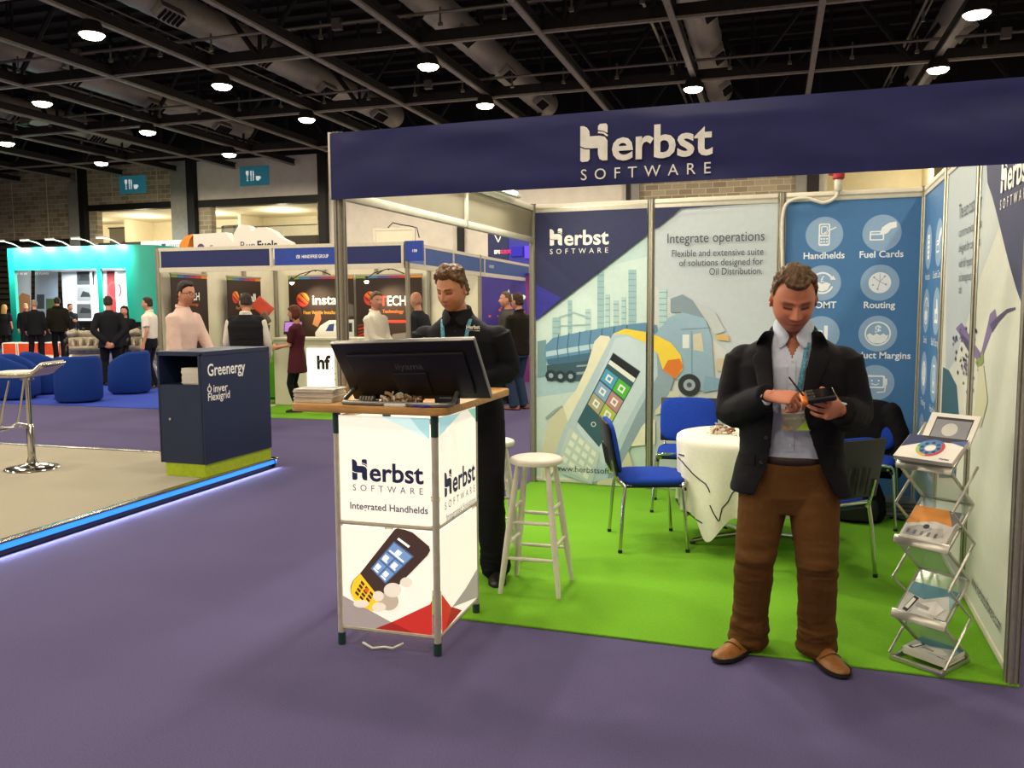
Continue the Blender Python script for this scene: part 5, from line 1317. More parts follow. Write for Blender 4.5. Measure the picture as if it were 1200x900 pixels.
def cov_wheel(P, w, h):
    P.poly([(0, 0), (w, 0), (w, h), (0, h)], C_('cover_white', 'e6e2d8')); P.poly([(0, h*.42), (w*.42, h*.78), (w*.2, h), (0, h)], C_('cover_navy', '2c3260')); P.poly([(w*.2, h), (w*.42, h*.78), (w*.8, h*.80), (w, h*.92), (w, h)], C_('cover_dark', '2c2c34')); P.poly([(w*.72, h*.84), (w, h*.7), (w, h*.95)], C_('cover_mid', '4d5f94'))
    for k, col in enumerate(('c23a3a', '3f6fae', '3f6fae', '4f9a9a', '9fc04a', 'd8b03c', 'c23a3a', 'c23a3a')):
        P.ring((w*.5, h*.5), h*.28, h*.36, C_('wheel%s' % col, col), 6, 45*k, 45*k+45, L=6)
    P.ring((w*.5, h*.5), h*.14, h*.28, C_('wheel_blue', '4a7aa8'), 24, L=6)
    for k in range(8): P.disc((w*.5+h*.22*math.cos(k*PI/4), h*.5+h*.22*math.sin(k*PI/4)), h*.05, C_('cover_navy', '2c3260'), n=10, L=7)
    P.text('Herbst', w*.76, h*.08, h*.09, ink, L=7, bold=.0005)
def cov_orange(P, w, h):
    P.poly([(0, 0), (w, 0), (w, h), (0, h)], C_('cover_pale', 'c5c2ba')); P.poly([(0, h*.42), (w*.55, h*.62), (w*.95, h*.55), (w*.72, h), (0, h)], C_('cover_orange', 'c98232')); P.poly([(w*.72, h), (w*.95, h*.55), (w, h*.7), (w, h)], C_('cover_slate', '63666c'))
    P.poly([(w*.05, h*.08), (w*.4, h*.1), (w*.62, h*.4), (w*.3, h*.45), (w*.05, h*.3)], C_('cover_grey', '9a9a98')); P.poly([(w*.5, h*.12), (w*.9, h*.2), (w*.8, h*.45), (w*.6, h*.4)], C_('cover_grey2', 'aeaca6')); P.disc((w*.45, h*.42), h*.07, C_('cover_dark', '2c2c34'))
    for k in range(5): P.poly([(w*(.1+.15*k), h*.14), (w*(.16+.15*k), h*.14), (w*(.16+.15*k), h*.28), (w*(.1+.15*k), h*.26)], C_('cover_slate', '63666c'), 6)
def cov_teal(P, w, h):
    P.poly([(0, 0), (w, 0), (w, h), (0, h)], C_('cover_pale2', 'b9bbb4')); P.poly([(0, h*.66), (w*.4, h*.55), (w*.85, h*.82), (w, h*.6), (w, h), (0, h)], C_('cover_teal', '4f7f8a')); P.poly([(w*.85, h*.82), (w, h*.4), (w, h*.75)], C_('cover_teal2', '7fa3a6'))
    P.poly([(w*.08, h*.12), (w*.2, h*.08), (w*.3, h*.55), (w*.18, h*.6)], C_('cover_dark', '2c2c34')); P.poly([(w*.11, h*.2), (w*.19, h*.17), (w*.25, h*.5), (w*.18, h*.53)], C_('cover_white', 'e6e2d8'))
    P.poly([(w*.38, h*.2), (w*.8, h*.16), (w*.9, h*.4), (w*.66, h*.58), (w*.4, h*.42)], C_('cover_house', 'd6d4cc')); P.poly([(w*.3, h*.3), (w*.6, h*.26), (w*.6, h*.36), (w*.3, h*.42)], C_('cover_grey', '9a9a98'))
    P.text('Herbst', w*.78, h*.06, h*.09, ink, L=8, bold=.0005)
def cov_card(P, w, h):
    P.poly([(0, 0), (w, 0), (w, h), (0, h)], C_('cover_white', 'e6e2d8')); P.poly([(w*.14, 0), (w*.9, 0), (w*.9, h*.88), (w*.14, h*.88)], C_('cover_dark', '2c2c34')); P.poly([(w*.16, 0), (w*.88, 0), (w*.88, h*.8), (w*.16, h*.8)], C_('cover_grey3', '85868a')); P.disc((w*.5, h*.5), h*.2, C_('cover_pale', 'c5c2ba'))
random.seed(21)
leaflet('white brochure with a ring of coloured dots on the top tier of the rack', (0, -.128, LIP[2]+.028), rad(30), .255, .165, cov_wheel, 5)
leaflet('white framed card standing behind the top brochure of the rack', (.015, .02, LIP[2]+.085), rad(50), .215, .17, cov_card, 2)
leaflet('orange and grey brochure on the middle tier of the rack', (0, -.104, LIP[1]+.008), SL, .205, .19, cov_orange, 5)
leaflet('teal and grey brochure with handheld picture on the lowest sloping tier of the rack', (0, -.104, LIP[0]+.008), SL, .205, .18, cov_teal, 2)
leaflet('teal cornered brochure stack lying in the base tray of the rack', (.01, -.075, .026), rad(5), .20, .15, cov_teal, 8, rz=rad(-5))
# ------------------------------------------------------------------ raised stand platform on the left
PO = Vector((-2.70, 3.28, 0)); PZ = .10
pf_ = thing('stand_platform', 'low grey carpeted platform edged with blue light on the left', 'platform', PO, HD)
stonec = M('grey_carpet', 'a59f8e', rough=.95, spec=.08, nscale=120, namt=.08, bscale=380, bstr=.2)
b = MB(); b.box((-4.55, -4.5, PZ/2+.004), (9.0, 9.0, PZ-.012), bev=.0); b.build('deck', stonec, pf_, 0)
b = MB(); b.box((-.03, -4.5, PZ), (.075, 9.06, .012), bev=.003); b.box((-4.5, -.03, PZ), (9.06, .075, .012), bev=.003); b.build('edge_trim', M('trim_steel', '8a857a', rough=.25, metal=.9, nscale=5), pf_, 30)
b = MB(); b.box((-.035, -4.5, .048), (.02, 9.0, .084)); b.box((-4.5, -.035, .048), (9.0, .02, .084)); b.build('skirting', M('skirting_dark', '23262c', rough=.4), pf_, 0)
led = M('led_blue', '2f86e8', rough=.4, emis=1.15, ecol='2f8cf5', namt=.02)
b = MB(); b.box((-.012, -4.5, .066), (.024, 9.0, .036), bev=.004); b.build('light_strip', led, pf_, 30)
b = MB(); b.box((-4.5, -.012, .082), (9.0, .02, .012)); b.build('back_light_strip', M('led_white', 'f2f4ff', emis=1.3, ecol='f2f4ff', namt=.01), pf_, 0)
for k in range(3):
    L = bpy.data.lights.new('strip_glow', 'AREA'); L.shape = 'RECTANGLE'; L.size = .05; L.size_y = 3.0; L.energy = 9; L.color = (.62, .74, 1)
    o = bpy.data.objects.new('strip_glow', L); COL.objects.link(o); o.parent = pf_; o.matrix_local = Matrix.Translation((.012, -1.5-3*k, .03)) @ Matrix.Rotation(rad(-50), 4, 'Y')
# ---- dark blue counter on the platform
gn = thing('reception_counter', 'dark blue counter with white lettering and lime plinth on the platform', 'counter', (-2.95, 2.71, PZ), rad(0))
gb_ = M('counter_navy', '1d2b4a', rough=.45, nscale=6, namt=.05); lime = M('lime_plinth', 'a9c021', rough=.5)
b = MB(); b.box((.02, 0, .06), (.43, .99, .12)); b.build('plinth', lime, gn, 0)
GH = 1.13
b = MB()
b.box((.0, 0, GH-.02), (.50, 1.0, .04), bev=.003); b.box((.235, 0, .615), (.02, 1.0, .99)); b.box((-.235, 0, .615), (.02, 1.0, .99)); b.box((0, .48, .615), (.46, .02, .99)); b.box((0, -.49, .47), (.46, .02, .70)); b.box((0, 0, .13), (.46, .98, .02)); b.box((0, -.2, .82), (.46, .58, .02)); b.box((0, .08, .96), (.46, .02, .28)); b.box((.215, -.49, .96), (.03, .02, .28))
b.build('cabinet', gb_, gn, 0)
b = MB(); b.lathe([(.012, 0), (.012, .006)], 14, X=Matrix.Translation((-.12, -.502, .52)) @ Matrix.Rotation(rad(90), 4, 'X')); b.build('lock', chrome, gn, 40)
P = Print(frame((-2.95+.2455+2.95, 0, 0), (0, 1, 0), (0, 0, 1)))
def trG(x, y): p = bx(x, y, -2.7045); return (p.y-2.71, p.z-PZ)
for s_, p0, p1, sz, bo in (('Greenergy', (243, 440.5), (287, 436), .155, .002), ('inver', (250, 459.5), (266.5, 457.5), .10, .001), ('Flexigrid', (243.5, 470), (269, 466), .10, .001)):
    a, c2 = trG(*p0), trG(*p1); P.text(s_, a[0], (a[1]+c2[1])/2, sz, white_ink, L=1, bold=bo, fit=c2[0]-a[0])
a = trG(245.5, 456); P.ring((a[0], a[1]), .018, .030, white_ink, 16, L=1); P.poly([(a[0]-.012, a[1]+.02), (a[0]+.012, a[1]+.02), (a[0], a[1]+.055)], white_ink, 1)
P.build('lettering', gn)
t = thing('leaflet_pile', 'white leaflet pile in the open niche of the dark blue counter', 'leaflets', (-2.87, 2.40, PZ+.832), 0); b = MB()
random.seed(2)
for k in range(14): b.box((random.uniform(-.004, .004), random.uniform(-.004, .004), .005+.0105*k), (.20, .28, .009))
b.build('leaflet', _mats['paper_white'], t, 0)
# ---- chrome bar stool with white seat
bs = thing('swivel_bar_stool', 'chrome swivel bar stool with white curved seat at the left edge', 'stool', (-4.613, 2.097, PZ), rad(18))
b = MB(); b.lathe([(.0001, .0), (.235, .0), (.24, .006), (.225, .018), (.12, .035), (.05, .055), (.036, .10), (.034, .12)], 40); b.build('base', chrome, bs, 50)
b = MB(); b.lathe([(.034, .10), (.034, .42), (.030, .425), (.030, .43), (.024, .432), (.024, .84), (.06, .85), (.06, .87)], 20); b.build('column', chrome, bs, 40)
def sprof(off): return [Vector((x, 0, z+off)) for x, z in ((-.33, .865), (-.30, .875), (-.15, .880), (.02, .880), (.10, .884), (.15, .900), (.19, .935), (.23, .965), (.26, .975))]
b = MB(); rings = []
for p in sprof(.03): rings.append([p+Vector((0, y, z)) for y, z in ((-.18, -.022), (-.185, 0), (-.17, .022), (.17, .022), (.185, 0), (.18, -.022))])
b.loft(rings); b.build('seat', M('white_leather', 'd8cfbc', rough=.45), bs, 50)
b = MB()
for s_ in (-1, 1): b.tube([p+Vector((0, s_*.19, 0)) for p in sprof(.022)], .012, 8)
for q in (0, -1): b.tube([sprof(.022)[q]+Vector((0, -.19, 0)), sprof(.022)[q]+Vector((0, .19, 0))], .012, 8)
rings = []
for p in sprof(0): rings.append([p+Vector((0, y, z)) for y, z in ((-.18, 0), (-.18, .012), (.18, .012), (.18, 0))])
b.loft(rings); b.build('seat_frame', chrome, bs, 50)
b = MB(); b.tube([(-.10, -.12, .85), (-.16, -.14, .60), (-.20, -.14, .42), (-.30, -.13, .36), (-.36, 0, .345), (-.30, .13, .36), (-.20, .14, .42), (-.16, .14, .60), (-.10, .12, .85)], .011, 8); b.tube([(-.20, -.14, .42), (0, -.03, .40), (0, .03, .40), (-.20, .14, .42)], .008, 8); b.build('foot_rest', chrome, bs, 50)
# ---- blue tub chairs on a bright blue carpet
blc = M('bright_blue_carpet', '3a4fb0', rough=.95, spec=.08, nscale=130, namt=.1, bscale=400, bstr=.2)
c = MB(); c.box((-11.2, 8.55, .005), (7.6, 3.3, .01), rz=rad(1.5)); tag(c.build('lounge_carpet', blc), 'bright blue carpet under the blue tub chairs', 'carpet')
tubm = M('tub_blue', '17367c', rough=.85, spec=.15, nscale=60, namt=.14, bscale=250, bstr=.2)
def tub(lab, loc, rz):
    t = thing('tub_chair', lab, 'armchair', loc, rz, 'blue tub chairs on the blue carpet')
    rings = []; N_ = 40
    for k in range(N_+1):
        a = rad(-142+284*k/N_); f_ = max(0, abs(a)-rad(60))/rad(82); top = .80-.22*f_**1.2
        ro, ri = .385, .275
        def P_(r_, z): return Vector((r_*math.sin(a), r_*math.cos(a)*.98, z))
        rings.append([P_(ro-.03, .03), P_(ro-.005, .08), P_(ro, .35), P_(ro-.005, top-.06), P_(ro-.03, top-.012), P_((ro+ri)/2, top), P_(ri+.02, top-.015), P_(ri, top-.06), P_(ri, .35), P_(ri, .03)])
    b = MB(); b.loft(rings); b.build('shell', tubm, t, 60)
    b = MB(); b.lathe([(.0001, .05), (.29, .05), (.30, .36), (.295, .40), (.26, .43), (.0001, .44)], 40); b.box((0, -.22, .24), (.46, .22, .38), bev=.04); b.build('seat', tubm, t, 60)
    b = MB()
    for sx in (-1, 1):
        for sy in (-1, 1): b.lathe([(.02, 0), (.024, .06)], 10, c=(sx*.2, sy*.22, 0))
    b.build('feet', blkp, t, 40)
tub('blue tub chair with its back to us, nearest the man with clasped hands', (-9.55, 7.45, .01), rad(-132))
tub('blue tub chair seen side on, its back towards the dark blue counter', (-9.80, 8.90, .01), rad(-74))
tub('blue tub chair cut by the left edge, arm sloping down to the right', (-11.02, 7.50, .01), rad(120))
tub('blue tub chair partly behind the one at the left edge', (-11.35, 8.35, .01), rad(150))
st = thing('side_table', 'small chrome legged table between the blue tub chairs', 'table', (-10.15, 7.75, .01)); b = MB(); b.lathe([(.22, 0), (.22, .012), (.03, .02), (.028, .50)], 24); b.build('pedestal', chrome, st, 40); b = MB(); b.lathe([(.0001, .50), (.16, .50), (.165, .515), (.0001, .522)], 28); b.build('table_top', ply, st, 40)
# ---- engines on display stands
egm = M('engine_metal', '9b927f', rough=.45, metal=.55, nscale=20, namt=.25); egd = M('engine_dark', '3b3934', rough=.5, metal=.5, nscale=20, namt=.3)
def engine(lab, loc, rz, s_=1.0):
    t = thing('display_engine', lab, 'engine', loc, rz, 'engines on display stands')
    b = MB(); X = Matrix.Translation((0, 0, .82)) @ Matrix.Scale(s_, 4)
    b.box((0, 0, 0), (.70, .34, .36), bev=.03, X=X); b.box((0, .03, .24), (.66, .24, .14), bev=.03, X=X); b.box((0, -.02, -.24), (.60, .26, .14), bev=.04, X=X)
    for k in range(4): b.box((-.24+.16*k, -.19, .02), (.10, .06, .22), bev=.015, X=X); b.tube([(-.24+.16*k, -.16, .12), (-.24+.16*k, -.30, .10), (-.22+.14*k, -.33, -.02)], .034*1, 10, X=X)
    b.box((0, -.34, -.05), (.60, .09, .10), bev=.03, X=X); b.lathe([(.0, .0), (.09, .0), (.10, .03), (.06, .10), (.05, .14)], 18, X=X @ Matrix.Translation((.30, -.28, .22))); b.lathe([(.07, 0), (.085, .02), (.085, .16), (.06, .19)], 18, X=X @ Matrix.Translation((-.36, -.10, .22)) @ Matrix.Rotation(rad(70), 4, 'Y'))
    b.build('block', egm, t, 40)
    b = MB()
    for (y, z, r_) in ((0, -.12, .12), (-.12, .08, .07), (.11, .10, .08), (.02, .24, .06)):
        b.lathe([(.0001, 0), (r_*.4, .0), (r_*.45, .02), (r_*.9, .022), (r_, .03), (r_, .06), (r_*.92, .07), (.0001, .07)], 24, X=X @ Matrix.Translation((-.36, y, z)) @ Matrix.Rotation(rad(-90), 4, 'Y'))
    for k in range(4): b.lathe([(.025, 0), (.03, .03), (.03, .06), (.015, .075)], 12, X=X @ Matrix.Translation((-.24+.16*k, .03, .30)))
    b.build('pulley', egd, t, 40)
    b = MB(); b.tube([(0, 0, .03), (0, 0, .62)], .05, 14); b.box((0, 0, .015), (.62, .46, .03), bev=.01); b.box((0, 0, .60), (.5, .3, .03), bev=.008)
    for sx in (-1, 1): b.tube([(sx*.24, 0, .03), (sx*.05, 0, .40)], .02, 8)
    b.build('stand', M('stand_white', 'cfcabb', rough=.5), t, 40)
engine('grey display engine on a white stand left of the man with clasped hands', (-12.45, 10.55, 0), rad(35), 1.02)
engine('grey display engine on a stand right of the man with clasped hands', (-11.15, 11.0, 0), rad(20), 1.05)
# ------------------------------------------------------------------ shell scheme stand with brown banners
HFO = Vector((-2.83, 6.63, 0)); HFR = rad(4)
HX_ = Matrix.Translation(HFO) @ Matrix.Rotation(HFR, 4, 'Z')
def HP(x, y, z=0): return HX_ @ Vector((x, y, z))
c = MB(); c.box((-2.02, 1.75, .004), (4.1, 3.3, .008)); tag(c.build('stand_carpet', green, None, 40, HFO, HFR), 'green carpet of the brown banner stand behind the dark blue counter', 'carpet')
shellw = M('shell_white', 'd8d2bd', rough=.75, nscale=5, namt=.03)
nvb, brb = M('name_board_navy', '15225c', rough=.5), M('name_board_blue', '1f3f9a', rough=.5)
def hthing(name, lab, cat, x, y, z=0, group=None, rz=0): return thing(name, lab, cat, HP(x, y, z), HFR+rz, group)
t = hthing('partition_wall', 'white partition wall on the left of the brown banner stand', 'wall panel', -4.0, 0, 0, 'partitions of the shell stand')
b = MB(); b.box((0, 1.7, 1.24), (.03, 3.3, 2.46)); b.build('board', shellw, t, 0); b = MB(); b.box((0, 1.7, .03), (.04, 3.3, .05)); b.build('foot_rail', alup, t, 0)
t = hthing('partition_wall', 'white partition wall at the back of the brown banner stand', 'wall panel', -3.98, 3.35, 0, 'partitions of the shell stand')
b = MB(); b.box((2.0, 0, 1.24), (3.9, .03, 2.46)); b.build('board', shellw, t, 0); b = MB(); b.box((2.0, 0, .03), (3.9, .04, .05)); b.build('foot_rail', alup, t, 0)
for x, y, lab in ((-3.97, 0, 'aluminium post at the left front corner of the brown banner stand'), (0, 0, 'aluminium post under the small blue corner sign'), (-3.948, 1.12, 'aluminium post between the two roll up banners'), (-3.948, 2.26, 'aluminium post right of the install roll up banner'),
                  (-3.948, 3.298, 'aluminium post in the inner left corner of the brown banner stand'), (-2.95, 3.298, 'aluminium post above the van on the back partition'), (-1.93, 3.298, 'aluminium post between the two large brown posters'), (-.92, 3.298, 'aluminium post right of the large red T poster'),
                  (0, 3.35, 'aluminium post at the rear right corner of the brown banner stand'), (0, 7.0, 'aluminium post at the far end of the receding blue name boards')):
    tag(link('shell_post', pm, None, HP(x, y), HFR), lab, 'post', 'posts of the shell stand')
def fascia(t, w_):
    b = MB()
    for zz, hh in ((2.475, .05), (2.175, .07)):
        b = MB(); b.box((w_/2, 0, zz), (w_, .04, hh)); b.build('rail', alup, t, 0)
for (x0_, x1_, m, lab) in ((-3.93, -2.05, nvb, 'blank navy name board at the left of the brown banner stand'), (-2.05, -.95, brb, 'blue name board with white stand number and group name'), (-.95, -.04, nvb, 'blank navy name board left of the small corner sign')):
    t = hthing('name_board', lab, 'sign', x0_, 0, 0, 'blue name boards of the shell stand'); w_ = x1_-x0_; fascia(t, w_)
    b = MB(); b.box((w_/2, -.005, 2.33), (w_-.07, .02, .245)); b.build('board', m, t, 0); b = MB(); b.box((w_-.018, -.008, 2.33), (.034, .05, .26)); b.build('end_bracket', alup, t, 0)
    if m is brb:
        P = Print(Matrix.Translation((0, -.0165, 0)) @ Matrix.Rotation(rad(90), 4, 'X')); P.text('158  HANDSFREE GROUP', .37, 2.305, .066, white_ink, fit=.50, bold=.0012); P.build('lettering', t)
for (y0_, y1_, m, lab) in ((.04, .62, M('name_board_mid', '4a6cb8', rough=.5), 'pale blue name board just right of the corner sign'), (.62, 1.9, M('name_board_steel', '2a4f8f', rough=.5), 'blank steel blue name board receding behind the curly haired man'), (1.9, 3.60, _mats['name_board_steel'], 'blank steel blue name board right of the curly haired man'), (3.62, 6.94, _mats['name_board_steel'], 'long steel blue name board with white lettering nearest the navy panel')):
    t = hthing('name_board', lab, 'sign', 0, y0_, 0, 'blue name boards of the shell stand', rad(90)); w_ = y1_-y0_; fascia(t, w_)
    b = MB(); b.box((w_/2, -.005, 2.33), (w_-.03, .02, .245)); b.build('board', m, t, 0); b = MB(); b.box((w_-.018, -.008, 2.33), (.034, .05, .26)); b.build('end_bracket', alup, t, 0)
    if y0_ < .1 or y0_ > 3:
        P = Print(Matrix.Translation((0, -.0165, 0)) @ Matrix.Rotation(rad(90), 4, 'X')); P.text('158' if y0_ < 1 else '1 RECRUIT', .12 if y0_ < 1 else .25, 2.31, .07, white_ink, bold=.001); P.build('lettering', t)
t = hthing('corner_sign', 'small blue corner sign with white number on top of the aluminium post', 'sign', .14, -.08); b = MB(); b.box((0, 0, 2.365), (.25, .05, .27)); b.build('sign_board', brb, t, 0); P = Print(Matrix.Translation((0, -.026, 0)) @ Matrix.Rotation(rad(90), 4, 'X')); P.text('158', -.03, 2.35, .05, white_ink, bold=.001); P.build('lettering', t)
# banners and posters of the stand
brn = C_('poster_brown', '2a1a14'); org, yel, redm = C_('mark_orange', 'e0762a'), C_('mark_yellow', 'e2b23a'), C_('mark_red', 'c8382a'); rb = [C_('rainbow%d' % i, h_) for i, h_ in enumerate(('7a9a3a', '3f7fae', '5a4f9a', '9a3a6a', 'c83a2a', 'd8862a'))]
def mark(P, x, y, r_):
    P.disc((x, y), r_, redm); P.k += 1
    P.polys([[(x-r_*.9, y+r_*.5), (x-r_*.2, y+r_*.98), (x+r_*.9, y-r_*.2), (x+r_*.75, y-r_*.55)]], org); P.polys([[(x-r_*.1, y+r_*1.0), (x+r_*.5, y+r_*.86), (x+r_*1.0, y+r_*.1), (x+r_*.95, y-r_*.1)]], yel); P.polys([stroke([(x-r_*.8, y+r_*.1), (x+r_*.5, y-r_*.8)], r_*.14)[0], stroke([(x-r_*.4, y+r_*.8), (x+r_*.85, y-r_*.4)], r_*.14)[0]], brn)
def brown_banner(lab, X, w, h, word, sub, name='roll_up_banner', pic=None, foot=True, z0=.0, cat='banner'):
    t = thing(name, lab, cat, (X @ Vector((0, 0, 0))), X.to_euler().z, 'brown banners of the shell stand')
    b = MB(); b.box((w/2, 0, z0+h/2), (w, .012, h)); b.box((w/2, 0, z0+h+.008), (w+.02, .03, .03), mat=1)
    if foot: b.box((w/2, 0, .045), (w+.05, .16, .09), bev=.02, mat=1)
    b.build('sheet', [brn, alu], t, 30)
    P = Print(Matrix.Translation((0, -.0075, z0)) @ Matrix.Rotation(rad(90), 4, 'X'))
    for k in range(6): P.poly([(w*k/6, h-.05), (w*(k+1)/6, h-.05), (w*(k+1)/6, h-.005), (w*k/6, h-.005)], rb[k], 1)
    sc_ = w/1.0; P.k = 2; mark(P, w*.22, h-.30*sc_-.03, .10*sc_)
    if word == 'TECH':
        P.text('T', w*.36, h-.40*sc_-.03, .19*sc_, redm, L=4, bold=.004); P.text('ECH', w*.47, h-.40*sc_-.03, .19*sc_, white_ink, L=4, bold=.004, fit=w*.28)
    else: P.text(word, w*.36, h-.37*sc_-.03, .19*sc_, white_ink, L=4, bold=.005, fit=w*.46)
    P.text(sub, w*(.22 if word != 'TECH' else .40), h-.53*sc_, .07*sc_, yel if word != 'TECH' else org, L=4, fit=w*(.60 if word != 'TECH' else .32))
    if pic == 'van':
        P.poly([(w*.40, h*.02), (w*.40, h*.18), (w*.48, h*.28), (w*.62, h*.36), (w, h*.37), (w, h*.02)], C_('van_white', 'c9ccd0'), 5); P.poly([(w*.56, h*.2), (w*.62, h*.3), (w*.70, h*.31), (w*.68, h*.2)], C_('van_blue', '27367a'), 6); P.poly([(w*.74, h*.2), (w*.72, h*.31), (w*.97, h*.32), (w*.97, h*.19)], C_('van_glass', '22262c'), 6)
        P.poly([(w*.72, h*.40), (w*.86, h*.62), (w, h*.58), (w, h*.42)], C_('device_grey', '55524e'), 5); P.poly([(w*.36, h*.30), (w*.42, h*.48), (w*.48, h*.5), (w*.50, h*.38), (w*.44, h*.26)], C_('hand_tan', 'a06a4a'), 5)
    elif pic == 'circuit':
        for k in range(5): P.polys(stroke([(w*.02, h*(.08+.05*k)), (w*(.2+.05*k), h*(.18+.04*k)), (w*.5, h*(.12+.05*k))], .03), redm if k % 2 else C_('circuit_red', '8a2a1c'), 5)
        P.poly([(w*.45, h*.32), (w*.98, h*.32), (w*.98, h*.36), (w*.45, h*.36)], redm, 5); P.poly([(w*.5, h*.06), (w*.8, h*.10), (w*.9, h*.2), (w*.55, h*.16)], C_('circuit_grey', '7a7672'), 5)
    elif pic == 'hand':
        P.polys(stroke([(w*.2, h*.35), (w*.45, h*.42), (w*.55, h*.36), (w*.6, h*.44)], .06), C_('hand_tan', 'a06a4a'), 5)
    P.build('print', t); return t
SX = lambda y, z=0: HX_ @ Matrix.Translation((-3.86, y, .008)) @ Matrix.Rotation(rad(90), 4, 'Z')
brown_banner('brown roll up banner with red T mark behind the man in pink shirt', SX(.14), .90, 2.12, 'TECH', 'technology', pic='hand')
brown_banner('brown roll up banner with white install lettering behind the man in black waistcoat', SX(1.60), 1.02, 2.12, 'install', 'Fleet Vehicle Installations', pic='hand')
BX_ = lambda x: HX_ @ Matrix.Translation((x, 3.24, .008))
brown_banner('large brown install poster with white van beside the woman in maroon', BX_(-3.65), 1.30, 1.25, 'install', 'Fleet Vehicle Installations', 'poster', 'van', False, .92, 'poster')
brown_banner('large brown poster with red T mark behind the man in cream shirt', BX_(-2.30), 1.27, 1.25, 'TECH', 'Technology', 'poster', 'circuit', False, .92, 'poster')
bulb = M('halogen_glow', 'ffd9a0', emis=30, ecol='ffd9a0', namt=.01)
for x, lab in ((-3.05, 'black arm spotlight over the large brown install poster'), (-1.62, 'black arm spotlight over the large brown red T poster')):
    t = thing('arm_spotlight', lab, 'lamp', HP(x, 3.2, 2.22), HFR, 'arm spotlights over the brown posters')
    b = MB(); b.tube([(-.26, .03, -.02), (-.1, -.02, .05), (.0, -.05, .07), (.1, -.02, .05), (.26, .03, -.02)], .010, 6); b.tube([(0, -.05, .07), (-.13, -.4, -.02), (-.2, -.55, -.12)], .008, 6); b.ell((0, -.05, .07), .03, 10, 8); b.lathe([(.02, .03), (.03, 0), (.045, -.05)], 14, c=(-.2, -.55, -.11)); b.build('arm', blacksteel, t, 40)
    b = MB(); b.ell((-.2, -.55, -.17), .036, 12, 8); b.build('bulb', bulb, t, 60)
    L = bpy.data.lights.new('poster_light', 'SPOT'); L.energy = 90; L.color = (1, .75, .45); L.spot_size = rad(80); L.spot_blend = 1; L.shadow_soft_size = .04
    o = bpy.data.objects.new('poster_light', L); COL.objects.link(o); o.parent = t
    o.matrix_local = Matrix.Translation((-.2, -.55, -.22)) @ Vector((.25, .6, -.45)).to_track_quat('-Z', 'Y').to_matrix().to_4x4()
# counter with lit box
hc_ = thing('display_counter', 'white display counter with glowing box beside the woman in maroon', 'counter', HP(-2.28, 1.85), HFR)
b = MB(); b.box((0, 0, .55), (1.50, .5, 1.08)); b.box((0, -.0, 1.10), (1.58, .58, .04), bev=.006); b.box((-.40, -.256, .55), (.02, .012, 1.06)); b.build('cabinet', shellw, hc_, 0)
b = MB(); b.box((.10, -.262, .63), (.48, .03, .64), bev=.004); b.build('light_box', M('light_box_white', 'fbf8f0', emis=1.1, namt=.01), hc_, 0)
P = Print(Matrix.Translation((0, -.2785, 0)) @ Matrix.Rotation(rad(90), 4, 'X')); P.text('hf', .04, .62, .30, C_('hf_black', '2a2522'), bold=.012); P.ring((.27, .63), .02, .03, _mats['print_hf_black'], 14, -60, 60, L=1); P.ring((.27, .63), .045, .055, _mats['print_hf_black'], 14, -60, 60, L=1); P.text('HANDSFREE GROUP', .06, .53, .035, C_('hf_grey', '8a8680'), L=1, fit=.32); P.text('Fleet Technology', .08, .44, .04, _mats['print_hf_grey'], L=1, fit=.3); P.build('lettering', hc_)
gt = thing('cloth_table', 'table under a bright green cloth behind the dark blue counter', 'table', HP(-3.30, 2.66), HFR)
b = MB(); rings = []
for f_ in range(9):
    z = 1.0-.12*f_; rings.append([Vector((p.x*(1+.02*f_/8+.012*math.sin(14*i/36*PI)*f_/8), p.y*(1+.03*f_/8+.02*math.sin(16*i/36*PI)*f_/8), max(.01, z))) for i, p in enumerate(sring((0, 0, 0), .55, .33, 72, e=8))])
b.loft(rings, caps=True); b.build('green_cloth', M('cloth_lime', '62b52a', rough=.8), gt, 50)
for i, (x, y, lab) in enumerate(((-3.68, 2.5, 'dark cradle with phone on the green cloth, left one'), (-3.46, 2.8, 'dark cradle with phone on the green cloth, right one'))):
    t = thing('phone_cradle', lab, 'phone', HP(x, y, 1.002), HFR+.2, 'phone cradles on the green cloth'); b = MB(); b.lathe([(.06, 0), (.06, .012), (.012, .02), (.012, .16)], 16); b.build('holder', blkp, t, 40); b = MB(); b.box((0, -.02, .22), (.10, .018, .19), rot=(rad(-18), 0, 0), bev=.008); b.build('handset', egd, t, 40); b = MB(); b.box((0, -.031, .22), (.08, .002, .14), rot=(rad(-18), 0, 0)); b.build('screen', C_('phone_screen', '2a3440'), t, 0)
t = thing('tablet', 'tablet with glowing pink screen on a black stand on the green cloth', 'tablet', HP(-3.22, 2.6, 1.002), HFR+.1); b = MB(); b.box((0, 0, .01), (.2, .14, .02), bev=.004); b.tube([(0, .02, .02), (0, .03, .2)], .015, 8); b.box((0, 0, .27), (.34, .022, .20), rot=(rad(-14), 0, 0), bev=.008); b.build('tablet_case', blkp, t, 30); b = MB(); b.box((0, -.0125, .27), (.31, .002, .17), rot=(rad(-14), 0, 0)); o = b.build('screen', M('pink_screen', 'b07ad0', emis=.55), t, 0)
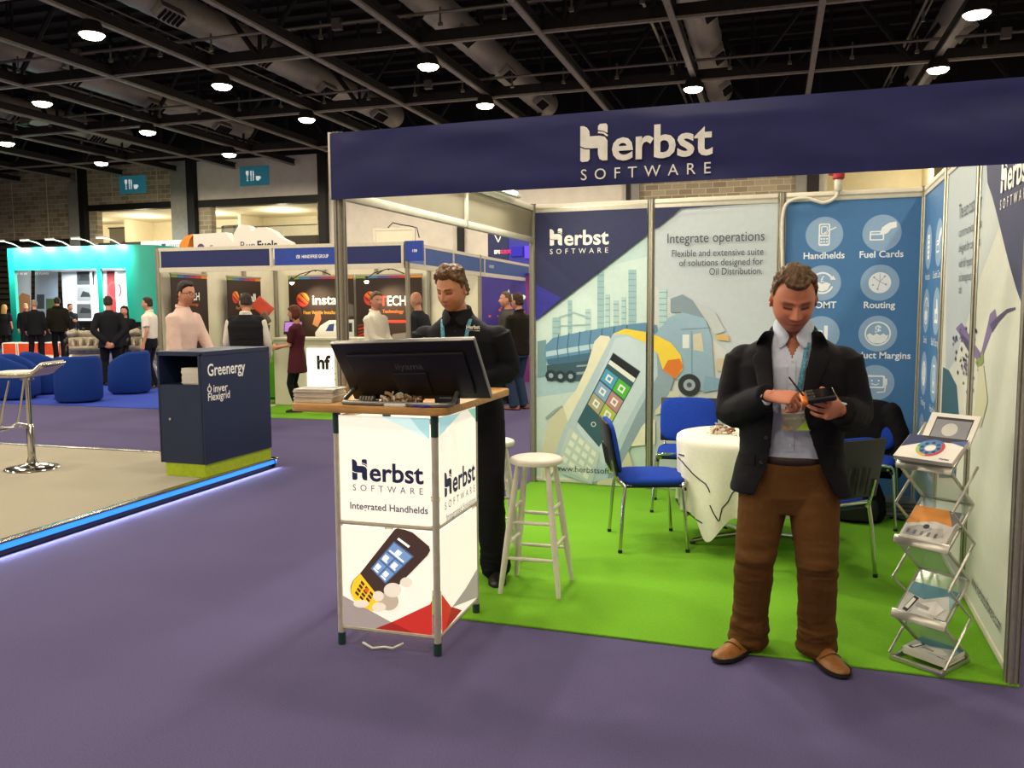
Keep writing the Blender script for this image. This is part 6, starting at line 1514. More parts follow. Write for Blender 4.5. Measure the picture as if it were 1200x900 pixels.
for i, (x, y, z, a, col, lab) in enumerate(((-3.10, 1.42, 1.62, -38, 'c4452c', 'red backed tablet tilted on a tall pale stand by the maroon woman'), (-3.06, 1.30, 1.38, 38, '5c4c3c', 'brown backed tablet below the red one on the tall pale stand'))):
    t = thing('tablet', lab, 'tablet', HP(x, y, z), HFR, 'tablets on the tall pale stand'); b = MB(); b.box((0, 0, 0), (.34, .03, .22), rot=(rad(-15), rad(-a), 0), bev=.012); b.build('tablet_case', M('case_'+col, col, rough=.4), t, 30); b = MB(); b.box((0, -.017, 0), (.28, .004, .16), rot=(rad(-15), rad(-a), 0)); b.build('screen', C_('screen_'+col, col), t, 0)
t = thing('tablet_stand', 'tall pale stand carrying the two tilted tablets', 'stand', HP(-3.10, 1.40), HFR); b = MB(); b.lathe([(.17, 0), (.17, .015), (.03, .03), (.025, 1.1)], 24); b.tube([(0, 0, 1.1), (.03, .02, 1.3), (-.02, .04, 1.64)], .018, 8); b.tube([(.03, .02, 1.3), (.04, -.06, 1.38)], .014, 8); b.build('column', shellw, t, 40)
# neighbouring purple stand beyond
t = thing('purple_wall', 'purple printed wall with white marks beyond the walking men', 'wall panel', HP(-.95, 6.6), HFR); b = MB(); b.box((.55, 0, 1.15), (1.1, .03, 2.3)); b.box((1.6, .0, 1.15), (.9, .03, 2.3), mat=1); b.build('board', [M('purple_board', '3a2f86', rough=.5), M('lilac_board', '9a86d6', rough=.5)], t, 0)
P = Print(Matrix.Translation((0, -.017, 0)) @ Matrix.Rotation(rad(90), 4, 'X'))
P.poly([(.62, 0), (1.1, .0), (1.1, 2.25), (.95, 2.25), (1.02, 1.4)], C_('magenta', '7a2f7a')); P.poly([(.55, 1.85), (.62, 1.72), (.66, 1.78), (.80, 1.80), (.80, 1.88), (.64, 1.86), (.60, 1.98)], white_ink); P.disc((.92, 1.8), .05, white_ink); P.polys([[(.5+.06*k, 1.5-.05*k), (.58+.06*k, 1.5-.05*k), (.58+.06*k, 1.55-.05*k), (.5+.06*k, 1.55-.05*k)] for k in range(3)], white_ink)
random.seed(6)
P.polys([circle((random.uniform(.1, .95), random.uniform(.6, 1.6)), random.uniform(.012, .035), 8) for _ in range(40)], C_('coral', 'd0584a')); P.build('print', t)
t = thing('literature_stand', 'tall grey literature stand beside the purple wall', 'frame', HP(-.55, 4.6), HFR); b = MB(); b.box((0, 0, 1.0), (.34, .05, 2.0)); b.build('frame_body', egd, t, 0); b = MB()
for k in range(4): b.box((0, -.03, 1.75-.34*k), (.26, .012, .26))
b.build('leaflet', _mats['paper_white'], t, 0)
t = thing('stool_cube', 'red topped lime cube seat standing behind the black clothed man', 'seat', bz(582, 462)+Vector((-.1, .3, 0)), 0); b = MB(); b.box((0, 0, .2), (.42, .42, .4), bev=.02); b.build('cube', M('lime_cube', '7cc02a'), t, 30); b = MB(); b.box((0, 0, .47), (.42, .42, .14), bev=.04); b.build('cushion', M('red_cushion', 'a8242a'), t, 30)
tw_ = thing('sign_tower', 'tall indigo sign tower with white triangle above the far stand', 'sign', Hw(-4.6, 16.0), HD); b = MB(); b.box((.26, .4, 1.75), (.52, .8, 3.5)); b.box((.98, .42, 1.75), (.92, .8, 3.44), mat=1); b.box((.75, -.0, 2.94), (.3, .05, .24), mat=2); b.box((1.2, -.0, 2.92), (.5, .06, .3), mat=3); b.build('tower_body', [M('tower_navy', '1d2256', rough=.4), M('tower_indigo', '2c2f9a', rough=.4, emis=.12), M('tower_deep', '1a0fa8', rough=.4, emis=.3), M('tower_violet', '5a35e8', rough=.4, emis=.5)], tw_, 0)
P = Print(Matrix.Translation((0, -.002, 0)) @ Matrix.Rotation(rad(90), 4, 'X')); P.polys(stroke([(.17, 3.38), (.36, 3.38), (.27, 3.18), (.17, 3.38)], .03), white_ink); P.text('EPS', .16, 2.90, .12, white_ink, L=1, bold=.008, fit=.16); P.text('EUROPE', .34, 2.90, .12, C_('hot_pink', 'e0357a'), L=1, bold=.008, fit=.26); P.build('lettering', tw_)
# cloud sign and small header frame
cs = thing('cloud_sign', 'white cloud shaped sign with orange left end above the blue name boards', 'sign', Hw(-11.2, 13.0), HD)
def cut(pts): return [(p[0], p[1]) for p in pts]
cp = [(.12, 2.5), (.12, 3.05), (.22, 3.22), (.42, 3.32), (1.30, 3.34), (1.42, 3.20), (1.50, 3.12), (1.52, 3.30), (1.62, 3.45), (1.75, 3.50), (1.90, 3.47), (2.02, 3.34), (2.15, 3.42), (2.35, 3.42), (2.55, 3.32), (2.72, 3.18), (2.95, 3.08), (3.05, 2.95), (3.05, 2.5)]
XC = Matrix.Rotation(rad(90), 4, 'X')
b = MB(); b.prism([(max(.42, x) if z > 2.4 else x, z) for x, z in cp], -.12, .12, X=XC); b.build('cloud_body', M('cloud_white', 'dcd9cd', rough=.6, namt=.02), cs, 0)
b = MB(); b.prism([(.0, 2.5), (.0, 2.95), (.06, 3.14), (.2, 3.28), (.40, 3.33), (.43, 3.32), (.32, 3.2), (.27, 3.05), (.27, 2.5)], -.125, .125, X=XC); b.build('orange_end', M('orange_end', 'e08a2a', rough=.5), cs, 0)
P = Print(Matrix.Translation((0, -.121, 0)) @ XC); P.text('Run', 1.67, 2.94, .26, ink, L=1); P.text('Fuels', 2.12, 2.94, .26, C_('black', '14181c'), L=1, bold=.008); P.disc((.62, 3.0), .10, C_('plum', '5a3f6a'), L=1); P.text('F', .86, 2.92, .2, ink, L=1); P.build('lettering', cs)
b = MB()
for x in (.6, 2.6): b.tube([(x, 0, 0), (x, 0, 2.52)], .04, 8)
b.build('support_pole', alu, cs, 30)
hf2 = thing('header_frame', 'pale framed header board with a loose wire above the blue name boards', 'sign', Hw(-5.70, 12.0), HD); b = MB(); b.box((.44, 0, 3.06), (.84, .02, .24)); b.build('board', shellw, hf2, 0); b = MB(); b.box((0, 0, 1.6), (.05, .05, 3.2)); b.box((.88, 0, 1.6), (.05, .05, 3.2)); b.box((.44, 0, 3.19), (.86, .04, .05)); b.box((.44, 0, 2.92), (.86, .04, .04)); b.build('frame', alup, hf2, 0); b = MB(); b.tube([(.3, 0, 3.22), (.42, -.02, 3.32), (.62, -.02, 3.27), (.8, -.02, 3.24), (.95, -.02, 3.2), (1.0, -.02, 3.0)], .012, 6); b.build('wire', blacksteel, hf2, 50)
# ------------------------------------------------------------------ far teal stand
TO = Hw(-24.98, 20.8)
ts = thing('teal_stand', 'far teal exhibition stand with glowing fascia and printed walls', 'stand', TO, HD); ts.scale = (1.033, 1.033, 1.033)
tealm = M('teal_gloss', '18a08c', rough=.35, spec=.5, nscale=2, namt=.04)
b = MB(); b.box((2.55, .05, 3.33), (5.1, .12, .78)); b.box((.12, .05, 1.9), (.26, .12, 3.6))
arc = [(5.1, -.01)]+[(5.1+.9*math.sin(t_), .9-.91*math.cos(t_)) for t_ in np.linspace(0, PI/2, 12)]+[(6.0, 3.2), (5.86, 3.2)]+[(5.1+.76*math.sin(t_), .9-.77*math.cos(t_)) for t_ in np.linspace(PI/2, 0, 12)]
b.prism(arc, 2.94, 3.72); b.prism([p for p in arc if p[1] < .95], 1.1, 2.95); b.box((3.95, .05, 2.0), (.14, .1, 1.9))
b.build('teal_fascia', tealm, ts, 40)
b = MB(); b.box((3, 2.4, 1.6), (6, .08, 3.2)); b.box((2.6, 1.25, 3.0), (5.0, 2.3, .05)); b.build('inner_wall', M('stand_white_lit', 'e6e8e6', rough=.6), ts, 0)
b = MB(); b.box((2.9, .5, .55), (5.4, .5, 1.1)); b.box((2.9, .45, 1.11), (5.5, .62, .05)); b.build('bar_counter', M('bar_black', '1c1e20', rough=.4), ts, 0)
P = Print(Matrix.Translation((0, 2.355, 0)) @ Matrix.Rotation(rad(90), 4, 'X'))
def trT(x, y):
    n_ = HM @ Vector((0, 1, 0)); p = HM.inverted() @ (bplane(x, y, Hw(0, 20.8+2.355*1.033), n_)); return ((p.x+24.98)/1.033, p.z/1.033)
def tr_rect(x0, y0, x1, y1): return [trT(x0, y1), trT(x1, y1), trT(x1, y0), trT(x0, y0)]
for (r_, m) in (((17, 317, 36.5, 372), ('smoke', 'a9b0b6')), ((41, 317, 68, 372), ('storm', '93a0ae')), ((90, 318, 110.5, 334), ('bw_dark', '3c4046')), ((90, 336.5, 110.5, 353), ('bw_mid', '7a7c7c')), ((90, 356, 110.5, 373), ('bw_low', '4a4c4c')), ((116.5, 318, 121, 333), ('bw_dark', '3c4046')), ((116.5, 336, 121, 352), ('bw_mid', '7a7c7c')), ((116.5, 356, 121, 373), ('bw_low', '4a4c4c')), ((125, 316, 137, 372), ('poster_red', '8a2226'))):
    P.poly(tr_rect(*r_), C_(*m), 1)
P.poly([trT(18, 352), trT(26, 343), trT(35, 346), trT(36, 372), trT(18, 372)], C_('rust', '9a6a44'), 2); P.poly(tr_rect(43, 345, 52, 362), C_('shed', '3f464a'), 2); P.poly(tr_rect(54, 350, 68, 372), C_('hedge', '47603a'), 2); P.poly([trT(41, 330), trT(55, 322), trT(68, 330), trT(68, 343), trT(41, 343)], C_('cloud', '98a2ae'), 2)
for x, y, w_ in ((92, 324, 16), (94, 343, 13), (93, 362, 15)): P.poly([trT(x, y+5), trT(x+w_, y+5), trT(x+w_-3, y), trT(x+3, y-2)], C_('bw_black', '202224'), 2)
P.ring(trT(134, 340), .26, .34, C_('ring_red', 'c8383c'), 24, L=2); P.text('EX PLANG', trT(41, 322)[0], trT(41, 322)[1], .13, white_ink, L=3, fit=trT(57, 322)[0]-trT(41, 322)[0], bold=.003); P.polys([tr_rect(17+x, 319.5, 21+x, 322) for x in (.5, 6, 11)], white_ink, 3); P.build('wall_prints', ts)
b = MB()
for x in (1.55, 2.72): b.box((x, 2.2, 2.0), (.08, .05, 1.9))
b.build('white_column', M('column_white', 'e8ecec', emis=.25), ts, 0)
for k, x in enumerate((.55, 1.65, 2.75, 3.85, 4.9)):
    t = thing('arm_floodlight', ('white arm floodlight over the teal fascia, %s' % ('leftmost of five', 'second from the left', 'middle of five', 'fourth from the left', 'rightmost of five')[k]), 'lamp', TO+HM @ Vector((x*1.033, .1, 3.84)), HD, 'floodlights over the teal fascia')
    b = MB(); b.tube([(0, 0, 0), (-.10, -.3, .16), (-.22, -.62, .24)], .02, 6); b.box((-.26, -.70, .24), (.34, .12, .06), bev=.01); b.build('arm', M('lamp_white', 'd8d8d0', rough=.4), t, 30); b = MB(); b.box((-.26, -.70, .207), (.28, .09, .008)); b.build('lamp_face', M('flood_glow', 'ffffff', emis=8, ecol='ffffff', namt=.01), t, 0)
    L = bpy.data.lights.new('flood', 'SPOT'); L.energy = 620; L.color = (.9, 1, .98); L.spot_size = rad(110); L.spot_blend = .6; L.shadow_soft_size = .08
    o = bpy.data.objects.new('flood', L); COL.objects.link(o); o.parent = t; o.matrix_local = Matrix.Translation((-.26, -.66, .19)) @ Vector((.1, .75, -.55)).to_track_quat('-Z', 'Y').to_matrix().to_4x4()
L = bpy.data.lights.new('stand_inner_light', 'AREA'); L.shape = 'RECTANGLE'; L.size = 5; L.size_y = 1.2; L.energy = 420; L.color = (.9, 1, 1); o = bpy.data.objects.new('stand_inner_light', L); COL.objects.link(o); o.parent = ts; o.location = (2.8, 1.3, 2.9)
orm, whm = M('orange_seat', 'd8481e', rough=.5), M('white_seat_frame', 'e6e2d8', rough=.5)
ol = ['orange cube seat with white edges at the far left', 'orange cube seat behind the grey haired man, left of his legs', 'orange cube seat right of the grey haired man', 'orange cube seat behind the man in the parka']
for i, (px, py) in enumerate(((7, 418), (25, 418), (56, 417.5), (75, 417))):
    g = bz(px, py); t = thing('cube_seat', ol[i], 'seat', g+HM @ Vector((0, .30, .01)), HD+rad(20), 'orange cube seats by the teal stand'); b = MB(); b.box((0, 0, .22), (.44, .44, .42), bev=.02); b.build('cube', orm, t, 30); b = MB(); b.box((0, 0, .445), (.46, .46, .04), bev=.01); b.box((.225, -.225, .22), (.03, .03, .44)); b.box((-.225, -.225, .22), (.03, .03, .44)); b.box((0, -.225, .02), (.46, .03, .03)); b.build('white_edge', whm, t, 30)
g = bz(15, 420); c = MB(); c.box((g.x-.6, g.y+.9, .006), (3.6, 2.2, .012), rz=HD+rad(20)); tag(c.build('floor_panel', whm), 'white floor panel under the orange cube seats', 'panel')
bn = thing('banner_strip', 'pale banner strip with dark lettering above the far teal stand', 'banner', Hw(-22.4, 24.9, 3.97), HD); b = MB(); b.box((2.6, 0, .18), (5.4, .05, .36)); b.build('strip', M('strip_pale', 'c9ccc4', rough=.6), bn, 0); P = Print(Matrix.Translation((0, -.027, 0)) @ Matrix.Rotation(rad(90), 4, 'X'))
for k in range(5):
    x = .25+1.03*k; P.polys([[(x+.09*q, .1), (x+.09*q+.055, .1), (x+.09*q+.055, .2), (x+.09*q, .2)] for q in range(6)], C_('strip_grey', '8a929a'), 1); P.poly([(x+.66, .08), (x+.86, .08), (x+.86, .23), (x+.66, .23)], C_('strip_ink', '2a3c5a'), 1)
P.build('lettering', bn)
b = MB(); b.box((.05, .2, -.15), (.06, .4, .05)); b.box((5.1, .2, -.15), (.06, .4, .05)); b.box((.05, .02, .0), (.05, .05, .35)); b.box((5.1, .02, .0), (.05, .05, .35)); b.build('bracket', blacksteel, bn, 0)
# ------------------------------------------------------------------ the people
def gd(px, depth):
    d = _ray(px, 450); d = d/d.dot(_fw); p = CAM_LOC+d*depth; return Vector((p.x, p.y, 0))
def lanyard(R, surf, xs, zbot, wd, mat, ztop, zs=None, name='lanyard', xe=None):
    bv_ = bvh_of(surf); b = MB()
    for i, x0_ in enumerate(xs):
        x1_ = (xe or [x*.6 for x in xs])[i]; pts = []
        for k in range(15):
            f_ = k/14; x = x0_+(x1_-x0_)*f_; z = ztop+(zbot-ztop)*f_
            pts.append((x, front_y(bv_, x, z, off=.005), z))
        ribbon(b, pts, wd, .002)
    return b.build(name, mat, R['root'], 60), bv_
lany = M('lanyard_teal', '4a8ba0', rough=.6, nscale=95, namt=.75)
# ---- man in the blazer
def man_blazer():
    G = Vector((2.27, -.03, FZ))
    R = person('man in black blazer and brown trousers looking down at a handheld he taps', G, 0, H=1.76, skin='c07a5c', hair='tuft', hcol='5f4830', brow='5a3a24', top=None, shz=1.385, crotch=.69, shoe_s=1.24, waist=.945, jaw=.75, under='b9c2d2', bcol='5e3f1e',
               shoe='8a5a2c', relbow=(-.268, .01, 1.105), rw=(-.080, -.245, 1.222), lelbow=(.275, .01, 1.115), lw=(.19, -.24, 1.17), look=(9, 27, 0), lean=.015, bulk=1.17, vox=.0062, hs=1.13, headfwd=.06, hneck=-.022, seed=2.0, grow=.98, shoulder=.212,
               rhand=dict(F=(.86, -.42, -.02), N=(.10, .50, -.85), T=(0, .5, .8), curl=(48, 66, 74, 78), joint=(1, .9, .5), thumb=(10, -14), s=1.08), lhand=dict(F=(-.42, -.85, .10), N=(-.86, .25, .25), T=(.1, 0, 1), curl=(40, 44, 46, 48), thumb=(48, 30), s=1.08),
               feet={-1: (-.165, .035), 1: (.135, .045)}, toes=(28, 24))
    root, k, tl = R['root'], R['k'], R['tl']; bk = R['bk']
    # blazer
    jm = M('blazer_black', '131317', rough=.85, spec=.18, nscale=70, namt=.15, bscale=420, bstr=.15)
    t = MB(); t.loft(R['torso'](1.10, hem=.775, neckz=1.515, flare=1.16, belly=1.10)); R['sleeves'](t, (.070, .064, .058, .050))
    full = cloth(t, 'blazer', jm, root, .0075, 5, .007, (7, 7, 13), 7.0, R['arm_fn'], keep=True)
    bv_ = bvh_of(full)
    zz = [.70, .775, .90, 1.0, 1.12, 1.22, 1.32, 1.42, 1.50, 1.56]
    xl = [-.17, -.150, -.098, -.080, -.072, -.072, -.078, -.088, -.085, -.085]; xr = [.225, .205, .135, .100, .060, .045, .058, .078, .085, .085]
    fl = lambda z: float(np.interp(z, zz, xl)); fr_ = lambda z: float(np.interp(z, zz, xr))
    bm = bmesh.new(); bm.from_mesh(full); dele = []
    for f_ in bm.faces:
        c_ = f_.calc_center_median()
        inside = fl(c_.z) < c_.x < fr_(c_.z)
        if (inside and c_.y < .0 and abs(c_.y) < .4 and abs(c_.x) < .23 and c_.y < tl((0, 0, c_.z)).y-.0): dele.append(f_)
        elif c_.z < .7785 and f_.normal.z < -.6 and abs(c_.x) < .3: dele.append(f_)
        elif c_.z > 1.49: dele.append(f_)
    bmesh.ops.delete(bm, geom=dele, context='FACES')
    for v in bm.verts:
        if v.is_boundary and v.co.y < .02 and v.co.z < 1.50:
            a, c_ = fl(v.co.z), fr_(v.co.z)
            if abs(v.co.x-a) < .02: v.co.x = a
            elif abs(v.co.x-c_) < .02: v.co.x = c_
    me = bpy.data.meshes.new('blazer'); bm.to_mesh(me); bm.free(); me.materials.append(jm)
    me = evaluated(me, [('SOLIDIFY', dict(thickness=.006, offset=-1))]); set_smooth(me, 60); link('blazer', me, root)
    for s_, fe in ((-1, fl), (1, fr_)):
        b = MB(); rows = []
        zs2 = [1.49, 1.475, 1.455, 1.43, 1.405, 1.40, 1.385, 1.36, 1.30, 1.24, 1.18, 1.12, 1.07]; lw_ = [.030, .042, .055, .066, .072, .050, .082, .082, .070, .056, .040, .022, .004]
        for z, w_ in zip(zs2, lw_):
            row = []
            for q in range(5):
                x = fe(z)+s_*w_*q/4; y = front_y(bv_, x, min(z, 1.475), off=.007+.003*math.sin(PI*q/4))
                row.append(Vector((x, y+(.02*(z-1.475)/.04 if z > 1.475 else 0), z)))
            rows.append(row)
        b.loft(rows, caps=False, closed=False); me = b.mesh('lapel', jm, 0); me = evaluated(me, [('SOLIDIFY', dict(thickness=.005, offset=0)), ('SUBSURF', dict(levels=1, render_levels=1))]); set_smooth(me, 70); link('lapel', me, root)
    b = MB()
    b.tube([tl(((.082*bk)*math.cos(a), .030+.078*bk*math.sin(a), 1.478+.035*math.sin(a))) for a in np.linspace(-.15, PI+.15, 22)], .018, 8, flat=.5); b.build('blazer_collar', jm, root, 60)
    b = MB()
    for z, x in ((1.03, fl(1.03)-.02), (.92, fl(.92)-.022)): b.lathe([(.0001, .004), (.008, .004), (.010, 0), (.010, -.003)], 14, X=Matrix.Translation((x, front_y(bv_, x, z, off=.003), z)) @ Matrix.Rotation(rad(90), 4, 'X'))
    b.build('button', M('button_dark', '26242a', rough=.3), root, 50)
    b = MB()
    for x0_, x1_ in ((-.215, -.145), (.185, .225)): ribbon(b, [(x0_+(x1_-x0_)*q/6, front_y(bv_, x0_+(x1_-x0_)*q/6, .925+.004*q/6, off=.003), .925) for q in range(7)], .045, .004, Vector((0, 0, 1)))
    b.build('pocket_flap', jm, root, 50)
    # shirt collar wings, placket, buttons
    sm_ = M('cloth_b9c2d2', 'b9c2d2'); sbv = bvh_of(R['under_me'])
    bm = bmesh.new(); bm.from_mesh(R['under_me'])
    bmesh.ops.delete(bm, geom=[f_ for f_ in bm.faces if f_.calc_center_median().y < .02 and f_.calc_center_median().z > 1.375 and abs(f_.calc_center_median().x) < .040*min(1.3, (f_.calc_center_median().z-1.375)/.08)], context='FACES')
    bm.to_mesh(R['under_me']); bm.free(); R['under_me'].update()
    for s_ in (-1, 1):
        b = MB(); rows = []
        for f_, (xa, za, xb, zb) in enumerate(((.010, 1.468, .072, 1.545), (.022, 1.438, .082, 1.53), (.052, 1.408, .090, 1.50))):
            rows.append([Vector((s_*(xa+(xb-xa)*q/5), min(front_y(sbv, s_*(xa+(xb-xa)*q/5), min(1.475, za+(zb-za)*q/5), off=.010, default=-.07), .02-.09*(1-q/5))+.045*(q/5)**2, za+(zb-za)*q/5)) for q in range(6)])
        b.loft(rows, caps=False, closed=False); me = b.mesh('collar_wing', sm_, 0); me = evaluated(me, [('SOLIDIFY', dict(thickness=.004, offset=0)), ('SUBSURF', dict(levels=1, render_levels=1))]); set_smooth(me, 70); link('collar_wing', me, root)
    b = MB(); ribbon(b, [(.0, front_y(sbv, 0, z, off=.003), z) for z in np.linspace(1.37, .97, 24)], .030, .002); b.build('placket', sm_, root, 60)
    b = MB()
    for z in (1.36, 1.27, 1.18, 1.09, 1.0): b.lathe([(.0001, .003), (.0055, .003), (.006, 0)], 10, X=Matrix.Translation((0, front_y(sbv, 0, z, off=.005), z)) @ Matrix.Rotation(rad(90), 4, 'X'))
    b.build('shirt_button', M('button_pale', 'd8d8d4', rough=.3), root, 50)
    b = MB(); b.tube([(.168*bk*math.cos(a), .008+.124*bk*math.sin(a), (.925)) for a in np.linspace(0, 2*PI, 40, endpoint=False)], .018, 8, closed=True, flat=.35); b.build('belt', M('belt_brown', '2a1a10', rough=.5), root, 60)
    lo, _ = lanyard(R, R['under_me'], (.062,), 1.19, .018, lany, 1.44, xe=[.022])
    # badge hanging from the lanyard
    lc = lambda px, py, yy: by(px, py, G.y+yy)-G
    p = lc(932, 486, -.19); b = MB(); X = Matrix.Translation((p.x, front_y(sbv, p.x, p.z, off=.022), p.z)) @ Euler((rad(-4), rad(-4), 0)).to_matrix().to_4x4()
    b.box((0, 0, 0), (.115, .003, .15), bev=.001, X=X); bo = b.build('badge', M('badge_white', 'd6d3c8', rough=.4), root, 30)
    P = Print(X @ Matrix.Translation((0, -.0018, 0)) @ Matrix.Rotation(rad(90), 4, 'X')); P.poly([(-.0575, -.075), (.0575, -.075), (.0575, .0), (-.0575, .0)], C_('badge_grey', '8d8c78')); P.poly([(.0, -.072), (.055, -.072), (.055, -.015)], C_('badge_lime', '9cc23a')); P.text('EXHIBITOR', -.045, -.025, .016, C_('badge_pale', 'c9c8b8')); P.text('HERBST', -.04, .02, .018, C_('black', '14181c'), L=1, bold=.0008); P.text('SOFTWARE', -.04, .006, .013, _mats['print_black'], L=1); P.polys([circle((-.045, -.06), .007, 10), circle((-.02, -.06), .007, 10)], C_('badge_orange', 'c98a5a'), 3); P.build('badge_print', bo)
    # shoes: laces and toe stitching
    for s_ in (-1, 1):
        so_, T = R['shoe%d' % s_]; b = MB()
        for q in range(4):
            y = -.035-.025*q; z = .098-.011*q; b.tube([T @ Vector((-.024, y*k, (z-.006)*k)), T @ Vector((0, (y-.006)*k, (z+.006)*k)), T @ Vector((.024, y*k, (z-.006)*k))], .0032, 6)
        b.tube([T @ Vector((.0, -.03*k, .103*k)), T @ Vector((.03, -.02*k, .106*k)), T @ Vector((.035, -.05*k, .09*k))], .0028, 6); b.build('laces', M('laces_dark', '2e2418', rough=.8), so_, 60)
        b = MB(); b.tube([T @ Vector((.0475*math.sin(a)*k, (-.135-.025*math.cos(a))*k, (.030+.030*math.cos(a)**2)*k)) for a in np.linspace(-1.35, 1.35, 15)], .0028, 6); b.build('toe_seam', M('seam_dark', '4a3018', rough=.7), so_, 60)
        b = MB(); rings = []
        for y, w_, z in ((.03, .036, .072), (.0, .0385, .080), (-.04, .0425, .074)): rings.append([T @ Vector((w_*k*1.03*math.cos(a), y*k, (.022+max(0, math.sin(a))*(z-.022))*k)) for a in np.linspace(-.05, PI+.05, 14)])
        b.loft(rings, caps=False, closed=False); me = b.mesh('quarter', M('shoe_dark_panel', '3c3426', rough=.5), 0); me = evaluated(me, [('SOLIDIFY', dict(thickness=.003, offset=0))]); set_smooth(me, 70); link('quarter', me, so_)
    # device in the left hand and stylus in the right hand
    c_ = lc(959, 464, -.365); dv = thing('handheld_device', 'black handheld device with orange end held by the man in the blazer', 'device', G+c_, rad(8))
    X = Euler((rad(24), rad(-10), 0)).to_matrix().to_4x4()
    b = MB(); b.box((.008, 0, 0), (.112, .080, .026), bev=.009, X=X, seg=3); b.build('case', M('device_black', '19191b', rough=.4), dv, 40)
    b = MB(); b.box((-.056, 0, -.003), (.026, .080, .027), bev=.011, X=X, seg=3); b.build('orange_grip', M('device_orange', 'd9731f', rough=.45), dv, 40)
    b = MB(); b.box((.018, 0, .0135), (.078, .062, .002), X=X)
    b.build('screen', M('device_screen', '0c0d10', rough=.12, spec=.6), dv, 0); b = MB()
    for i in range(3):
        for j in range(3): b.box((-.042+.011*i, -.024+.024*j, .0142), (.008, .016, .003), bev=.001, X=X)
    b.build('keypad', M('device_keys', '3a3a3c', rough=.5), dv, 30)
    a_, e_ = lc(927, 445, -.37), lc(944, 467, -.375); sy = thing('stylus', 'thin dark stylus in the right hand of the man in the blazer', 'stylus', G+a_); dd_ = e_-a_
    b = MB(); b.tube([dd_*-.15, dd_*.5, dd_*.9], .0036, 8); b.build('barrel', blkp, sy, 60); b = MB(); b.tube([dd_*.9, dd_*1.06], [.0034, .0008], 8); b.build('tip', M('stylus_tip', '6c6c70', rough=.4), sy, 60)
man_blazer()
# ---- man in black at the kiosk
def man_black():
    G = Vector((.46, .66, FZ))
    R = person('man in black shirt with teal lanyard looking down at the screen behind the kiosk', G, rad(8), H=1.85, skin='c08868', hair='curly', hcol='5e4329', brow='2c1a0e', top='shirt', tcol='15161b', bcol='121216', shoe='191614', extra='untucked',
               relbow=(-.32, .0, 1.20), rw=(-.18, -.27, 1.17), lelbow=(.24, .03, 1.225), lw=(.06, -.225, 1.16), shz=1.39, look=(-17, 20, 2), lean=.06, leanx=.10, bulk=1.08, vox=.0062, hs=.97, headfwd=.06, seed=5.0, shoulder=.215, feet={-1: (-.16, .04), 1: (.15, -.06)}, toes=(8, 14), hneck=-.03)
    root = R['root']; surf = R['top'].data
    lanyard(R, surf, (-.135, .028), 1.20, .022, lany, 1.53, xe=[-.09, -.01])
    bv_ = bvh_of(surf); lt = MB(); x, z = .012, 1.475; y = front_y(bv_, x, z, off=.006)
    text_mesh('Herbst', .030, Matrix.Translation((x, y, z)) @ Matrix.Rotation(rad(14), 4, 'Z') @ Matrix.Rotation(rad(90), 4, 'X'), lt, bold=.0008, fit=.078); text_mesh('SOFTWARE', .010, Matrix.Translation((x, y, z-.014)) @ Matrix.Rotation(rad(14), 4, 'Z') @ Matrix.Rotation(rad(90), 4, 'X'), lt, fit=.078); lt.build('chest_lettering', logow, root, 0)
    b = MB(); sbv = bv_
    for z in (1.46, 1.40): b.lathe([(.0001, .003), (.0055, .003), (.006, 0)], 10, X=Matrix.Translation((-.05, front_y(sbv, -.05, z, off=.004), z)) @ Matrix.Rotation(rad(90), 4, 'X'))
    b.build('shirt_button', blkp, root, 50)
    for s_ in (-1, 1):
        b = MB(); rows = []
        for xa, za, xb, zb in ((.008, 1.535, .070, 1.60), (.022, 1.505, .086, 1.585), (.060, 1.485, .095, 1.56)):
            rows.append([Vector((-.058+s_*(xa+(xb-xa)*q/5), -.155+.11*(q/5)**1.3, za+(zb-za)*q/5)) for q in range(6)])
        b.loft(rows, caps=False, closed=False); me = b.mesh('collar_wing', R['tm'], 0); me = evaluated(me, [('SOLIDIFY', dict(thickness=.004, offset=0)), ('SUBSURF', dict(levels=1, render_levels=1))]); set_smooth(me, 70); link('collar_wing', me, root)
man_black()
# ---- people in the aisles and stands
NV, FV = .013, .018
def P2(label, loc, rz, **kw): return person(label, loc, rad(rz), **kw)
R = P2('man in dark suit seen from behind with hands clasped behind his back', Vector((-11.45, 10.15, .0)), -136, H=1.86, hair='short', hcol='2a1d15', top='suit', tcol='17181d', bcol='14151a', rw=(-.05, .20, .88), lw=(.05, .215, .90), relbow=(-.31, .13, 1.16), lelbow=(.31, .13, 1.16), vox=NV, seed=11, under=None,
       rhand=dict(F=(.75, .2, -.55), N=(0, -1, .2), T=(0, 0, 1), curl=(30, 35, 40, 45)), lhand=dict(F=(-.6, .1, -.75), N=(0, -1, .1), T=(0, 0, 1), curl=(35, 40, 45, 45)))
P2('man in short sleeved white shirt and dark trousers beside the right engine', Vector((-10.15, 9.85, 0)), -71, H=1.82, hair='short', hcol='2a1d15', top='short', tcol='dcd6c8', bcol='15171f', shoe='6a4a30', vox=NV, seed=12)
P2('man in pale pink shirt and glasses standing left of the waistcoat man', gd(214, 9.7), 95, H=1.90, hair='short', hcol='241a14', top='shirt', tcol='d9bdb2', bcol='4c525c', glasses=True, lean=.10, look=(-8, 6, 0), rw=(-.24, -.16, .90), lw=(.20, -.34, .93), vox=NV, seed=13)
P2('man in black waistcoat over white shirt seen from behind', gd(291, 11.4), -155, H=1.80, hair='crop', hcol='2a1f1a', top='vest', tcol='1a1b1e', under='d8d3c6', bcol='1b1c22', bulk=1.15, look=(25, 4, 0), rw=(-.25, -.20, .95), lw=(.25, -.20, .95), vox=NV, seed=14)
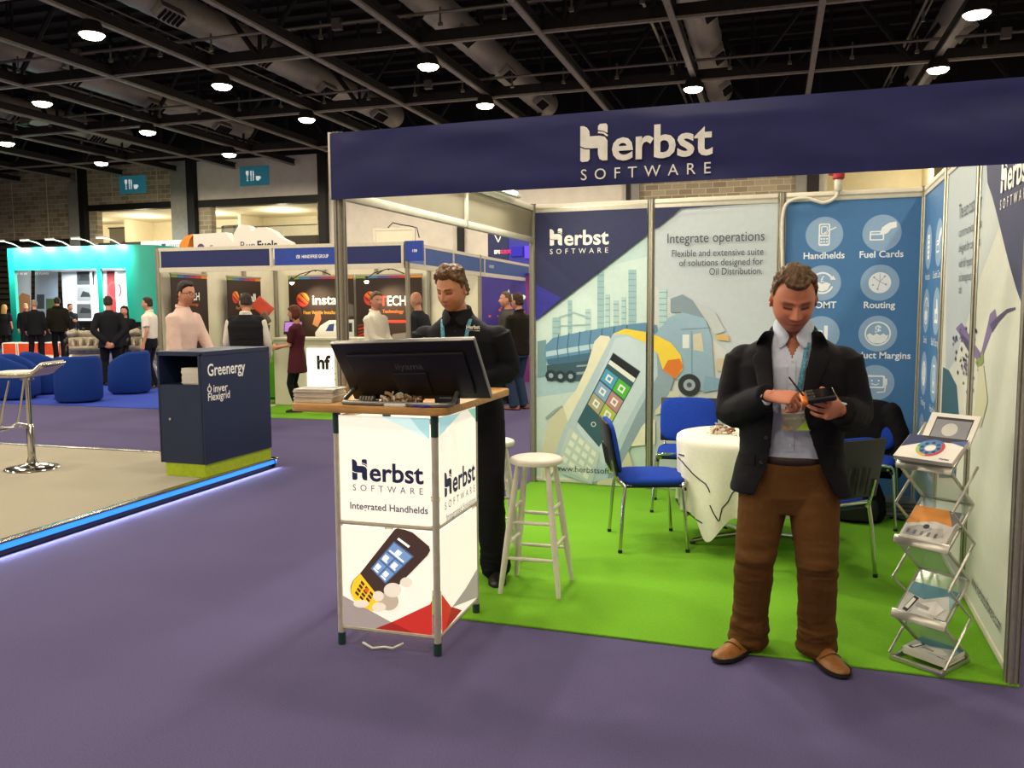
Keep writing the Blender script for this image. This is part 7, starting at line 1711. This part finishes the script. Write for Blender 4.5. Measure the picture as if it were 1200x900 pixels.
P2('woman in maroon dress and black tights with auburn bob, facing left', Vector((-5.08, 7.32, .008)), -74, H=1.62, female=True, hair='bob', hcol='5a2a18', top='dress', tcol='451a22', bottom='tights', bcol='121114', shoe='101012', skin_leg='121114', rw=(-.10, -.27, 1.0), lw=(.06, -.28, 1.0), vox=NV, seed=15, brow='4a2414')
P2('smiling man in cream shirt with lanyard standing before the large brown poster', gd(442, 12.5), 82, H=1.82, hair='short', hcol='6b5238', top='shirt', tcol='d9d3c0', bcol='26262c', rw=(-.06, -.30, 1.05), lw=(.10, -.28, 1.02), look=(-22, 4, 0), vox=NV, seed=16)
P2('bald man in dark suit talking to the man in cream shirt, half behind a post', gd(490, 13.0), -95, H=1.83, hair=None, top='suit', tcol='1f2026', bcol='191a20', vox=NV, seed=17, look=(-15, 0, 0))
P2('man in dark brown jacket, jeans and tan shoes with glasses, facing left', Vector((-1.90, 8.60, 0)), -112, H=1.80, hair='short', hcol='3a2416', top='shirt', tcol='1d1913', bcol='2a3a52', shoe='8a5236', glasses=True, extra='untucked', vox=NV, seed=18, bulk=1.05, rw=(-.15, -.25, 1.05), lw=(.1, -.27, 1.05))
P2('grey jacketed man hidden beyond the man in jeans', Vector((-2.35, 9.35, 0)), -60, H=1.84, hair='crop', hcol='5a4a3a', top='suit', tcol='4a4640', bcol='17171c', vox=NV, seed=19)
P2('dark haired woman in black beyond the man with clasped hands', gd(150, 20.6), 30, H=1.66, female=True, hair='long', hcol='120d0b', top='suit', tcol='141418', bcol='131317', vox=FV, seed=20)
P2('grey haired man in dark suit seen from behind by the orange seats', Vector((-20.35, 16.30, 0)), -140, H=1.88, hair='short', hcol='8a7a66', top='suit', tcol='141419', bcol='121217', vox=FV, seed=21, stance=.16)
P2('man in black hooded parka seen from behind near the teal stand', Vector((-20.65, 17.45, 0)), -128, H=1.97, hair='short', hcol='1d1512', top='parka', tcol='17160f', bcol='101116', vox=FV, seed=22)
P2('fair haired person in dark clothes facing the grey haired man', bz(33, 414.5), 40, H=1.80, hair='short', hcol='b08a4e', top='suit', tcol='16161b', bcol='131318', vox=FV, seed=23)
P2('man in black pointing to the right beyond the man in the parka', bz(85, 415.5), 80, H=1.78, hair='short', hcol='3a2a1c', top='suit', tcol='15161b', bcol='131318', vox=FV, seed=24, rw=(-.30, -.60, 1.22), relbow=(-.26, -.28, 1.30))
P2('blonde woman in black seen from behind at the far left edge', bz(8, 414), -150, H=1.76, female=True, hair='long', hcol='a8824a', top='dress', tcol='15161a', bottom='tights', bcol='121216', skin_leg='121216', vox=FV, seed=25)
P2('bald man in green jacket behind the black bar of the teal stand', bz(106, 405), 40, H=1.78, hair=None, top='suit', tcol='4a6a1e', bcol='23252b', vox=FV, seed=26)
P2('man in white shirt behind the black bar, beside the man in green', bz(121, 405), 60, H=1.76, hair='short', hcol='5a3a24', top='shirt', tcol='e2e0da', bcol='23252b', vox=FV, seed=27)
